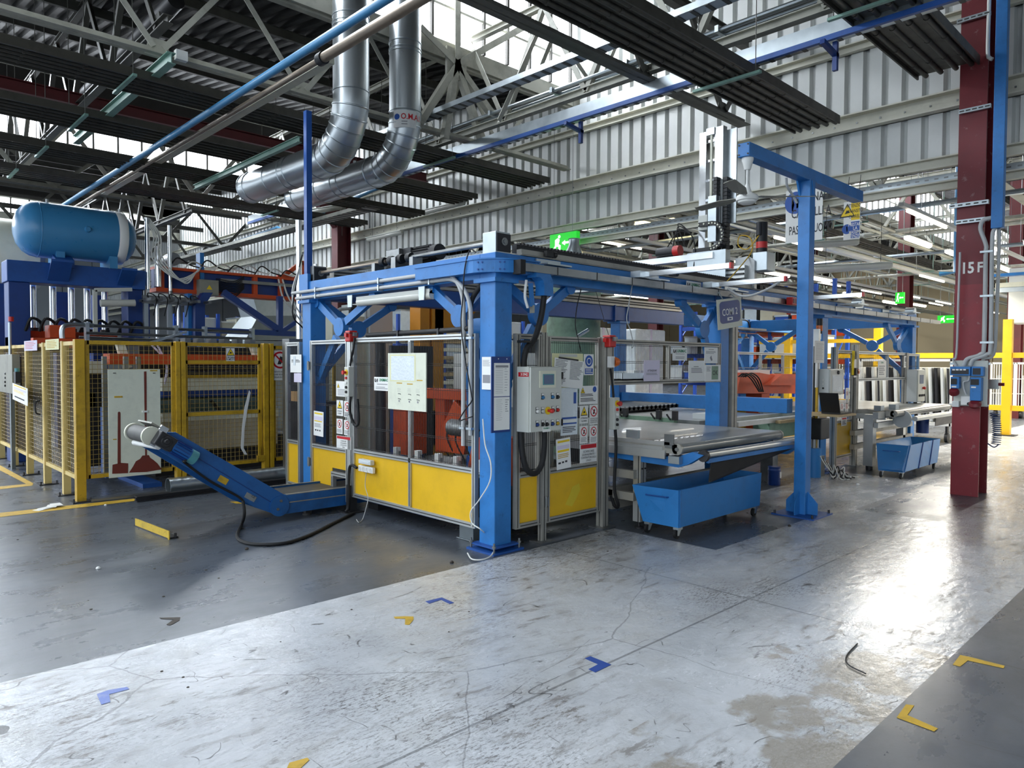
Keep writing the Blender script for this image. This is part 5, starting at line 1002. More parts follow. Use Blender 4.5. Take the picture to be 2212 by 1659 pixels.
# ================================================================== belt table, skips and the post with the fan
def belt_table(x0, x1, yt, zt, label, green=True, back=.35, mt='belt'):
    t = thing('belt_table', label, 'conveyor'); r = .05; z = zt-r
    sec = [(back, zt), (yt, zt)]+[(yt-r*math.sin(a*math.pi/8), z+r*math.cos(a*math.pi/8)) for a in range(1, 8)]+[(yt, z-r), (back, z-r)]
    b = MB(); vs = [V((x0, y, q)) for y, q in sec]; n = len(sec); vs += [V((x1, y, q)) for y, q in sec]
    b.add(vs, [(i, i+1, n+i+1, n+i) for i in range(n-1)], True); part('belt', b, M[mt], t)
    rl = part('front_roller', MB(True).cyl((x0-.02, yt, z), (x1+.02, yt, z), r*.96, 20), M['belt_green'], t)
    for x in (x0-.035, x1+.01): part('bearing_plate', MB().lathe([(0, 0), (.055, 0), (.055, .025), (0, .025)], (x, yt, z), (1, 0, 0), 20).box((x, yt, z-.045), (x+.025, back, z+.045)), M['alu_old'], t); part('axle', MB().cyl((x-.012, yt, z), (x+.04, yt, z), .018, 12), M['steel'], rl)
    part('side_rail', MB().box((x0-.06, yt+.12, z-.10), (x0-.035, back, z-.02)), M['alu'], t); part('cross_bar', MB().box((x0, back-.06, z-.14), (x1, back, z-.06)), M['alu'], t)
    return t
bt = belt_table(1.66, 3.66, -.76, .885, 'long grey belt table jutting towards the aisle over the first blue skip', back=1.9)
sn = MB().box((1.62, -.31, .90), (1.66, -.17, .98)); part('stop_plate', sn, M['galv'], bt); part('stop_plate', MB().box((1.62, -.72, .86), (1.64, -.62, .97)).box((1.6, -.72, .84), (1.66, -.64, .87)), M['steel'], bt)
part('side_profile', MB().box((1.62, -.68, .86), (1.65, .3, .895)).box((1.62, -.6, .80), (1.655, .3, .845)), M['alu'], bt)
part('rear_leg', MB().box((1.66, 1.60, 0), (1.74, 1.68, .80)), M['alu_old'], bt)
lg = part('leg', MB().box((1.655, -.325, .07), (1.745, -.235, .84)), M['alu'], bt); part('slot', MB().box((1.652, -.305, .07), (1.655, -.295, .84)).box((1.695, -.328, .07), (1.705, -.325, .84)), M['slot'], lg); part('levelling_foot', MB().cyl((1.70, -.28, 0), (1.70, -.28, .09), .012, 8).cyl((1.70, -.28, 0), (1.70, -.28, .015), .045, 14), M['dark_steel'], lg)
bo = MB()
for z in (.60, .70, .78):
    for x in (1.675, 1.725): bo.cyl((x, -.325, z), (x, -.334, z), .009, 8)
part('bolt', bo, M['black'], lg, kind='stuff')
for z in (.30, .16): part('cross_rail', MB().box((1.60, -.02, z), (3.6, .06, z+.08)), M['alu_old'], bt)
part('under_rail', MB().box((1.60, -.28, .50), (1.66, 1.2, .58)).box((1.60, -.28, .28), (1.66, 1.2, .36)), M['alu_old'], bt)
part('blue_arm', MB().prism([(1.66, .1, .78), (1.66, -.72, .75), (1.66, -.90, .82), (1.66, -1.02, .80), (1.66, -.86, .70), (1.66, -.75, .66), (1.66, .1, .68)], (.07, 0, 0)), M['blue'], bt); part('blue_arm', MB().prism([(3.70, .1, .76), (3.70, -.95, .74), (3.70, -1.02, .80), (3.70, -1.02, .74), (3.70, -.85, .62), (3.70, .1, .60)], (.07, 0, 0)), M['blue'], bt)
part('motor_bracket', MB().box((1.60, -.80, .70), (1.78, -.68, .77)), M['galv'], bt)
part('hand_bar', MB(True).cyl((1.72, -.965, .79), (3.84, -.985, .785), .034, 16), M['alu'], bt); part('blue_strip', MB().box((1.78, -1.0, .715), (3.74, -.98, .755)), M['blue'], bt)
for x in (1.70, 3.80): part('bar_clamp', MB().lathe([(0, -.02), (.055, -.02), (.055, .02), (0, .02)], (x, -1.0, .79), (1, 0, 0), 18), M['dark_steel'], bt)
part('rubber_apron', MB().prism([(1.86, -.985, .73), (3.70, -.985, .74), (3.60, -.96, .70), (2.9, -.90, .60), (2.0, -.90, .50), (1.88, -.95, .52)], (0, .008, 0)), M['rubber'], bt)
t = thing('transfer_table', 'wide brown roller table inside the cell behind the belt table', 'conveyor'); part('top', MB().box((4.0, 1.95, .93), (5.8, 3.1, .98)), M['belt_dark'], t)
for i in range(16): part('roller', MB(True).cyl((4.05+.112*i, 1.95, .965), (4.05+.112*i, 3.1, .965), .035, 8), M['steel'], t)
for x in (4.05, 5.6): part('leg', MB().box((x, 2.05, 0), (x+.1, 3.0, .95)), M['dark_steel'], t)
t = thing('green_frame', 'pale green machine bed with stops between the two belt tables', 'machine'); part('bed', MB().box((3.86, .75, .76), (3.94, 2.1, .92)), M['green_grey'], t); part('bed', MB().box((5.1, .05, .62), (6.75, .3, .84)), M['green_grey'], t, bev=.01); part('rail', MB().box((4.2, .02, .84), (6.7, .10, .90)), M['alu'], t); part('rail', MB().box((4.2, .3, .86), (6.7, .38, .92)), M['alu'], t); part('table', MB().box((3.98, .45, .84), (5.9, 1.9, .90)), M['belt'], t); part('plate', MB().box((5.2, -.05, .83), (6.7, .02, .87)), M['wood'], t); part('leg', MB().box((5.3, .1, 0), (5.45, .28, .62)).box((6.5, .1, 0), (6.65, .28, .62)), M['steel'], t)
for y in (1.5, .95, .7): c = part('stop', MB().box((3.82, y, .90), (3.88, y+.06, 1.02)), M['dark_steel'], t); part('sensor', MB().cyl((3.85, y+.1, .90), (3.85, y+.16, .97), .012, 8), M['black'], c)
part('white_block', MB().box((4.3, .5, .90), (4.7, .75, .97)), M['box_light'], t)
def skip(label, B, T, zb, zt, seams=()):
    "B and T: four plan corners of the floor and of the rim, front left first, going round"
    t = thing('tipping_skip', label, 'skip cart'); b = MB()
    def sh(q, k, z): c = V((sum(p[0] for p in q)/4, sum(p[1] for p in q)/4)); return [V((c.x+(p[0]-c.x)*k[0], c.y+(p[1]-c.y)*k[1], z)) for p in q]
    o0, o1 = sh(B, (1, 1), zb), sh(T, (1, 1), zt); i1, i0 = sh(T, (.985, .94), zt), sh(B, (.98, .92), zb+.02); vs = o0+o1+i1+i0
    fs = [(3, 2, 1, 0), (12, 13, 14, 15)]
    for k in range(4): n = (k+1) % 4; fs += [(k, n, 4+n, 4+k), (4+k, 4+n, 8+n, 8+k), (8+k, 8+n, 12+n, 12+k)]
    part('body', b.add(vs, fs), M['cart_blue'], t)
    for s_ in seams: a, c = o0[0].lerp(o0[1], s_), o1[0].lerp(o1[1], s_); part('seam_rib', MB().bar(a+V((0, -.004, 0)), c+V((0, -.004, 0)), .02, .012), M['blue_dark'], t)
    part('corner_strip', MB().bar(o0[0]+V((.03, -.004, 0)), o1[0]+V((.03, -.004, 0)), .03, .006), M['blue'], t)
    m_ = (o0[0]+o0[3]+o1[0]+o1[3])/4+ZUP*.10; d_ = (o1[3]-o1[0]).normalized(); q = [m_-d_*.12, m_-d_*.11+V((-.03, 0, 0)), m_+d_*.11+V((-.03, 0, 0)), m_+d_*.12]; part('handle', MB().tube(q, .007, 6), M['blue_dark'], t)
    for p in sh(B, (.94, .82), 0):
        w = part('caster', MB().box((p.x-.035, p.y-.03, .085), (p.x+.035, p.y+.03, zb)).prism([(p.x-.03, p.y-.022, .09), (p.x+.03, p.y-.022, .09), (p.x-.01, p.y-.022, .03), (p.x-.035, p.y-.022, .03)], (0, .004, 0)).prism([(p.x-.03, p.y+.018, .09), (p.x+.03, p.y+.018, .09), (p.x-.01, p.y+.018, .03), (p.x-.035, p.y+.018, .03)], (0, .004, 0)), M['galv'], t)
        part('wheel', MB().lathe([(0, -.014), (.025, -.014), (.026, -.012), (.044, -.012), (.044, .012), (.026, .012), (.025, .014), (0, .014)], (p.x-.02, p.y, .044), (0, 1, 0), 18), M['rubber'], w)
    return t
skip('blue tipping skip on casters under the long belt table', [(1.57, -.82), (3.14, -.82), (3.14, -.42), (1.57, -.42)], [(1.55, -.83), (3.15, -.83), (3.15, -.34), (1.50, -.34)], .11, .465)
B2 = [P(x, y, Z=.1) for x, y in ((1950, 1021), (2029, 999))]; T2 = [P(x, y, Z=.42) for x, y in ((1963, 963), (2041, 948))]
skip('smaller blue skip with two seams beside the red column', [(B2[0].x, B2[0].y), (B2[1].x, B2[0].y), (B2[1].x, B2[0].y+.33), (B2[0].x, B2[0].y+.33)], [(T2[0].x, T2[0].y), (T2[1].x, T2[0].y), (T2[1].x, T2[0].y+.46), (T2[0].x, T2[0].y+.46)], .1, .42, (.42, .74))
t = thing('drum', 'dark blue paint drum with a white label under the belt table end', 'drum'); p = P(1672, 1047, Z=0); part('body', MB().lathe([(0, 0), (.075, 0), (.08, .01), (.08, .19), (.084, .195), (.084, .21), (.08, .215), (.08, .235), (.084, .24), (.084, .25), (0, .25)], p, (0, 0, 1), 28), M['navy'], t); part('label', MB().box((p.x+.0, p.y-.083, .10), (p.x+.04, p.y-.078, .18)), M['white'], t)
# fan post
t = thing('fan_post', 'blue T-shaped post on a gusseted foot carrying the ceiling fan', 'post')
part('shaft', MB().box((3.47, -1.17, 0), (3.60, -1.04, 3.62)), M['blue'], t, bev=.006); part('arm', MB().box((2.16, -1.165, 3.60), (4.95, -1.045, 3.73)), M['blue'], t, bev=.006)
part('foot_plate', MB().box((3.30, -1.34, 0), (3.78, -.87, .015)), M['blue_dark'], t)
for d in ((1, 0), (-1, 0), (0, 1), (0, -1)):
    c = V((3.535+d[0]*.065, -1.105+d[1]*.065, 0)); dv = V((d[0], d[1], 0)); sv = V((-d[1], d[0], 0))*.01
    part('gusset', MB().prism([c-sv/2, c+dv*.11-sv/2, c+dv*.11+ZUP*.14-sv/2, c+ZUP*.26-sv/2], sv), M['blue'], t)
part('head_gusset', MB().prism([(3.40, -1.045, 3.60), (3.47, -1.045, 3.60), (3.47, -1.045, 3.44)], (0, -.02, 0)).prism([(3.50, -1.18, 3.60), (3.57, -1.18, 3.60), (3.535, -1.18, 3.46)], (0, .02, 0)), M['blue'], t)
for y, z in ((-1.15, 3.62), (-1.06, 3.62), (-1.15, 3.71), (-1.06, 3.71)): part('bolt', MB().cyl((2.155, y, z), (2.162, y, z), .009, 8), M['dark_steel'], t)
for x, y in ((3.33, -1.31), (3.75, -1.31), (3.33, -.9), (3.75, -.9)): part('anchor_bolt', MB().cyl((x, y, .015), (x, y, .05), .012, 8), M['dark_steel'], t)
part('grey_lead', MB().tube(spline([(3.2, -1.03, 3.6), (3.25, -1.02, 3.52), (3.4, -1.02, 3.44), (3.46, -1.03, 3.38)]), .014, 8), M['cable_grey'], t)
t = thing('ceiling_fan', 'white three-blade ceiling fan hung from the blue post arm', 'fan'); c = V((2.24, -1.105, 0))
part('canopy', MB().lathe([(0, 3.60), (.055, 3.60), (.055, 3.58), (.048, 3.56), (.032, 3.50), (.028, 3.49), (0, 3.49)], c, (0, 0, 1), 22), M['white'], t); part('rod', MB(True).cyl(c+ZUP*3.30, c+ZUP*3.50, .012, 12), M['white'], t)
part('lower_cup', MB().lathe([(.014, 3.36), (.022, 3.33), (.045, 3.27), (.05, 3.26), (0, 3.26)], c, (0, 0, 1), 20), M['white'], t)
part('motor_housing', MB().lathe([(0, 3.27), (.06, 3.265), (.095, 3.245), (.105, 3.225), (.10, 3.20), (.085, 3.195), (.08, 3.18), (.05, 3.165), (0, 3.16)], c, (0, 0, 1), 30), M['white'], t)
for a in (math.radians(-44.8), math.radians(75), math.radians(195)):
    d = V((math.cos(a), math.sin(a), 0)); s_ = V((-d.y, d.x, 0)); q = c+ZUP*3.235
    bl = part('blade', MB().prism([q+d*.12+s_*.03, q+d*.12-s_*.03, q+d*.30-s_*.06-ZUP*.01, q+d*.66-s_*.05-ZUP*.01, q+d*.68, q+d*.66+s_*.05+ZUP*.012, q+d*.30+s_*.06+ZUP*.012], ZUP*.006), M['press_grey'], t); part('blade_arm', MB().bar(q+d*.06, q+d*.16, .03, .01), M['steel'], bl)
# signs on the machine and under the roof
S = Sheet('hanging_sign', 'tilted blue COMI 2 sign on a cream plate hung from the front beam', 'sign', 'x', 1548, 648, 1600, 717, k=-.12, mt='cream', off=.10, thick=.006, skew=.13)
rr = .12; pts = []
for cx, cy_, a0 in ((.09+rr, .08+rr, math.pi), (.93-rr, .08+rr, 1.5*math.pi), (.93-rr, .82-rr, 0), (.09+rr, .82-rr, .5*math.pi)):
    for k in range(5): pts.append((cx+rr*math.cos(a0+k*math.pi/8), cy_+rr*math.sin(a0+k*math.pi/8)))
S.poly(pts, 'navy', 'blue_field'); S.txt('COMI 2', .5, .46, .24, 'white', .012, .95); S.lines(.22, .16, .8, .26, 2, 'button_blue', .5, .05); [part('hanger', MB().bar(S.p(d_, .02), V((S.p(d_, 0).x, -.165, 2.47)), .02, .006), M['galv'], S.t) for d_ in (.25, .75)]; S.rect(.38, .63, .6, .74, 'white', 'small_logo', .003).rect(.44, .66, .55, .71, 'navy', 'small_logo', .004)
Sheet('sign_plate', 'white maker plate lettered UNIMAC on the front beam', 'sign', 'x', 1483, 606, 1514, 636, k=-.02, mt='white', off=.02).txt('UNIMAC', .6, .28, .26, 'ink_green', .02).poly([(.05, .16), (.1, .16), (.12, .4), (.2, .16), (.24, .16), (.24, .42), (.2, .42), (.19, .3), (.13, .44), (.05, .4)], 'ink')
S = Sheet('hanging_sign', 'large white hanging sign about pedestrians and trolleys behind the fan post', 'sign', 'y', 1698, 413, 1776, 517, k=6.62, mt='white', off=0, thick=.01); S.disc(.27, .25, .21, 'ink_blue').poly([(.16, .2), (.2, .18), (.24, .28), (.2, .4), (.17, .4)], 'white').poly([(.28, .2), (.36, .18), (.38, .34), (.3, .36)], 'white').txt('PERSONALE', .69, .20, .17, 'ink', .01, .62).txt('CARRELLI A', .69, .47, .17, 'ink', .01, .62).txt("PASSO D'UOMO", .69, .78, .17, 'ink', .01, .5)
for d_ in (.1, .9): part('hanger_wire', MB().wire(S.p(d_, 0), V((S.p(d_, 0).x+.06, S.p(d_, 0).y, 4.36)), .004), M['dark_steel'], S.t)
S = Sheet('hanging_sign', 'narrow white hanging sign with yellow and blue fields below the arm tip', 'sign', 'y', 1823, 437, 1857, 515, k=6.60, mt='white', off=0, thick=.01); S.tri(.22, .25, .16).disc(.22, .72, .13, 'ink_blue').rect(.46, .04, .98, .50, 'ink_yellow').rect(.46, .54, .98, .97, 'ink_blue').txt('ATTENZIONE', .72, .13, .09, 'ink', .01, .62).txt('TRANSITO', .72, .27, .09, 'ink', .01, .65).txt('CARRELLI', .72, .41, .09, 'ink', .01, .65).txt('PRESTARE', .72, .62, .09, 'white', .01, .65).txt('LA', .72, .72, .09, 'white', .01, .8).txt('MASSIMA', .72, .82, .09, 'white', .01, .65).txt('ATTENZIONE', .72, .92, .09, 'white', .01, .62).poly([(.17, .64), (.25, .66), (.27, .76), (.2, .8)], 'white')
for d_ in (.2, .9): part('hanger_wire', MB().wire(S.p(d_, 0), V((S.p(d_, 0).x+.06, S.p(d_, 0).y, 4.36)), .004), M['dark_steel'], S.t)
def exit_sign(label, x0, y0, x1, y1, k):
    S = Sheet('exit_sign', label, 'sign', 'y', x0, y0, x1, y1, k=k, mt='exit_green', off=0, thick=.10)
    S.poly([(.20, .30), (.30, .22), (.38, .30), (.34, .52), (.42, .60), (.40, .88), (.34, .88), (.33, .66), (.26, .62), (.16, .86), (.10, .80), (.20, .58)], 'exit_white', 'running_figure').disc(.36, .16, .08, 'exit_white', name='figure_head').rect(.48, .44, .95, .54, 'exit_white', 'arrow').poly([(.46, .49), (.58, .36), (.58, .62)], 'exit_white', 'arrow_head')
    for d_ in (.15, .85): part('hanger_rod', MB().wire(S.p(d_, 0), V((S.p(d_, 0).x, S.p(d_, 0).y, deck(S.p(d_, 0).y))), .006), M['steel'], S.t)
    return S
exit_sign('green lit exit sign with running figure above the corner of the machine', 1188, 508, 1245, 543, 6.35)
exit_sign('small green lit exit sign high above the second station', 1934, 632, 1952, 655, 18.0)
exit_sign('wide green lit exit sign left of the red column', 2025, 682, 2065, 697, 22.0)
# light barrier arms and the linear robot on the front beam
def arm(x, label, L=1.0, dx=.06):
    t = thing('light_barrier', label, 'sensor arm'); part('arm', MB().bar((x, -.12, 2.54), (x+dx, -.12-L, 2.55), .045, .05), M['chrome'], t); part('end_cap', MB().bar((x+dx, -.12-L, 2.55), (x+dx, -.14-L, 2.55), .05, .055), M['red'], t); part('bracket', MB().box((x-.10, -.22, 2.505), (x+.06, -.10, 2.57)).box((x+.06, -.18, 2.506), (x+.32, -.02, 2.516)), M['galv'], t); return t
arm(1.86, 'bright aluminium sensor arm with red cap, left of the maker plate'); arm(3.22, 'bright aluminium sensor arm with red cap, reaching to the fan post', .88, .05)
arm(5.6, 'grey sensor arm on the front beam right of the fan post', .8, .05)
solo('grey_hose', MB(True).tube(spline([(3.5, -.2, 2.52), (3.5, -.35, 2.43), (3.4, -.55, 2.41), (3.3, -.8, 2.46), (3.27, -.95, 2.53)]), .014, 8), M['cable_grey'], 'grey hose sagging below the right sensor arm', 'cable')
for i, x in enumerate((5.05, 5.45)): t = thing('signal_box', ('red signal box on the cable duct, nearer to the fan post', 'red signal box on the cable duct, second from the fan post')[i], 'signal'); part('housing', MB().box((x, -.26, 2.42), (x+.14, -.175, 2.52)), M['red'], t, bev=.006); part('lens', MB().box((x+.02, -.265, 2.44), (x+.12, -.26, 2.50)), M['red_paint'], t)
for i, x in enumerate((7.2, 9.6)): t = thing('side_lamp', ('small grey bracket lamp on the front beam above the second station', 'small grey bracket lamp near the far end of the front beam')[i], 'lamp'); part('bracket', MB().box((x-.3, -.4, 2.53), (x+.1, -.1, 2.545)), M['galv'], t); part('head', MB(True).cyl((x+.15, -.3, 2.58), (x+.15, -.15, 2.58), .06, 14), M['galv'], t)
t = thing('linear_robot', 'tall aluminium linear robot with black cable chains riding on the gantry', 'robot'); XR = 4.5
q = lambda px, py, X=XR: P(px, py, X=X)
part('bridge_beam', MB().box((4.35, .05, 2.74), (4.55, 3.0, 2.90)), M['alu'], t); part('bridge_rail', MB().box((4.32, .05, 2.78), (4.35, 3.0, 2.80)).box((4.32, .05, 2.84), (4.35, 3.0, 2.86)), M['slot'], t)
part('chain_tray', MB().box((4.25, .45, 3.02), (4.40, 2.6, 3.10)), M['chrome'], t); part('carriage', MB().box((4.28, .28, 2.72), (4.40, .85, 3.12)), M['galv'], t)
part('end_plate', MB().prism([(4.42, .22, 3.0), (4.42, .05, 3.02), (4.42, -.05, 2.95), (4.42, -.05, 2.60), (4.42, .22, 2.60)], (.06, 0, 0)), M['steel'], t); part('gearbox', MB().box((4.45, -.20, 2.82), (4.68, .0, 3.06)), M['galv'], t, bev=.01)
p = V((4.56, -.07, 0)); part('drive_motor', MB(True).cyl(p+ZUP*3.06, p+ZUP*3.12, .07, 20).cyl(p+ZUP*3.20, p+ZUP*3.45, .07, 20), M['black'], t); part('motor_ring', MB(True).cyl(p+ZUP*3.12, p+ZUP*3.20, .072, 20), M['red'], t); part('plug', MB(True).cyl(p+V((-.07, 0, 3.28)), p+V((-.07, 0, 3.44)), .035, 12), M['dark_steel'], t)
part('yellow_cable', MB(True).tube(spline([p+V((-.07, 0, 3.28)), p+V((-.08, .15, 3.12)), p+V((-.08, .28, 3.18)), p+V((-.08, .26, 3.3)), p+V((-.08, .12, 3.26)), p+V((-.06, .1, 3.1)), p+V((-.3, .1, 2.9)), p+V((-.9, -.0, 2.6)), p+V((-1.2, -.05, 2.5))]), .007, 6), M['tape_yellow'], t)
zt = q(1520, 290).z; part('mast', MB().box((4.44, .68, 2.95), (4.54, .78, zt)), M['chrome'], t); part('mast', MB().box((4.46, .44, 3.0), (4.56, .56, zt+.04)), M['alu'], t); part('mast_plate', MB().box((4.56, .30, 3.5), (4.58, .46, zt)), M['galv'], t)
part('ball_screw', MB().box((4.46, .60, 3.05), (4.49, .63, zt)), M['cream'], t); part('head_block', MB().box((4.44, .56, zt-.05), (4.56, .68, zt+.04)), M['galv'], t)
for i in range(6): part('rung', MB().box((4.47, .56, 3.3+.26*i), (4.50, .68, 3.33+.26*i)), M['chrome'], t)
part('servo_box', MB().box((4.36, .60, 3.42), (4.48, .74, 3.62)), M['box_grey'], t, bev=.008); part('slide_plate', MB().box((4.34, .46, 3.25), (4.44, .58, 3.85)), M['galv'], t); part('motor', MB(True).cyl((4.33, 1.35, 3.18), (4.33, 1.08, 3.18), .075, 18), M['dark_steel'], t); part('motor_band', MB(True).cyl((4.33, 1.08, 3.18), (4.33, .99, 3.18), .077, 18), M['red'], t)
def chain(pts, w, nm='cable_chain'):
    pts = [V(p_) for p_ in pts]; b = MB()
    for i in range(len(pts)-1): a, c_ = pts[i], pts[i+1]; b.bar(a.lerp(c_, .06), a.lerp(c_, .92), w, .055, up=V((1, 0, 0)).cross((c_-a).normalized()))
    part(nm, b, M['black'], t, 'black cable chain', kind='stuff')
chain([(4.5, .40, 3.05+.05*i) for i in range(22)], .09); chain([(4.42, .50, 4.10-.05*i+.0) for i in range(8)], .10)
ar = arc((4.36, .52, 3.32), (0, -1, 0), (0, 0, 1), .17, -1.5, 1.7, 12); chain([(4.36, .80, 3.15)]+[tuple(p_) for p_ in ar]+[(4.36, .72, 3.49)], .10)
for p_ in ar+[V((4.36, .62, 3.49)), V((4.36, .70, 3.49))]: part('chain_pin', MB().cyl(p_+V((-.05, 0, 0)), p_+V((-.058, 0, 0)), .012, 8), M['cream'], t)
for i in range(4): part('black_lead', MB(True).tube(spline([(4.3, 1.2-.1*i, 3.22), (4.28, 1.0, 3.42+.04*i), (4.3, .8, 3.36), (4.3, .74, 3.1), (4.25, .76, 2.8)]), .008, 6), M['rubber'], t)
# hanging leads in front of the right guard
solo('hanging_cable', MB(True).tube(spline([P(x, y, Y=-.02) for x, y in ((1255, 625), (1246, 665), (1243, 700), (1247, 725), (1255, 760))]), .005, 6), M['rubber'], 'thin dark lead hanging below the front beam left of the red switch', 'cable')
solo('hanging_cable', MB(True).tube(spline([P(x, y, Y=-.02) for x, y in ((1366, 615), (1358, 660), (1354, 690), (1362, 715), (1368, 745), (1364, 752))]), .006, 6), M['cable_grey'], 'bent grey lead hanging below the front beam right of the red switch', 'cable')
solo('grey_rod', MB(True).cyl(P(1248, 726, Y=.6), P(1270, 713, Y=.6), .02, 10), M['galv'], 'short grey rod slanting up behind the right guard door', 'rod')
t = thing('air_valve', 'grey pendant switch hanging under the blue spout beside the disc', 'switch'); part('body', MB().box(P(1144, 660, Y=-.06), P(1155, 676, Y=-.12)), M['press_grey'], t, bev=.01); part('lead', MB(True).tube(spline([P(1137, 605, Y=-.09), P(1134, 640, Y=-.09), P(1140, 665, Y=-.09)]), .012, 8), M['white'], t); part('blue_strap', MB().bar(P(1146, 612, Y=-.09), P(1150, 662, Y=-.09), .05, .01), M['blue'], t)
# ================================================================== second station
guard('narrow guard panel of the second station with the yellow sheet and laptop shelf', 'x', 7.00, 7.78, .17, 1.86, .72, (), mt='alu_old', solid='yellow')
guard('upper guard panel of the second station above its belt table', 'x', 7.88, 10.28, 1.36, 1.85, None, (9.3,), mt='alu')
guard('end guard panel of the second station beside the far blue column', 'x', 10.30, 10.98, 1.36, 1.84, None, (), mt='alu')
guard('rear guard panel of the second station with yellow sheets below', 'x', 7.5, 10.2, .15, 1.85, .80, (8.4, 9.3), mt='alu', solid='yellow', off=1.9, step=.05)
post('grey profile post at the laptop shelf of the second station', 6.98, -.02, 1.9, .08); post('grey profile post between the second station panels', 7.78, -.02, 1.95, .09); post('grey profile post right of the second belt table', 10.2, 0, 1.85, .09)
t = thing('striped_post', 'tall black and yellow edged post beside the fan post', 'post'); part('profile', MB().box((6.30, -.08, .3), (6.36, 0, 2.15)), M['alu'], t); part('black_edge', MB().box((6.27, -.09, .3), (6.30, -.02, 1.9)), M['black'], t); part('yellow_edge', MB().box((6.265, -.095, .35), (6.272, -.06, 1.85)), M['tape_yellow'], t); part('scale_strip', MB().box((6.20, -.10, 1.3), (6.26, -.08, 1.9)), M['white'], t); part('foot', MB().box((6.2, -.15, 0), (6.42, .05, .3)), M['steel'], t)
t = thing('signal_tower', 'black and amber signal beacon on top of the striped post', 'beacon'); p = P(1770, 712, Y=-.05); part('base', MB(True).cyl(p-ZUP*.06, p-ZUP*.02, .04, 16), M['black'], t); part('amber_lens', MB(True).cyl(p-ZUP*.02, p+ZUP*.06, .045, 16), M['lamp_orange'], t); part('cap', MB(True).cyl(p+ZUP*.06, p+ZUP*.16, .045, 16), M['black'], t); part('pole', MB().box((p.x-.02, p.y-.02, 2.0), (p.x+.02, p.y+.02, p.z-.06)), M['galv'], t)
Sheet('paper_sheet', 'white listing hung on the striped post of the second station', 'paper', 'x', 1760, 736, 1780, 784, k=-.06, mt='paper', off=.05).lines(.15, .1, .9, .9, 14, 'ink_grey', .25, .2)
def cbox(label, px0, py0, px1, py1, X, depth, w_, btn=True):
    t = thing('control_box', label, 'control box'); a = P(px0, py0, X=X); b = P(px1, py1, X=X); zt_, zb_ = a.z, P(px0, py1, X=X).z
    part('cabinet', MB().box((X, b.y+.02, zb_), (X+w_, a.y, zt_)), M['box_light'], t, bev=.006); d = part('door', MB().box((X+.01, b.y, zb_+.01), (X+w_-.01, b.y+.02, zt_-.01)), M['box_grey'], t, bev=.004); return t, d, X+w_, b.y, zb_, zt_
t, d, x1, yd_, zb_, zt_ = cbox('pale control box with a cloudy window and black key switch, second station', 1766, 797, 1793, 853, 6.35, .3, .50); x0 = 6.35
part('window', MB().box((x0+.09, yd_-.004, zb_+.05), (x1-.08, yd_, zt_-.10)), M['plastic_wrap'], d); part('window_frame', MB().box((x0+.07, yd_-.002, zb_+.03), (x1-.06, yd_, zt_-.08)), M['box_light'], d); part('key_switch', MB().lathe([(0, .02), (.025, .02), (.03, 0)], ((x0+x1)/2+.02, yd_, zt_-.05), (0, -1, 0), 14), M['black'], d)
for dz in (.1, .16, .22): part('side_button', MB().cyl((x0-.008, yd_+.1, zb_+dz), (x0, yd_+.1, zb_+dz), .014, 10), M['black' if dz < .12 else 'white'], t)
t, d, x1, yd_, zb_, zt_ = cbox('pale control box with small screen and red stop knob at the far belt table', 1959, 798, 1982, 868, 10.2, .3, .42); x0 = 10.2
part('screen', MB().box((x0+.1, yd_-.006, zt_-.26), (x0+.3, yd_, zt_-.10)), M['screen'], d); part('stop_button', MB().lathe([(0, .05), (.025, .05), (.03, .03), (.015, 0)], (x0+.27, yd_, zt_-.34), (0, -1, 0), 14), M['red'], d)
for i in range(4): part('push_button', MB().lathe([(0, .02), (.02, .02), (.022, 0)], (x0+.08+.09*i, yd_, zb_+.12), (0, -1, 0), 12), M['black'], d)
part('black_lead', MB(True).tube(spline([(x0+.2, yd_+.1, zb_), (x0+.22, yd_+.1, zb_-.15), (x0+.3, yd_+.1, zb_-.3)]), .03, 8), M['rubber'], t)
t = thing('laptop', 'open black laptop on the wooden shelf of the second station', 'laptop'); a = P(1815, 893, Z=.94); part('keyboard_base', MB().box((a.x-.30, a.y-.12, .945), (a.x+.10, a.y+.14, .965)), M['black'], t); part('lid', MB().obox((a.x-.34, a.y+.01, 1.10), V((-.10, 0, .28)), (0, .26, 0), (.012, 0, .004)), M['black'], t); part('display', MB().obox((a.x-.332, a.y+.01, 1.10), V((-.085, 0, .24)), (0, .23, 0), (.006, 0, .002)), M['dark_steel'], t)
solo('shelf_board', MB().box((a.x-.45, a.y-.16, .915), (a.x+.16, -.02, .943)), M['wood'], 'thin wooden shelf carrying the laptop', 'shelf')
Sheet('sign_plate', 'white notice with red header on the second station panel under the shelf', 'sign', 'x', 1818, 902, 1829, 919, k=-.02, mt='white').rect(.1, .06, .9, .26, 'ink_red').lines(.1, .4, .9, .9, 3, 'ink')
for i, (x0, y0, x1, y1) in enumerate(((1827, 838, 1833, 872), (1815, 871, 1822, 892), (1826, 871, 1832, 891))): Sheet('sign_plate', ('white strip of prohibition signs beside the second station box', 'white prohibition sign left of the pair above the laptop', 'white prohibition sign right of the pair above the laptop')[i], 'sign', 'x', x0, y0, x1, y1, k=-.02, mt='white').ban(.5, .35, .26 if i else .13).lines(.1, .7, .9, .95, 3, 'ink_grey')
Sheet('sign_plate', 'white maker sheet with green lettering on the second upper panel', 'sign', 'x', 1897, 779, 1914, 815, k=0, mt='white').txt('UNIMAC', .5, .12, .1, 'ink_green', .02, .9).lines(.12, .3, .88, .9, 5, 'ink_grey')
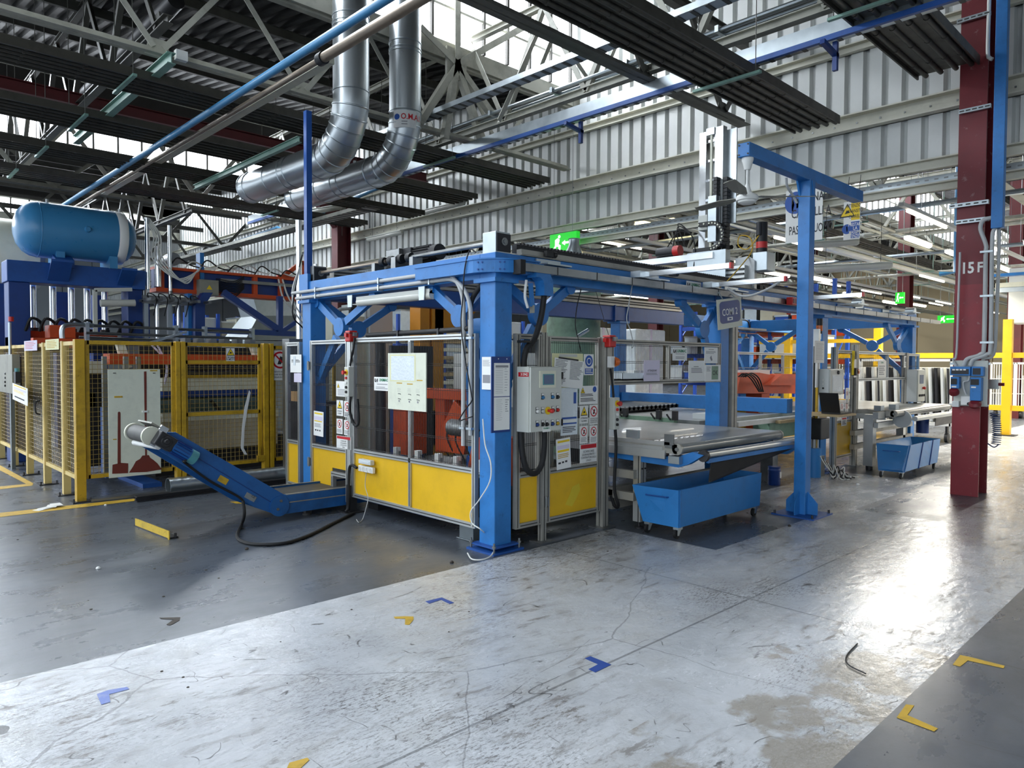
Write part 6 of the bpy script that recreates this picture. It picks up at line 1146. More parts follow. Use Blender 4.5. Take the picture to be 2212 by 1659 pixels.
Sheet('paper_sheet', 'white sheet with a grey picture on the end guard panel', 'paper', 'x', 1953, 769, 1963, 794, k=0, mt='paper').rect(.15, .1, .9, .5, 'ink_grey').lines(.1, .6, .9, .9, 3, 'ink_grey')
Sheet('paper_sheet', 'white card hanging beside the second orange lamp', 'card', 'x', 1845, 776, 1856, 815, k=0, mt='paper', off=.06).disc(.5, .1, .05, 'ink')
t = thing('warning_lamp', 'orange lamp on the post of the second station', 'lamp'); p = P(1848, 803, Y=-.08); part('base', MB().cbox(p-V((.05, 0, 0)), (.06, .08, .12)), M['dark_steel'], t); part('lens', MB().lathe([(.05, 0), (.05, .05), (.03, .08), (0, .09)], p, (1, 0, 0), 16), M['lamp_orange'], t)
solo('safety_switch', MB().box(P(1841, 758, Y=-.06), P(1846, 778, Y=-.10)).box(P(1840, 775, Y=-.06), P(1845, 810, Y=-.09)), M['ink_yellow'], 'yellow safety bar on the post of the second station', 'switch')
bt2 = belt_table(7.85, 10.6, -.62, .92, 'far grey belt table of the second station over the smaller skip', back=1.6)
part('hand_bar', MB(True).cyl((8.0, -.86, .80), (11.2, -.90, .80), .04, 14), M['alu'], bt2); part('rubber_apron', MB().prism([(9.2, -.82, .78), (11.0, -.86, .78), (10.8, -.7, .58), (9.6, -.7, .58)], (0, .01, 0)), M['dark_steel'], bt2)
part('leg', MB().box((7.52, -.42, .06), (7.66, -.28, .86)), M['alu'], bt2); part('leg', MB().box((9.9, -.1, 0), (10.02, .02, .86)), M['alu'], bt2); part('levelling_foot', MB().cyl((7.59, -.35, 0), (7.59, -.35, .06), .05, 12), M['dark_steel'], bt2)
part('side_profile', MB().box((7.50, -.50, .80), (8.6, -.42, .90)).box((7.5, -.5, .66), (8.9, -.44, .74)), M['alu'], bt2); part('motor', MB(True).cyl((9.6, -.5, .72), (9.6, -.5, .45), .10, 16), M['navy'], bt2)
a = P(1948, 905, Y=-.62); part('end_cover', MB().lathe([(0, 0), (.14, 0), (.14, .04), (0, .04)], a, (1, 0, 0), 20), M['box_light'], bt2); part('clamp_block', MB().box((7.6, -.5, .92), (7.75, -.4, 1.0)).box((8.1, -.55, .92), (8.25, -.45, 1.0)), M['galv'], bt2)
for z in (.50, .28): part('cross_rail', MB().box((7.66, -.1, z), (10.4, -.02, z+.08)), M['alu_old'], bt2)
t = thing('orange_robot', 'low orange handling unit with black hoses between the stations', 'machine')
part('body', MB().prism([P(1592, 850, Y=1.6), P(1722, 850, Y=1.6), P(1722, 820, Y=1.6), P(1640, 805, Y=1.6), P(1600, 805, Y=1.6)], (0, .5, 0)), M['orange'], t); part('wing', MB().prism([P(1662, 832, Y=1.5), P(1722, 832, Y=1.5), P(1722, 808, Y=1.5), P(1690, 808, Y=1.5)], (0, .4, 0)), M['orange'], t); part('column', MB().box((7.9, 1.6, 0), (8.2, 1.9, 1.1)), M['orange'], t); part('white_boxes', MB().box(P(1598, 800, Y=1.7), P(1630, 812, Y=2.0)), M['box_light'], t)
for i in range(4): random.seed(40+i); part('black_hose', MB(True).tube(spline([P(1595+5*i, 814, Y=1.5), P(1606+6*i, 806+3*random.random(), Y=1.45), P(1622+6*i, 818, Y=1.4), P(1640+3*i, 846, Y=1.4)]), .012, 6), M['rubber'], t)
t = thing('suction_gripper', 'grey suction gripper hanging at the back of the second station', 'gripper'); part('plate', MB().box(P(1590, 706, Y=2.2), P(1625, 716, Y=2.5)), M['steel'], t); part('amber_bar', MB().box(P(1570, 716, Y=2.2), P(1622, 722, Y=2.5)), M['amber'], t)
for x in (1598, 1612): part('suction_cup', MB().lathe([(.02, .1), (.02, .03), (.05, 0), (.05, -.01)], P(x, 730, Y=2.3), (0, 0, 1), 12), M['galv'], t)
part('hose', MB(True).tube(spline([P(1592, 706, Y=2.2), P(1600, 692, Y=2.2), P(1615, 694, Y=2.2), P(1620, 708, Y=2.2)]), .014, 6), M['rubber'], t)
t = thing('floor_leads', 'tangle of black and white leads on the floor by the blue round foot', 'cable')
for i in range(6): random.seed(60+i); b0 = P(1772+4*i, 985+4*i, Y=-.25); part('lead', MB(True).tube(spline([b0, b0+V((.05, -.05, -.12)), b0+V((.2-.06*i, -.1, -.25)), b0+V((.35*random.random(), -.15, -.12)), V((b0.x+.2, b0.y-.2, .02)), V((b0.x+.5*random.random(), b0.y-.3, .012))]), .008, 6), M['rubber' if i % 2 else 'cable_white'], t)
t = thing('air_receiver', 'blue round foot cylinder with black drive beside the fan post', 'cylinder'); p = P(1757, 1030, Z=0); part('tube', MB(True).cyl(p, p+ZUP*.42, .10, 20), M['cart_blue'], t); part('drive_box', MB().box(p+V((-.05, -.12, .55)), p+V((.25, .1, .85))), M['black'], t, bev=.01); part('stem', MB().cyl(p+ZUP*.42, p+ZUP*.56, .03, 10), M['steel'], t)
# ================================================================== fittings on the red column
XC = 6.10
k5 = lambda x, y, X=XC: P(1990+x*.205, 760+y*.205, X=X)
t = thing('socket_panel', 'grey panel of blue power sockets and switches on the red column', 'socket panel')
def blk(nm, x0, y0, x1, y1, mt, d0, d1, par=None, bev=.006): a, b = k5(x0, y0), k5(x1, y1); return part(nm, MB().box((XC-d1, b.y, b.z), (XC-d0, a.y, a.z)), M[mt], par or t, bev=bev)
blk('back_plate', 345, 90, 692, 580, 'box_grey', -.03, 0); blk('mounting_strap', 295, 112, 720, 138, 'galv', -.045, -.025, bev=0); blk('mounting_strap', 285, 545, 705, 575, 'galv', -.045, -.025, bev=0)
b_ = blk('fuse_box', 325, 155, 538, 250, 'blue', 0, .09); blk('cover', 340, 180, 520, 235, 'dark_steel', .09, .096, b_, 0)
for i in range(4): blk('breaker', 352+38*i, 180, 380+38*i, 196, 'white', .096, .10, t, 0)
b_ = blk('switch_box', 550, 155, 672, 256, 'blue', 0, .09); blk('cover', 565, 172, 645, 240, 'dark_steel', .09, .096, b_, 0)
for nm, x0, y0, x1, y1, rx, ry in (('small', 335, 262, 422, 445, 365, 420), ('large', 540, 268, 690, 575, 585, 545)):
    b_ = blk('socket_body', x0, y0, x1-(0 if nm == 'small' else 40), y1-60, 'blue', 0, .10); blk('switch_face', x0+5, y0+18, x0+65+(25 if nm == 'large' else 0), y0+80, 'black', .10, .108, b_, 0); blk('warning_label', x0+10, y0+95, x0+60, y0+112, 'white', .10, .102, b_, 0)
    c_ = k5(rx, ry); part('red_socket', MB().lathe([(0, 0), (.055 if nm == 'small' else .065, 0), (.058 if nm == 'small' else .07, .03), (.045, .06), (0, .06)], c_+V((-.06, 0, -.02)), V((-.5, 0, .6)), 22), M['red_paint'], t)
b_ = blk('white_box', 428, 465, 532, 562, 'white', 0, .05); part('key', MB().cyl(k5(512, 545)+V((-.05, 0, 0)), k5(512, 545)+V((-.06, 0, 0)), .018, 12), M['black'], b_); blk('socket_box', 343, 515, 412, 580, 'box_light', 0, .07)
def cond(nm, pts, r=.024, X=XC-.03): part(nm, MB(True).tube(spline([P(x, y, X=X) for x, y in pts], 5), r, 10), M['cable_grey'], t)
cond('conduit', [(2142, 470), (2124, 476), (2118, 495), (2130, 530), (2129, 560), (2126, 740), (2118, 765), (2090, 775), (2082, 790)]); cond('conduit', [(2148, 492), (2143, 530), (2140, 740), (2132, 765), (2103, 776), (2096, 790)]); cond('conduit', [(2158, 495), (2158, 540), (2152, 700), (2146, 765), (2125, 775), (2120, 790)], .02, XC+.05); cond('conduit', [(2074, 545), (2070, 660), (2066, 765), (2058, 775), (2066, 790)], .013)
cond('short_conduit', [(2094, 812), (2092, 822), (2081, 826), (2083, 842), (2087, 852)], .012, XC-.06)
for y in (545, 640, 740):
    a, b = P(2118, y, X=XC-.03), P(2146, y, X=XC-.03); part('pipe_clip', MB().box((XC-.06, b.y, a.z-.012), (XC, a.y, a.z+.012)), M['galv'], t)
st = thing('strut_brackets', 'slotted steel strut brackets on the red column holding the blue beam', 'bracket')
for y0, y1, x0, x1 in ((48, 30, 2068, 2140), (243, 225, 2072, 2141), (447, 431, 2050, 2136), (481, 468, 2065, 2136)):
    a, b = P(x0, y0, X=XC), P(x1, y1, X=XC); q_ = part('strut', MB().box((XC-.02, b.y, a.z-.025), (XC+.03, a.y, a.z+.025)), M['galv'], st); sl = MB()
    for i in range(5): yy = a.y+(b.y-a.y)*(i+.5)/5; sl.box((XC-.022, yy-.025, a.z-.008), (XC-.02, yy+.025, a.z+.008))
    part('slot', sl, M['slot'], q_)
t = thing('blue_upright', 'blue square steel upright fixed in front of the red column', 'beam'); part('shaft', MB().box((6.02, -2.365, 3.28), (6.13, -2.245, 8.0)), M['blue'], t, bev=.005)
part('white_pipe', MB(True).tube(spline([P(2137, 0, X=6.1), P(2134, 110, X=6.1), (P(2138, 125, X=6.1)), P(2144, 128, X=6.1)]), .022, 10), M['cable_white'], t)
part('lettering', text('15', P(2090, 580, X=6.147), (0, -1, 0), (-1, 0, 0), .19, 'CENTER', .8, .03), M['white'], rc, 'white stencilled number'); part('lettering', text('F', P(2117, 578, X=6.147), (0, -1, 0), (-1, 0, 0), .17, 'CENTER', .8, .03), M['white'], rc, 'white stencilled letter')
part('lower_paint', MB().box((6.144, -2.152, 0), (6.149, -1.848, P(2090, 615, X=6.15).z)), mat('red_lower', '#87202a', .45, dirt=.4, dirtcol='#4a1218', dscale=1.5, wear=.25, wearcol='#b09a96'), rc, 'brighter red lower coat')
t = thing('spiral_hose', 'dark blue coiled air hose hanging beside the red column', 'hose'); a, b = P(2148, 892, X=6.5), P(2150, 960, X=6.5); hp = []
for i in range(180): f_ = i/179; an = i*math.pi/6; c_ = a.lerp(b, f_); hp.append(c_+V((math.cos(an)*.05, math.sin(an)*.05-.02*math.sin(f_*3), 0)))
part('coil', MB(True).tube(hp, .006, 5), M['cable_blue'], t); part('tail', MB(True).tube(spline([hp[-1], hp[-1]+V((0, .05, -.04)), hp[-1]+V((0, .12, 0))]), .008, 6), M['cable_blue'], t); p = P(2145, 830, X=6.45); part('valve', MB().cbox(p, (.06, .12, .12)), M['galv'], t); part('red_tap', MB().cyl(p+V((0, -.06, 0)), p+V((0, -.12, 0)), .02, 8), M['red_paint'], t)
# blue mast on the far left column, white rod behind it
t = thing('mast', 'thin dark blue mast rising from the far left column of the frame', 'mast'); part('shaft', MB().box((.0, 3.30, 2.59), (.07, 3.37, 4.6)), M['blue_dark'], t); part('foot_bracket', MB().box((-.02, 3.25, 2.45), (.02, 3.45, 2.68)), M['blue'], t)
t = thing('lift_cylinder', 'tall chrome lifting cylinder behind the blue mast', 'cylinder'); p = P(646, 600, Y=4.6); part('tube', MB(True).cyl((p.x, p.y, 1.95), (p.x, p.y, P(646, 476, Y=4.6).z), .04, 16), M['chrome'], t); part('rod', MB(True).cyl((p.x+.25, p.y, 1.95), (p.x+.25, p.y, 3.0), .03, 12), M['chrome'], t); part('yoke', MB().box((p.x-.2, p.y-.1, 0), (p.x+.4, p.y+.1, 1.95)), M['steel'], t)
for i in range(3): part('hose', MB(True).tube(spline([(p.x+.05*i, p.y-.1, 2.1), (p.x-.2, p.y-.2, 2.3+.1*i), (p.x-.1, p.y-.2, 2.9), (p.x, p.y-.1, 3.1)]), .01, 6), M['cable_white' if i else 'rubber'], t)
# ================================================================== silver ducts
def duct(path, r, label, sticker=False):
    t = thing('silver_duct', label, 'duct'); pts = [V(p) for p in path]; part('tube', MB(True).tube(pts, r, 32, cap=True), M['duct'], t); sm = MB(True)
    return t, pts
def duct_path(x, y0, z0, yend, zend, R):
    v = [V((x, y0, 9.2)), V((x, y0, 6.6)), V((x, y0, z0+R))]; c = V((x, y0+R, z0+R)); e = arc(c, (0, -1, 0), (0, 0, -1), R, 0, math.pi/2, 12); return v+e[1:]+[V((x, yend, zend))]
for (x, y0, z0, ye, ze, R, r, lb) in ((1.36, 4.55, 4.68, 7.9, 4.70, .75, .255, 'thick silver ventilation duct bending from the roof, left of the pair'), (2.44, 4.75, 4.75, 8.3, 4.76, .70, .245, 'silver ventilation duct with a red lettered sticker, right of the pair')):
    t, pts = duct(duct_path(x, y0, z0, ye, ze, R), r, lb)
    def ring(c, d, rr=r): part('seam', MB().lathe([(rr, -.012), (rr+.010, -.005), (rr+.010, .005), (rr, .012)], c, d, 32), M['galv'], t)
    for z in (z0+R+.05, z0+R+.95, z0+R+1.0, z0+R+1.1, z0+R+2.0): ring((x, y0, z), (0, 0, 1))
    for i in range(1, 8):
        a = math.pi/2*i/8; ring(V((x, y0+R, z0+R))+V((0, -math.cos(a)*R, -math.sin(a)*R)), V((0, math.sin(a), -math.cos(a))), r)
    for k in (.05, .35, .42, .62, .92, 1.0): ring((x, y0+R+(ye-y0-R)*k, z0+(ze-z0)*k), (0, 1, 0))
    if x > 2:
        nn = V((-.60, -.80, 0)).normalized(); uu = V((.80, -.60, 0)); b = MB(); cc = P(882, 258, Y=y0-r*.8); zc_ = cc.z
        for i in range(10):
            a0 = -.75+i*.15; 
            p0 = [V((x, y0, zc_+dz))+(nn*math.cos(a)+uu*math.sin(a))*(r+.004) for a, dz in ((a0, -.13), (a0+.15, -.13), (a0+.15, .13), (a0, .13))]; b.quad(*p0)
        part('sticker', b, M['white'], t, 'white sticker with red lettering')
        def lett(s_, a0, dz, size, mt): 
            vs, fs = (lambda m_: (m_.v, m_.f))(text(s_, (0, 0, 0), (1, 0, 0), (0, -1, 0), size, 'LEFT', .85, .02)); q = []
            for p_ in vs: an = a0+p_.x/r; q.append(V((x, y0, zc_+dz+p_.z))+(nn*math.cos(an)+uu*math.sin(an))*(r+.008))
            part('lettering', MB().add(q, fs), M[mt], t)
        lett('O.M.A.I.', -.25, .03, .12, 'ink_red')
        for dz in (-.05, -.09): part('printed_line', MB().quad(*[V((x, y0, zc_+dz+e_))+(nn*math.cos(a_)+uu*math.sin(a_))*(r+.012) for a_, e_ in ((-.2, 0), (.15, 0), (.15, .014), (-.2, .014))]), M['ink_grey'], t)
        sp_ = [V((x, y0, zc_+.03+.045*math.sin(g)))+(nn*math.cos(-.5+.045*math.cos(g)/r)+uu*math.sin(-.5+.045*math.cos(g)/r))*(r+.008) for g in [k*math.pi/8 for k in range(16)]]; part('round_logo', MB().add(sp_, [tuple(range(16))]), M['ink_blue'], t)
# ================================================================== lamps
NW = ('first', 'second', 'third', 'fourth', 'fifth', 'sixth', 'seventh', 'eighth')
def lamp(p, d, L, label, mt='tube_off', group=None, wires=True, r=.045, name='strip_lamp'):
    t = thing(name, label, 'lamp', group); p = V(p); d = V(d).normalized()
    part('cover', MB(True).tube([p-d*L/2, p-d*(L/2-.04), p+d*(L/2-.04), p+d*L/2], [r*.5, r, r, r*.5], 12), M[mt], t); part('tray', MB().bar(p-d*L/2+ZUP*r*.7, p+d*L/2+ZUP*r*.7, r*2.3, .02), M['box_grey'], t)
    if wires: part('wire', MB().wire(p-d*L*.35+ZUP*r, V(((p-d*L*.35).x, (p-d*L*.35).y, deck((p-d*L*.35).y))), .004), M['dark_steel'], t); part('wire', MB().wire(p+d*L*.35+ZUP*r, V(((p+d*L*.35).x, (p+d*L*.35).y, deck((p+d*L*.35).y))), .004), M['dark_steel'], t)
    return t
lamp(P(1842, 577, X=9.5), (.35, -1, 0), 1.3, 'white hanging strip lamp below the narrow hanging sign', r=.07)
lamp(P(1790, 527, X=9.0), (.35, -1, 0), 1.0, 'white strip lamp right under the large hanging sign', r=.06)
lamp(P(1415, 481, X=9.0), (.3, -1, 0), .9, 'dusty glowing warm lamp under the edge of the ribbed wall', 'tube_warm', r=.08)
lamp(P(940, 453, X=6.4), (0, 1, 0), 2.2, 'white lamp glowing on the ribbed wall girt right of the ducts', r=.06)
lamp(P(830, 510, X=6.4), (0, 1, 0), 1.6, 'dim white lamp on the ribbed wall girt behind the drive shaft', r=.06)
lamp(P(690, 455, Y=12), (-.2, 1, 0), 1.6, 'long white lamp tray hanging left of the far red column', r=.07)
lamp(P(1352, 583, X=13), (1, .1, 0), 1.5, 'lit strip lamp above the front beam behind the exit sign', 'tube_on', r=.06)
for i in range(30):
    random.seed(100+i); x = 12+3.4*(i % 6)+random.random(); y = (-5.5, -1.75, .3, 5.4, 10.1)[i//6]+.3*random.random()
    lamp((x, y, 3.9+.5*random.random()), (1, 0, 0), 1.5, 'lit strip lamp of the far bay, %s row from the aisle, %s along' % (NW[i//6], NW[i % 6]), 'tube_on', 'lit strip lamps of the far bay', r=.06)
for i in range(12):
    random.seed(200+i); lamp((26+2.2*(i % 6), -6.2+1.5*(i//6), 3.3), (0, 1, 0), 1.2, 'bright bay lamp before the beige far wall, %s row, %s along' % (NW[i//6], NW[i % 6]), 'tube_on', 'bay lamps by the far wall', r=.09)
for _x, _y in ((15, 1), (15, -6), (24, -2), (33, -6), (24, 6)): area('bay_lamp_light', (_x, _y, 3.85), (_x, _y, 0), 9, .6, 560, (1, .93, .80))
# ================================================================== steelwork and pipes of the next bay
for k, x in enumerate((11.5, 17.5, 24, 31)): ytruss(x, 5.2, -12, 16, 2.1, ('nearest', 'second', 'third', 'farthest')[k]+' pale lattice girder in the bay beyond the ribbed wall')
xtruss(5.1, 5.3, 7.2, 44, [8.5+2.6*i for i in range(13)], 'long pale lattice truss under the roof light of the next bay')
xtruss(-1.2, 5.0, 7.2, 44, [8.2+3.0*i for i in range(12)], 'pale lattice truss of the next bay beside the red column')
xtruss(9.5, 5.0, 7.2, 44, [8.5+3.0*i for i in range(11)], 'pale lattice truss of the next bay behind the linear robot')
def rack(y0, n, z, x0, x1, label, mts=('truss', 'galv', 'cream'), sp=.14, r=.03):
    t = thing('pipe_rack', label, 'pipes')
    for i in range(n): part('pipe', MB(True).cyl((x0, y0+sp*i, z+.03*(i % 2)), (x1, y0+sp*i, z+.03*(i % 2)), r*(1+.5*(i % 3 == 1)), 7), M[mts[i % len(mts)]], t)
    for j in range(5): x = x0+(x1-x0)*(j+.5)/5; part('hanger', MB().box((x, y0-.1, z-.06), (x+.04, y0+sp*n, z-.03)).wire((x, y0-.08, z), (x, y0-.08, z+2.2), .008).wire((x, y0+sp*n-.02, z), (x, y0+sp*n-.02, z+2.2), .008), M['truss_green'], t)
for i, (y, n, z) in enumerate(((1.0, 4, 4.5), (1.85, 5, 4.25), (4.0, 4, 4.6), (6.4, 5, 4.2), (8.2, 4, 4.5), (-2.6, 4, 4.6), (-4.4, 3, 4.7), (11, 4, 4.3), (13.5, 4, 4.4))): rack(y, n, z, 7.2, 43, ('pale service pipes in the next bay, row %s from the aisle' % ('four', 'five', 'six', 'seven', 'eight', 'three', 'two', 'nine', 'ten')[i]))
t = thing('cable_tray', 'perforated cable tray along the lower edge of the ribbed wall', 'cable tray'); part('tray_floor', MB().box((7.0, -8, 4.15), (7.25, 30, 4.16)), M['galv'], t); part('side_rail', MB().box((6.98, -8, 4.15), (7.0, 30, 4.25)), M['galv'], t)
part('slot', (lambda b: [b.box((6.975, -8+.12*i, 4.19), (6.98, -7.95+.12*i, 4.21)) for i in range(300)] and b)(MB()), M['steel'], t, kind='stuff')
t = thing('roof_pipe', 'pale pipe running along the wall edge above the cable tray', 'pipe'); part('pipe', MB(True).cyl((7.4, -10, 4.5), (7.4, 32, 4.5), .05, 10), M['truss'], t)
for k, (x, z) in enumerate(((9.4, 4.35), (12.6, 4.5), (15.0, 4.3), (20, 4.4))): solo('cross_pipe', MB(True).cyl((x, -8, z), (x, 20, z), .045, 8), M['truss' if k % 2 else 'galv'], ('nearest', 'second', 'third', 'farthest')[k]+' cross pipe spanning the next bay', 'pipe')
radiant(3.2, 4.9, 8, 40, .6, 5, 'long heating strip of the next bay above the machine'); radiant(-3.3, 4.9, 7.4, 40, .6, 5, 'heating strip of the next bay right of the red column'); radiant(7.4, 4.8, 8, 40, .6, 5, 'heating strip of the next bay behind the linear robot')
solo('air_line', MB(True).tube([P(2030, 592, X=12), P(2065, 588, X=12), V((P(2065, 588, X=12).x, P(2065, 588, X=12).y, deck(P(2065, 588, X=12).y)))], .05, 8), M['pipe_blue'], 'short bright blue air line left of the red column', 'pipe')
solo('crane_rail', MB().box(P(2145, 598, X=14), P(2230, 588, X=14.2)), M['blue'], 'bright blue rail right of the red column', 'rail')
t = thing('roof_fan_unit', 'pale boxy air unit high at the right edge of the picture', 'air unit'); part('housing', MB().box(P(2180, 580, X=16), P(2240, 700, X=17)), M['box_light'], t); part('rail', MB().box(P(2150, 612, X=15.5), P(2240, 618, X=15.6)), M['cream'], t); part('rail', MB().box(P(2150, 622, X=15.5), P(2240, 628, X=15.6)), M['galv'], t)
for k, (y, z) in enumerate(((-4.0, 4.35), (-.6, 4.1), (1.6, 3.95), (4.6, 4.2), (6.0, 4.45), (8.9, 4.2), (11.5, 4.1))):
    t = thing('light_trunking', 'white light trunking of the next bay, %s line from the aisle' % ('first', 'second', 'third', 'fourth', 'fifth', 'sixth', 'seventh')[k], 'lamp'); part('rail', MB().box((8, y-.04, z), (40, y+.04, z+.06)), M['white'], t)
    for i in range(8):
        if (i+k) % 3: part('tube', MB(True).cyl((8.3+4*i, y, z-.03), (10.3+4*i, y, z-.03), .025, 8), M['tube_on'], t)
    for i in range(5): part('hanger', MB().wire((9+7*i, y, z+.06), (9+7*i, y, deck(y)), .006), M['steel'], t)
# red columns farther away
for k, (px, X) in enumerate(((1408, 16.5), (1948, 21.0), (1745, 26.0), (2188, 22))):
    p = P(px, 700, X=X); h_column('steel_column', p.x, p.y-.2, .36, .40, 7.2, ('red steel column behind the rear beam of the machine', 'red steel column stencilled 14 beyond the second station', 'red steel column hidden behind the fan post', 'thin far red column right of the aisle')[k], M['red_dark'])
# ================================================================== things behind the machine
t = thing('amber_press', 'amber yellow press head standing behind the rear beam', 'press'); u = lambda px, py, Y=5.4: P(px, py, Y=Y)
part('top_plate', MB().box(u(890, 643), u(1035, 634)+V((0, .8, 0))), M['amber'], t); part('column', MB().box(u(908, 646), u(928, 640)+V((0, .3, -2.6))), M['amber'], t); part('column', MB().box(u(934, 648), u(958, 640)+V((0, .5, -2.6))), M['amber'], t); part('side_plate', MB().prism([u(940, 650), u(1030, 650), u(1030, 672), u(985, 712), u(940, 712)], (0, .06, 0)), M['amber'], t); part('lip', MB().box(u(950, 668)-V((0, .05, 0)), u(1030, 656)), M['amber'], t); part('base', MB().box((u(905, 700).x, 5.4, 0), (u(1030, 700).x, 6.2, .8)), M['amber'], t)
t = thing('white_cabinet', 'big off-white machine cabinet with a pipe rail behind the left guard', 'cabinet'); u = lambda px, py, Y=6.3: P(px, py, Y=Y)
part('body', MB().box((u(718, 700).x, 6.3, 0), (u(818, 700).x, 7.6, u(718, 680).z)), M['cream'], t, bev=.01); part('tall_door', MB().box((u(795, 700).x, 6.25, 0), (u(845, 700).x, 7.2, u(820, 655).z)), M['box_light'], t, bev=.01); part('pipe_rail', MB().tube([u(727, 682), u(727, 672), u(735, 668), u(790, 664), u(790, 735)], .03, 8), M['cable_grey'], t); part('valve', MB().cbox(u(762, 668), (.1, .1, .14)), M['dark_steel'], t)
solo('sheet_screen', MB().prism([P(1172, 690, Y=5.6), P(1218, 690, Y=5.6), P(1230, 742, Y=5.6), P(1230, 961, Y=5.6), P(1172, 961, Y=5.6)], (0, .05, 0)), M['beige'], 'beige sheet behind the right guard with a slanted edge', 'panel')
t = thing('hopper', 'galvanised duct hopper behind the dark blue support frame', 'hopper'); u = lambda px, py, Y=12: P(px, py, Y=Y)
def frustum(a0, b0, a1, b1, dep0, dep1): 
    vs = [a0, V((b0.x, a0.y, b0.z)), V((b0.x, a0.y+dep0, b0.z)), V((a0.x, a0.y+dep0, a0.z)), a1, V((b1.x, a1.y, b1.z)), V((b1.x, a1.y+dep1, b1.z)), V((a1.x, a1.y+dep1, a1.z))]; return MB().add(vs, [(3, 2, 1, 0), (4, 5, 6, 7), (0, 1, 5, 4), (1, 2, 6, 5), (2, 3, 7, 6), (3, 0, 4, 7)])
part('upper_box', frustum(u(558, 682), u(635, 682), u(545, 636), u(640, 636), 1.0, 1.0), M['galv'], t); part('lower_cone', frustum(u(530, 735), u(640, 735), u(558, 682), u(635, 682), 1.4, 1.0), M['galv_dark'], t); part('base', MB().box((u(530, 735).x, 12, 0), (u(640, 735).x, 13.4, u(530, 735).z)), M['galv_dark'], t)
t = thing('vent_cone', 'galvanised vent cone on a greenish dome behind the front beam', 'vent'); p = P(1240, 553, X=5.95); part('dome', MB().lathe([(.55, -.3), (.50, -.12), (.35, -.03), (.16, 0), (0, 0)], p, (0, 0, 1), 28), M['green_grey'], t); part('cone', MB().lathe([(.19, 0), (.10, .20), (.10, .30), (.115, .31), (.10, .32), (0, .32)], p, (0, 0, 1), 24), M['galv'], t); part('stack', MB(True).cyl((p.x, p.y, 0), (p.x, p.y, p.z-.25), .5, 24), M['green_grey'], t)
t = thing('beige_housing', 'tan machine housing with a blue stripe at the far left edge', 'housing'); a, b = P(-20, 640, Y=13.5), P(72, 900, Y=13.5); part('body', MB().box((a.x, 13.5, 0), (b.x, 15, a.z)), M['beige'], t); part('stripe', MB().box((a.x, 13.48, a.z), (b.x, 15, a.z+.22)), M['blue_dark'], t); part('cap', MB().box((a.x, 13.46, a.z+.22), (b.x, 15, a.z+.34)), M['box_light'], t); part('ladder', MB().box(P(50, 640, Y=13.3), P(57, 900, Y=13.35)), M['yellow_old'], t); part('orange_post', MB().box(P(46, 600, Y=13.0), P(52, 690, Y=13.1)), M['orange'], t)
t = thing('fan_housing', 'round grey fan housing cut by the left picture edge', 'fan housing'); p = P(2, 545, Y=11.5); part('drum', MB().lathe([(0, -.3), (.5, -.3), (.62, -.15), (.62, .5), (0, .5)], p, (1, 0, 0), 30), M['cream'], t); part('ring', MB().lathe([(.45, .5), (.62, .5), (.62, .58), (.45, .58)], p, (1, 0, 0), 30), M['steel'], t); part('stand', MB().box((p.x-.2, p.y-.2, 0), (p.x+.3, p.y+.2, p.z-.4)), M['navy'], t)
# wrapped pallets
def pallet(px0, px1, py, Y, label):
    a, b = P(px0, py, Y=Y), P(px1, py, Y=Y); t = thing('wrapped_pallet', label, 'pallet'); z = .15; k = 0
    for j in range(4): part('pallet_board', MB().box((a.x+(b.x-a.x)*j/4, Y, .10), (a.x+(b.x-a.x)*(j+.7)/4, Y+1.0, .14)), M['wood'], t)
    part('bearer', MB().box((a.x, Y+.05, 0), (b.x, Y+.15, .10)).box((a.x, Y+.85, 0), (b.x, Y+.95, .10)), M['wood'], t)
    part('wrapped_load', MB().box((a.x+.04, Y+.04, .14), (b.x-.04, Y+.96, a.z-.5)), M['plastic_wrap'], t, bev=.04); part('top_cap', MB().box((a.x, Y, a.z-.5), (b.x, Y+1.0, a.z)), M['plastic_wrap'], t, bev=.05); part('strap', MB().box(((a.x+b.x)/2-.05, Y-.005, .15), ((a.x+b.x)/2+.05, Y+1.005, a.z+.005)), M['ink_lilac'], t)
pallet(1222, 1268, 700, 8.5, 'film wrapped pallet stack behind the right guard door'); pallet(1268, 1338, 706, 9.0, 'film wrapped pallet stack behind the red switch'); pallet(1375, 1438, 710, 9.2, 'film wrapped pallet stack right of the blue rear column')
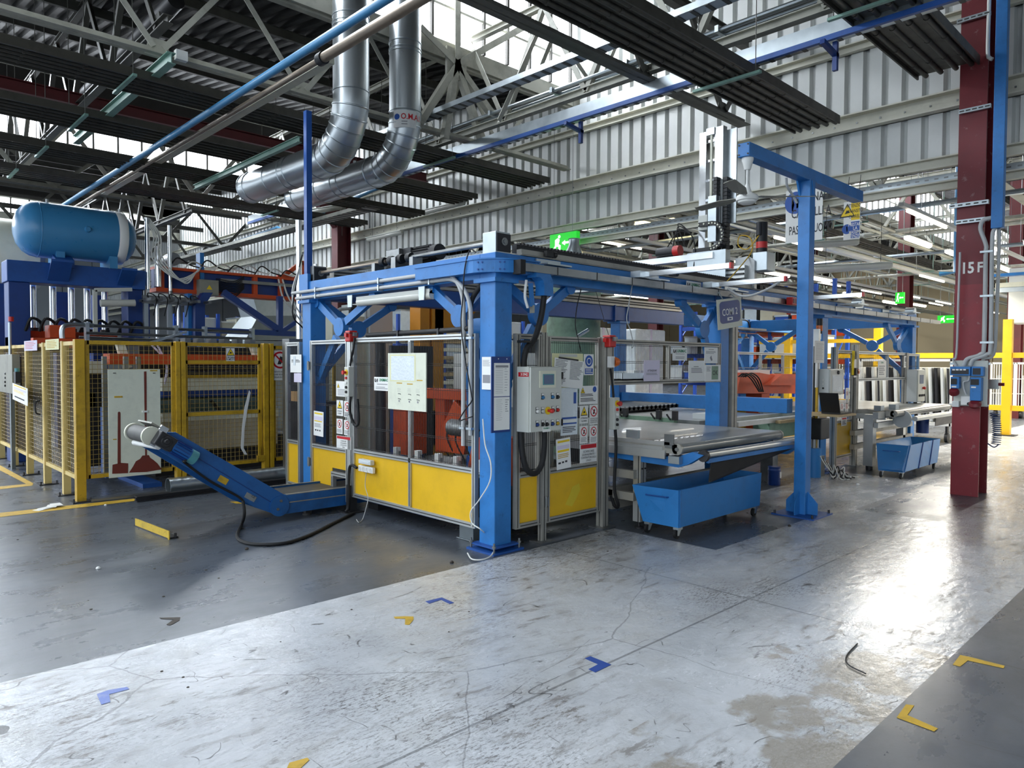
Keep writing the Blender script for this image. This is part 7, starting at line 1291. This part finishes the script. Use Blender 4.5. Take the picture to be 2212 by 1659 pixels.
# pallet racks with their loads
def pallet_rack(label, O, U, n, bay, levels, ht, mt='rack_blue', bm='orange', dep=1.0):
    t = thing('pallet_rack', label, 'rack'); O = V(O); U = V(U).normalized(); D = V((-U.y, U.x, 0))*dep
    for i in range(n+1):
        for s_ in (0, 1): part('upright', MB().bar(O+U*bay*i+D*s_, O+U*bay*i+D*s_+ZUP*ht, .10, .10, up=U), M[mt], t)
        for j in range(3): part('brace', MB().bar(O+U*bay*i+ZUP*(.4+ht*.3*j), O+U*bay*i+D+ZUP*(.4+ht*.3*(j+1)-.2), .03, .03), M[mt], t)
    for z in levels:
        for i in range(n):
            for s_ in (0, 1): part('beam', MB().bar(O+U*(bay*i+.05)+D*s_+ZUP*z, O+U*(bay*(i+1)-.05)+D*s_+ZUP*z, .05, .14), M[bm], t)
    return O, U, D
def crates(O, U, D, n, bay, levels, group, lab):
    for z in levels:
        for i in range(n):
            for j in range(2):
                random.seed(int(z*10)+i*7+j); k = random.choice(('cream', 'orange', 'cardboard', 'box_light', 'rack_blue', 'galv')); o = O+U*(bay*i+.15+j*bay*.48); h = .35+.35*random.random(); w_ = bay*.40
                t = thing('crate', '%s %s, %s slot along, %s shelf' % ({'cream': 'cream', 'orange': 'orange', 'cardboard': 'brown', 'box_light': 'white', 'rack_blue': 'blue', 'galv': 'grey metal'}[k], lab, NW[i*2+j], NW[levels.index(z)]), 'crate', group); c = o+U*w_/2+D*.5+ZUP*(z+.07+h/2); part('box', MB().obox(c, U*w_, D*.9, ZUP*h), M[k], t); part('rim', MB().obox(c+ZUP*(h/2), U*(w_+.04), D*.94, ZUP*.05), M['galv' if k != 'galv' else 'steel'], t)
p = P(1600, 800, X=17); q_ = P(1800, 800, X=17); O, U, D = pallet_rack('blue pallet rack with orange beams behind the second station', (17, p.y, 0), (0, -1, 0), 3, (p.y-q_.y)/3, (.8, 1.7, 2.55, 3.2), 4.1); crates(O, U, D*-1, 3, (p.y-q_.y)/3, (.8, 1.7, 2.55), 'crates in the blue pallet rack', 'crate in the rack behind the second station')
p = P(1470, 800, X=19); O, U, D = pallet_rack('farther blue pallet rack seen below the rear beam', (19, p.y, 0), (0, -1, 0), 3, 1.3, (.9, 1.9, 2.9), 3.6, bm='rack_blue'); crates(O, U, D*-1, 3, 1.3, (.9, 1.9), 'crates in the farther rack', 'crate in the rack below the rear beam')
a, b = P(400, 700, Y=21), P(660, 700, Y=21); O, U, D = pallet_rack('long rack with dark blue beams far behind the support frame', (a.x, 21, 0), (1, 0, 0), 4, (b.x-a.x)/4, (.8, 1.7, 2.45), 3.3, bm='rack_blue'); crates(O, U, D, 4, (b.x-a.x)/4, (.8, 1.7, 2.45), 'crates in the long rack', 'crate in the long far left rack')
a, b = P(860, 700, Y=15), P(1130, 700, Y=15); O, U, D = pallet_rack('rack of pale sheet stacks behind the amber press', (a.x, 15, 0), (1, 0, 0), 3, (b.x-a.x)/3, (.8, 1.7, 2.6), 3.2, bm='truss'); crates(O, U, D, 3, (b.x-a.x)/3, (1.7, 2.6), 'crates behind the amber press', 'crate in the rack behind the amber press')
for k in range(7): part('sheet_stack', MB().box((a.x, 14.6, .6+.28*k), (a.x+(b.x-a.x)*(.55+.06*(k % 3)), 15.6, .72+.28*k)), M['cream' if k % 2 else 'wood'], thing('sheet_stack', 'pale stack of flat sheets behind the white cabinet, layer %s from the floor' % ('one', 'two', 'three', 'four', 'five', 'six', 'seven')[k], 'stack'))
# yellow barrier posts and rails
XB = 15.6; t = thing('yellow_barrier', 'long yellow barrier of posts and rails beyond the second station', 'barrier')
for px in (1702, 1896, 2176): p = P(px, 800, X=XB); part('post', MB().box((XB-.08, p.y-.09, 0), (XB+.08, p.y+.09, P(px, 690, X=XB).z)), M['yellow'], t); part('foot_plate', MB().box((XB-.2, p.y-.2, 0), (XB+.2, p.y+.2, .02)), M['dark_steel'], t)
a, b = P(1640, 800, X=XB).y, P(2260, 800, X=XB).y
for py in (874, 768): z = P(2000, py, X=XB).z; part('rail', MB().box((XB-.04, b, z-.06), (XB+.04, a, z+.06)), M['yellow'], t)
z = P(1850, 736, X=XB).z; part('top_rail', MB().box((XB-.04, P(1900, 736, X=XB).y, z-.05), (XB+.04, a, z+.05)), M['yellow'], t)
# door panels stacked upright on a trolley
t = thing('panel_trolley', 'white steel trolley carrying upright door panels beside the red column', 'trolley'); pA, pB = P(1868, 800, X=13), P(2065, 800, X=13)
part('deck', MB().box((12.7, pB.y, .35), (14.0, pA.y, .42)), M['white'], t); part('post', MB().box((12.7, pA.y-.03, .35), (12.76, pA.y+.03, 1.75)), M['white'], t); part('post', MB().box((12.7, pB.y-.03, .35), (12.76, pB.y+.03, 1.75)), M['white'], t); part('top_bar', MB().box((12.7, pB.y, 1.70), (12.75, pA.y, 1.75)), M['white'], t)
for y in (pB.y+.1, pA.y-.1): part('caster', MB().lathe([(0, -.03), (.1, -.03), (.1, .03), (0, .03)], (12.85, y, .10), (0, 1, 0), 14).box((12.8, y-.02, .15), (12.9, y+.02, .35)), M['dark_steel'], t)
n_ = 16
for i in range(n_):
    y = pA.y+(pB.y-pA.y)*(i+.5)/n_; k = ('white', 'dark_steel', 'white', 'box_grey')[i % 4]; t = thing('door_panel', '%s door panel standing in the trolley by the red column' % ('white' if k == 'white' else 'dark edged' if k == 'dark_steel' else 'grey'), 'panel', '%s door panels' % k.replace('_', ' ')); part('leaf', MB().obox((13.3, y, 1.0), (1.1, 0, 0), (0, abs(pB.y-pA.y)/n_*.55, 0), V((0, .05, 1.14))), M[k], t); part('edge_band', MB().obox((12.74, y, 1.0), (.012, 0, 0), (0, abs(pB.y-pA.y)/n_*.35, 0), V((0, .05, 1.10))), M['box_light' if k == 'white' else 'dark_steel'], t)
for k, (px0, px1, lab) in enumerate(((2142, 2192, 'white wire cage trolley right of the red column'), (2196, 2250, 'white wire cage trolley cut by the right picture edge'), (1800, 1862, 'white wire cage trolley behind the second station'))):
    a, b = P(px0, 800, X=22), P(px1, 800, X=22); t = thing('cage_trolley', lab, 'trolley'); part('frame', MB().box((22, b.y, .25), (23, a.y, .32)).bar((22, a.y, .3), (22, a.y, 1.7), .05).bar((22, b.y, .3), (22, b.y, 1.7), .05).bar((22, b.y, 1.68), (22, a.y, 1.68), .05), M['white'], t); part('bar_grid', MB().grid((22, b.y, .3), (0, a.y-b.y, 0), (0, 0, 1.35), 9, 3, .012), M['white'], t); part('load', MB().box((22.2, b.y+.1, .32), (22.9, a.y-.1, 1.3)), M['box_grey'], t)
    for y in (b.y+.1, a.y-.1): part('caster', MB().lathe([(0, -.04), (.12, -.04), (.12, .04), (0, .04)], (22.15, y, .12), (0, 1, 0), 14), M['dark_steel'], t)
t = thing('stair_rail', 'yellow stair and landing rail in front of the beige far wall', 'railing'); z1 = 2.0
for i in range(10): y = -3.0-.8*i; part('baluster', MB().cyl((40, y, .9 if i < 6 else .3), (40, y, 1.9 if i < 6 else 1.2), .05, 6), M['yellow'], t)
part('handrail', MB().cyl((40, -3, 1.9), (40, -7.2, 1.9), .05, 6).cyl((40, -7.2, 1.9), (40, -10.4, .9), .05, 6), M['yellow'], t)
# ================================================================== marks and litter on the floor
def mark(label, pts, mt, name='floor_tape'): return solo(name, MB().prism([P(x, y, Z=.0012) for x, y in pts], (0, 0, .0012)), M[mt], label, 'floor mark')
f2 = lambda x, y: (740+x*.3345, 1104+y*.3345)
mark('crisp blue tape angle on the light aisle below the corner column', [f2(*p) for p in ((535, 583), (640, 558), (720, 592), (692, 600), (636, 572), (560, 598))], 'tape_blue')
mark('crisp blue tape arrow pointing right on the light aisle', [f2(*p) for p in ((1600, 938), (1735, 992), (1632, 1042), (1588, 1022), (1650, 990), (1565, 952))], 'tape_blue')
mark('worn yellow tape angle on the light aisle left of the blue angle', [f2(*p) for p in ((330, 683), (400, 680), (458, 682), (458, 702), (430, 735), (402, 733), (405, 695), (340, 695))], 'tape_yellow')
f1 = lambda x, y: (x*.3345, 1050+y*.3345)
mark('faded blue tape angle at the lower left of the aisle', [f1(*p) for p in ((625, 1345), (700, 1318), (820, 1298), (835, 1312), (705, 1345), (712, 1395), (655, 1412))], 'tape_worn')
f3 = lambda x, y: (1472+x*.3345, 900+y*.3345)
mark('yellow tape angle on the dark floor at the right', [f3(*p) for p in ((1800, 1540), (1860, 1552), (2088, 1610), (2080, 1625), (1850, 1575), (1800, 1615), (1752, 1602))], 'tape_yellow')
mark('lower yellow tape angle on the dark floor near the right corner', [(1957, 1522), (1975, 1524), (1960, 1545), (2026, 1574), (2018, 1580), (1937, 1550)], 'tape_yellow')
mark('half worn yellow mark at the bottom edge of the aisle', [(625, 1648), (664, 1637), (668, 1642), (650, 1659), (620, 1659)], 'tape_yellow')
mark('dark scraped angle on the grey floor at the left', [f1(*p) for p in ((1030, 850), (1165, 848), (1160, 868), (1100, 900), (1075, 895), (1120, 862), (1040, 858))], 'debris')
mark('yellow line along the fence foot on the grey floor', [(0, 1108), (290, 1077), (292, 1082), (0, 1117)], 'tape_yellow', 'floor_line')
mark('yellow line running back along the left fence side', [(0, 1005), (72, 1044), (58, 1046), (0, 1016)], 'tape_yellow', 'floor_line')
mark('short yellow cross line left of the fence posts', [(0, 1051), (72, 1044), (70, 1049), (0, 1057)], 'tape_yellow', 'floor_line')
mark('small yellow tape remnant below the belt conveyor', [(497, 1084), (530, 1083), (530, 1087), (512, 1088)], 'tape_yellow')
solo('wire_scrap', MB(True).tube(spline([P(x, y, Z=.006) for x, y in ((1852, 1390), (1830, 1415), (1832, 1435), (1870, 1455))]), .004, 5), M['rubber'], 'bent piece of dark wire on the glossy aisle', 'wire')
for i, (x, y, s_, lab) in enumerate(((976, 1216, .03, 'small black plug lying near the corner column base'), (1120, 1272, .0, ''), (533, 1187, .03, 'brown crumb of debris below the cable loop'), (212, 1229, .03, 'white crumb on the floor joint at the left'), (228, 1092, .025, 'white stub beside the yellow line'), (1915, 1038, .03, 'white scrap on the floor near the far skip'), (1853, 1048, .04, 'flat white scrap in the aisle near the red column'), (1705, 1137, .03, 'dark chip by the fan post foot'))):
    if not s_: continue
    p = P(x, y, Z=0); b = MB(); random.seed(i); b.lathe([(s_*.5, 0), (s_*.62, s_*.25), (s_*.3, s_*.6), (0, s_*.62)], p, (0, 0, 1), 7); solo('debris_crumb', b, M['white' if 'white' in lab else 'debris'], lab, 'litter')
dl = MB()
for i in range(90):
    random.seed(500+i); p = V((-3+7*random.random(), -1.2+5*random.random(), 0)); r_ = .004+.008*random.random(); dl.lathe([(r_, 0), (r_*.8, r_*.4), (0, r_*.5)], p, (0, 0, 1), 5)
solo('floor_dirt', dl, M['debris'], 'scattered dark crumbs of dirt on the floor around the machine', 'dirt', kind='stuff')
t = solo('light_tube', MB(True).cyl(P(1796, 1022, Z=.02), P(1838, 1030, Z=.02), .014, 10), M['white'], 'white plastic tube lying on the floor by the second station post', 'tube')
for _r in list(ROOTS): settle(_r)
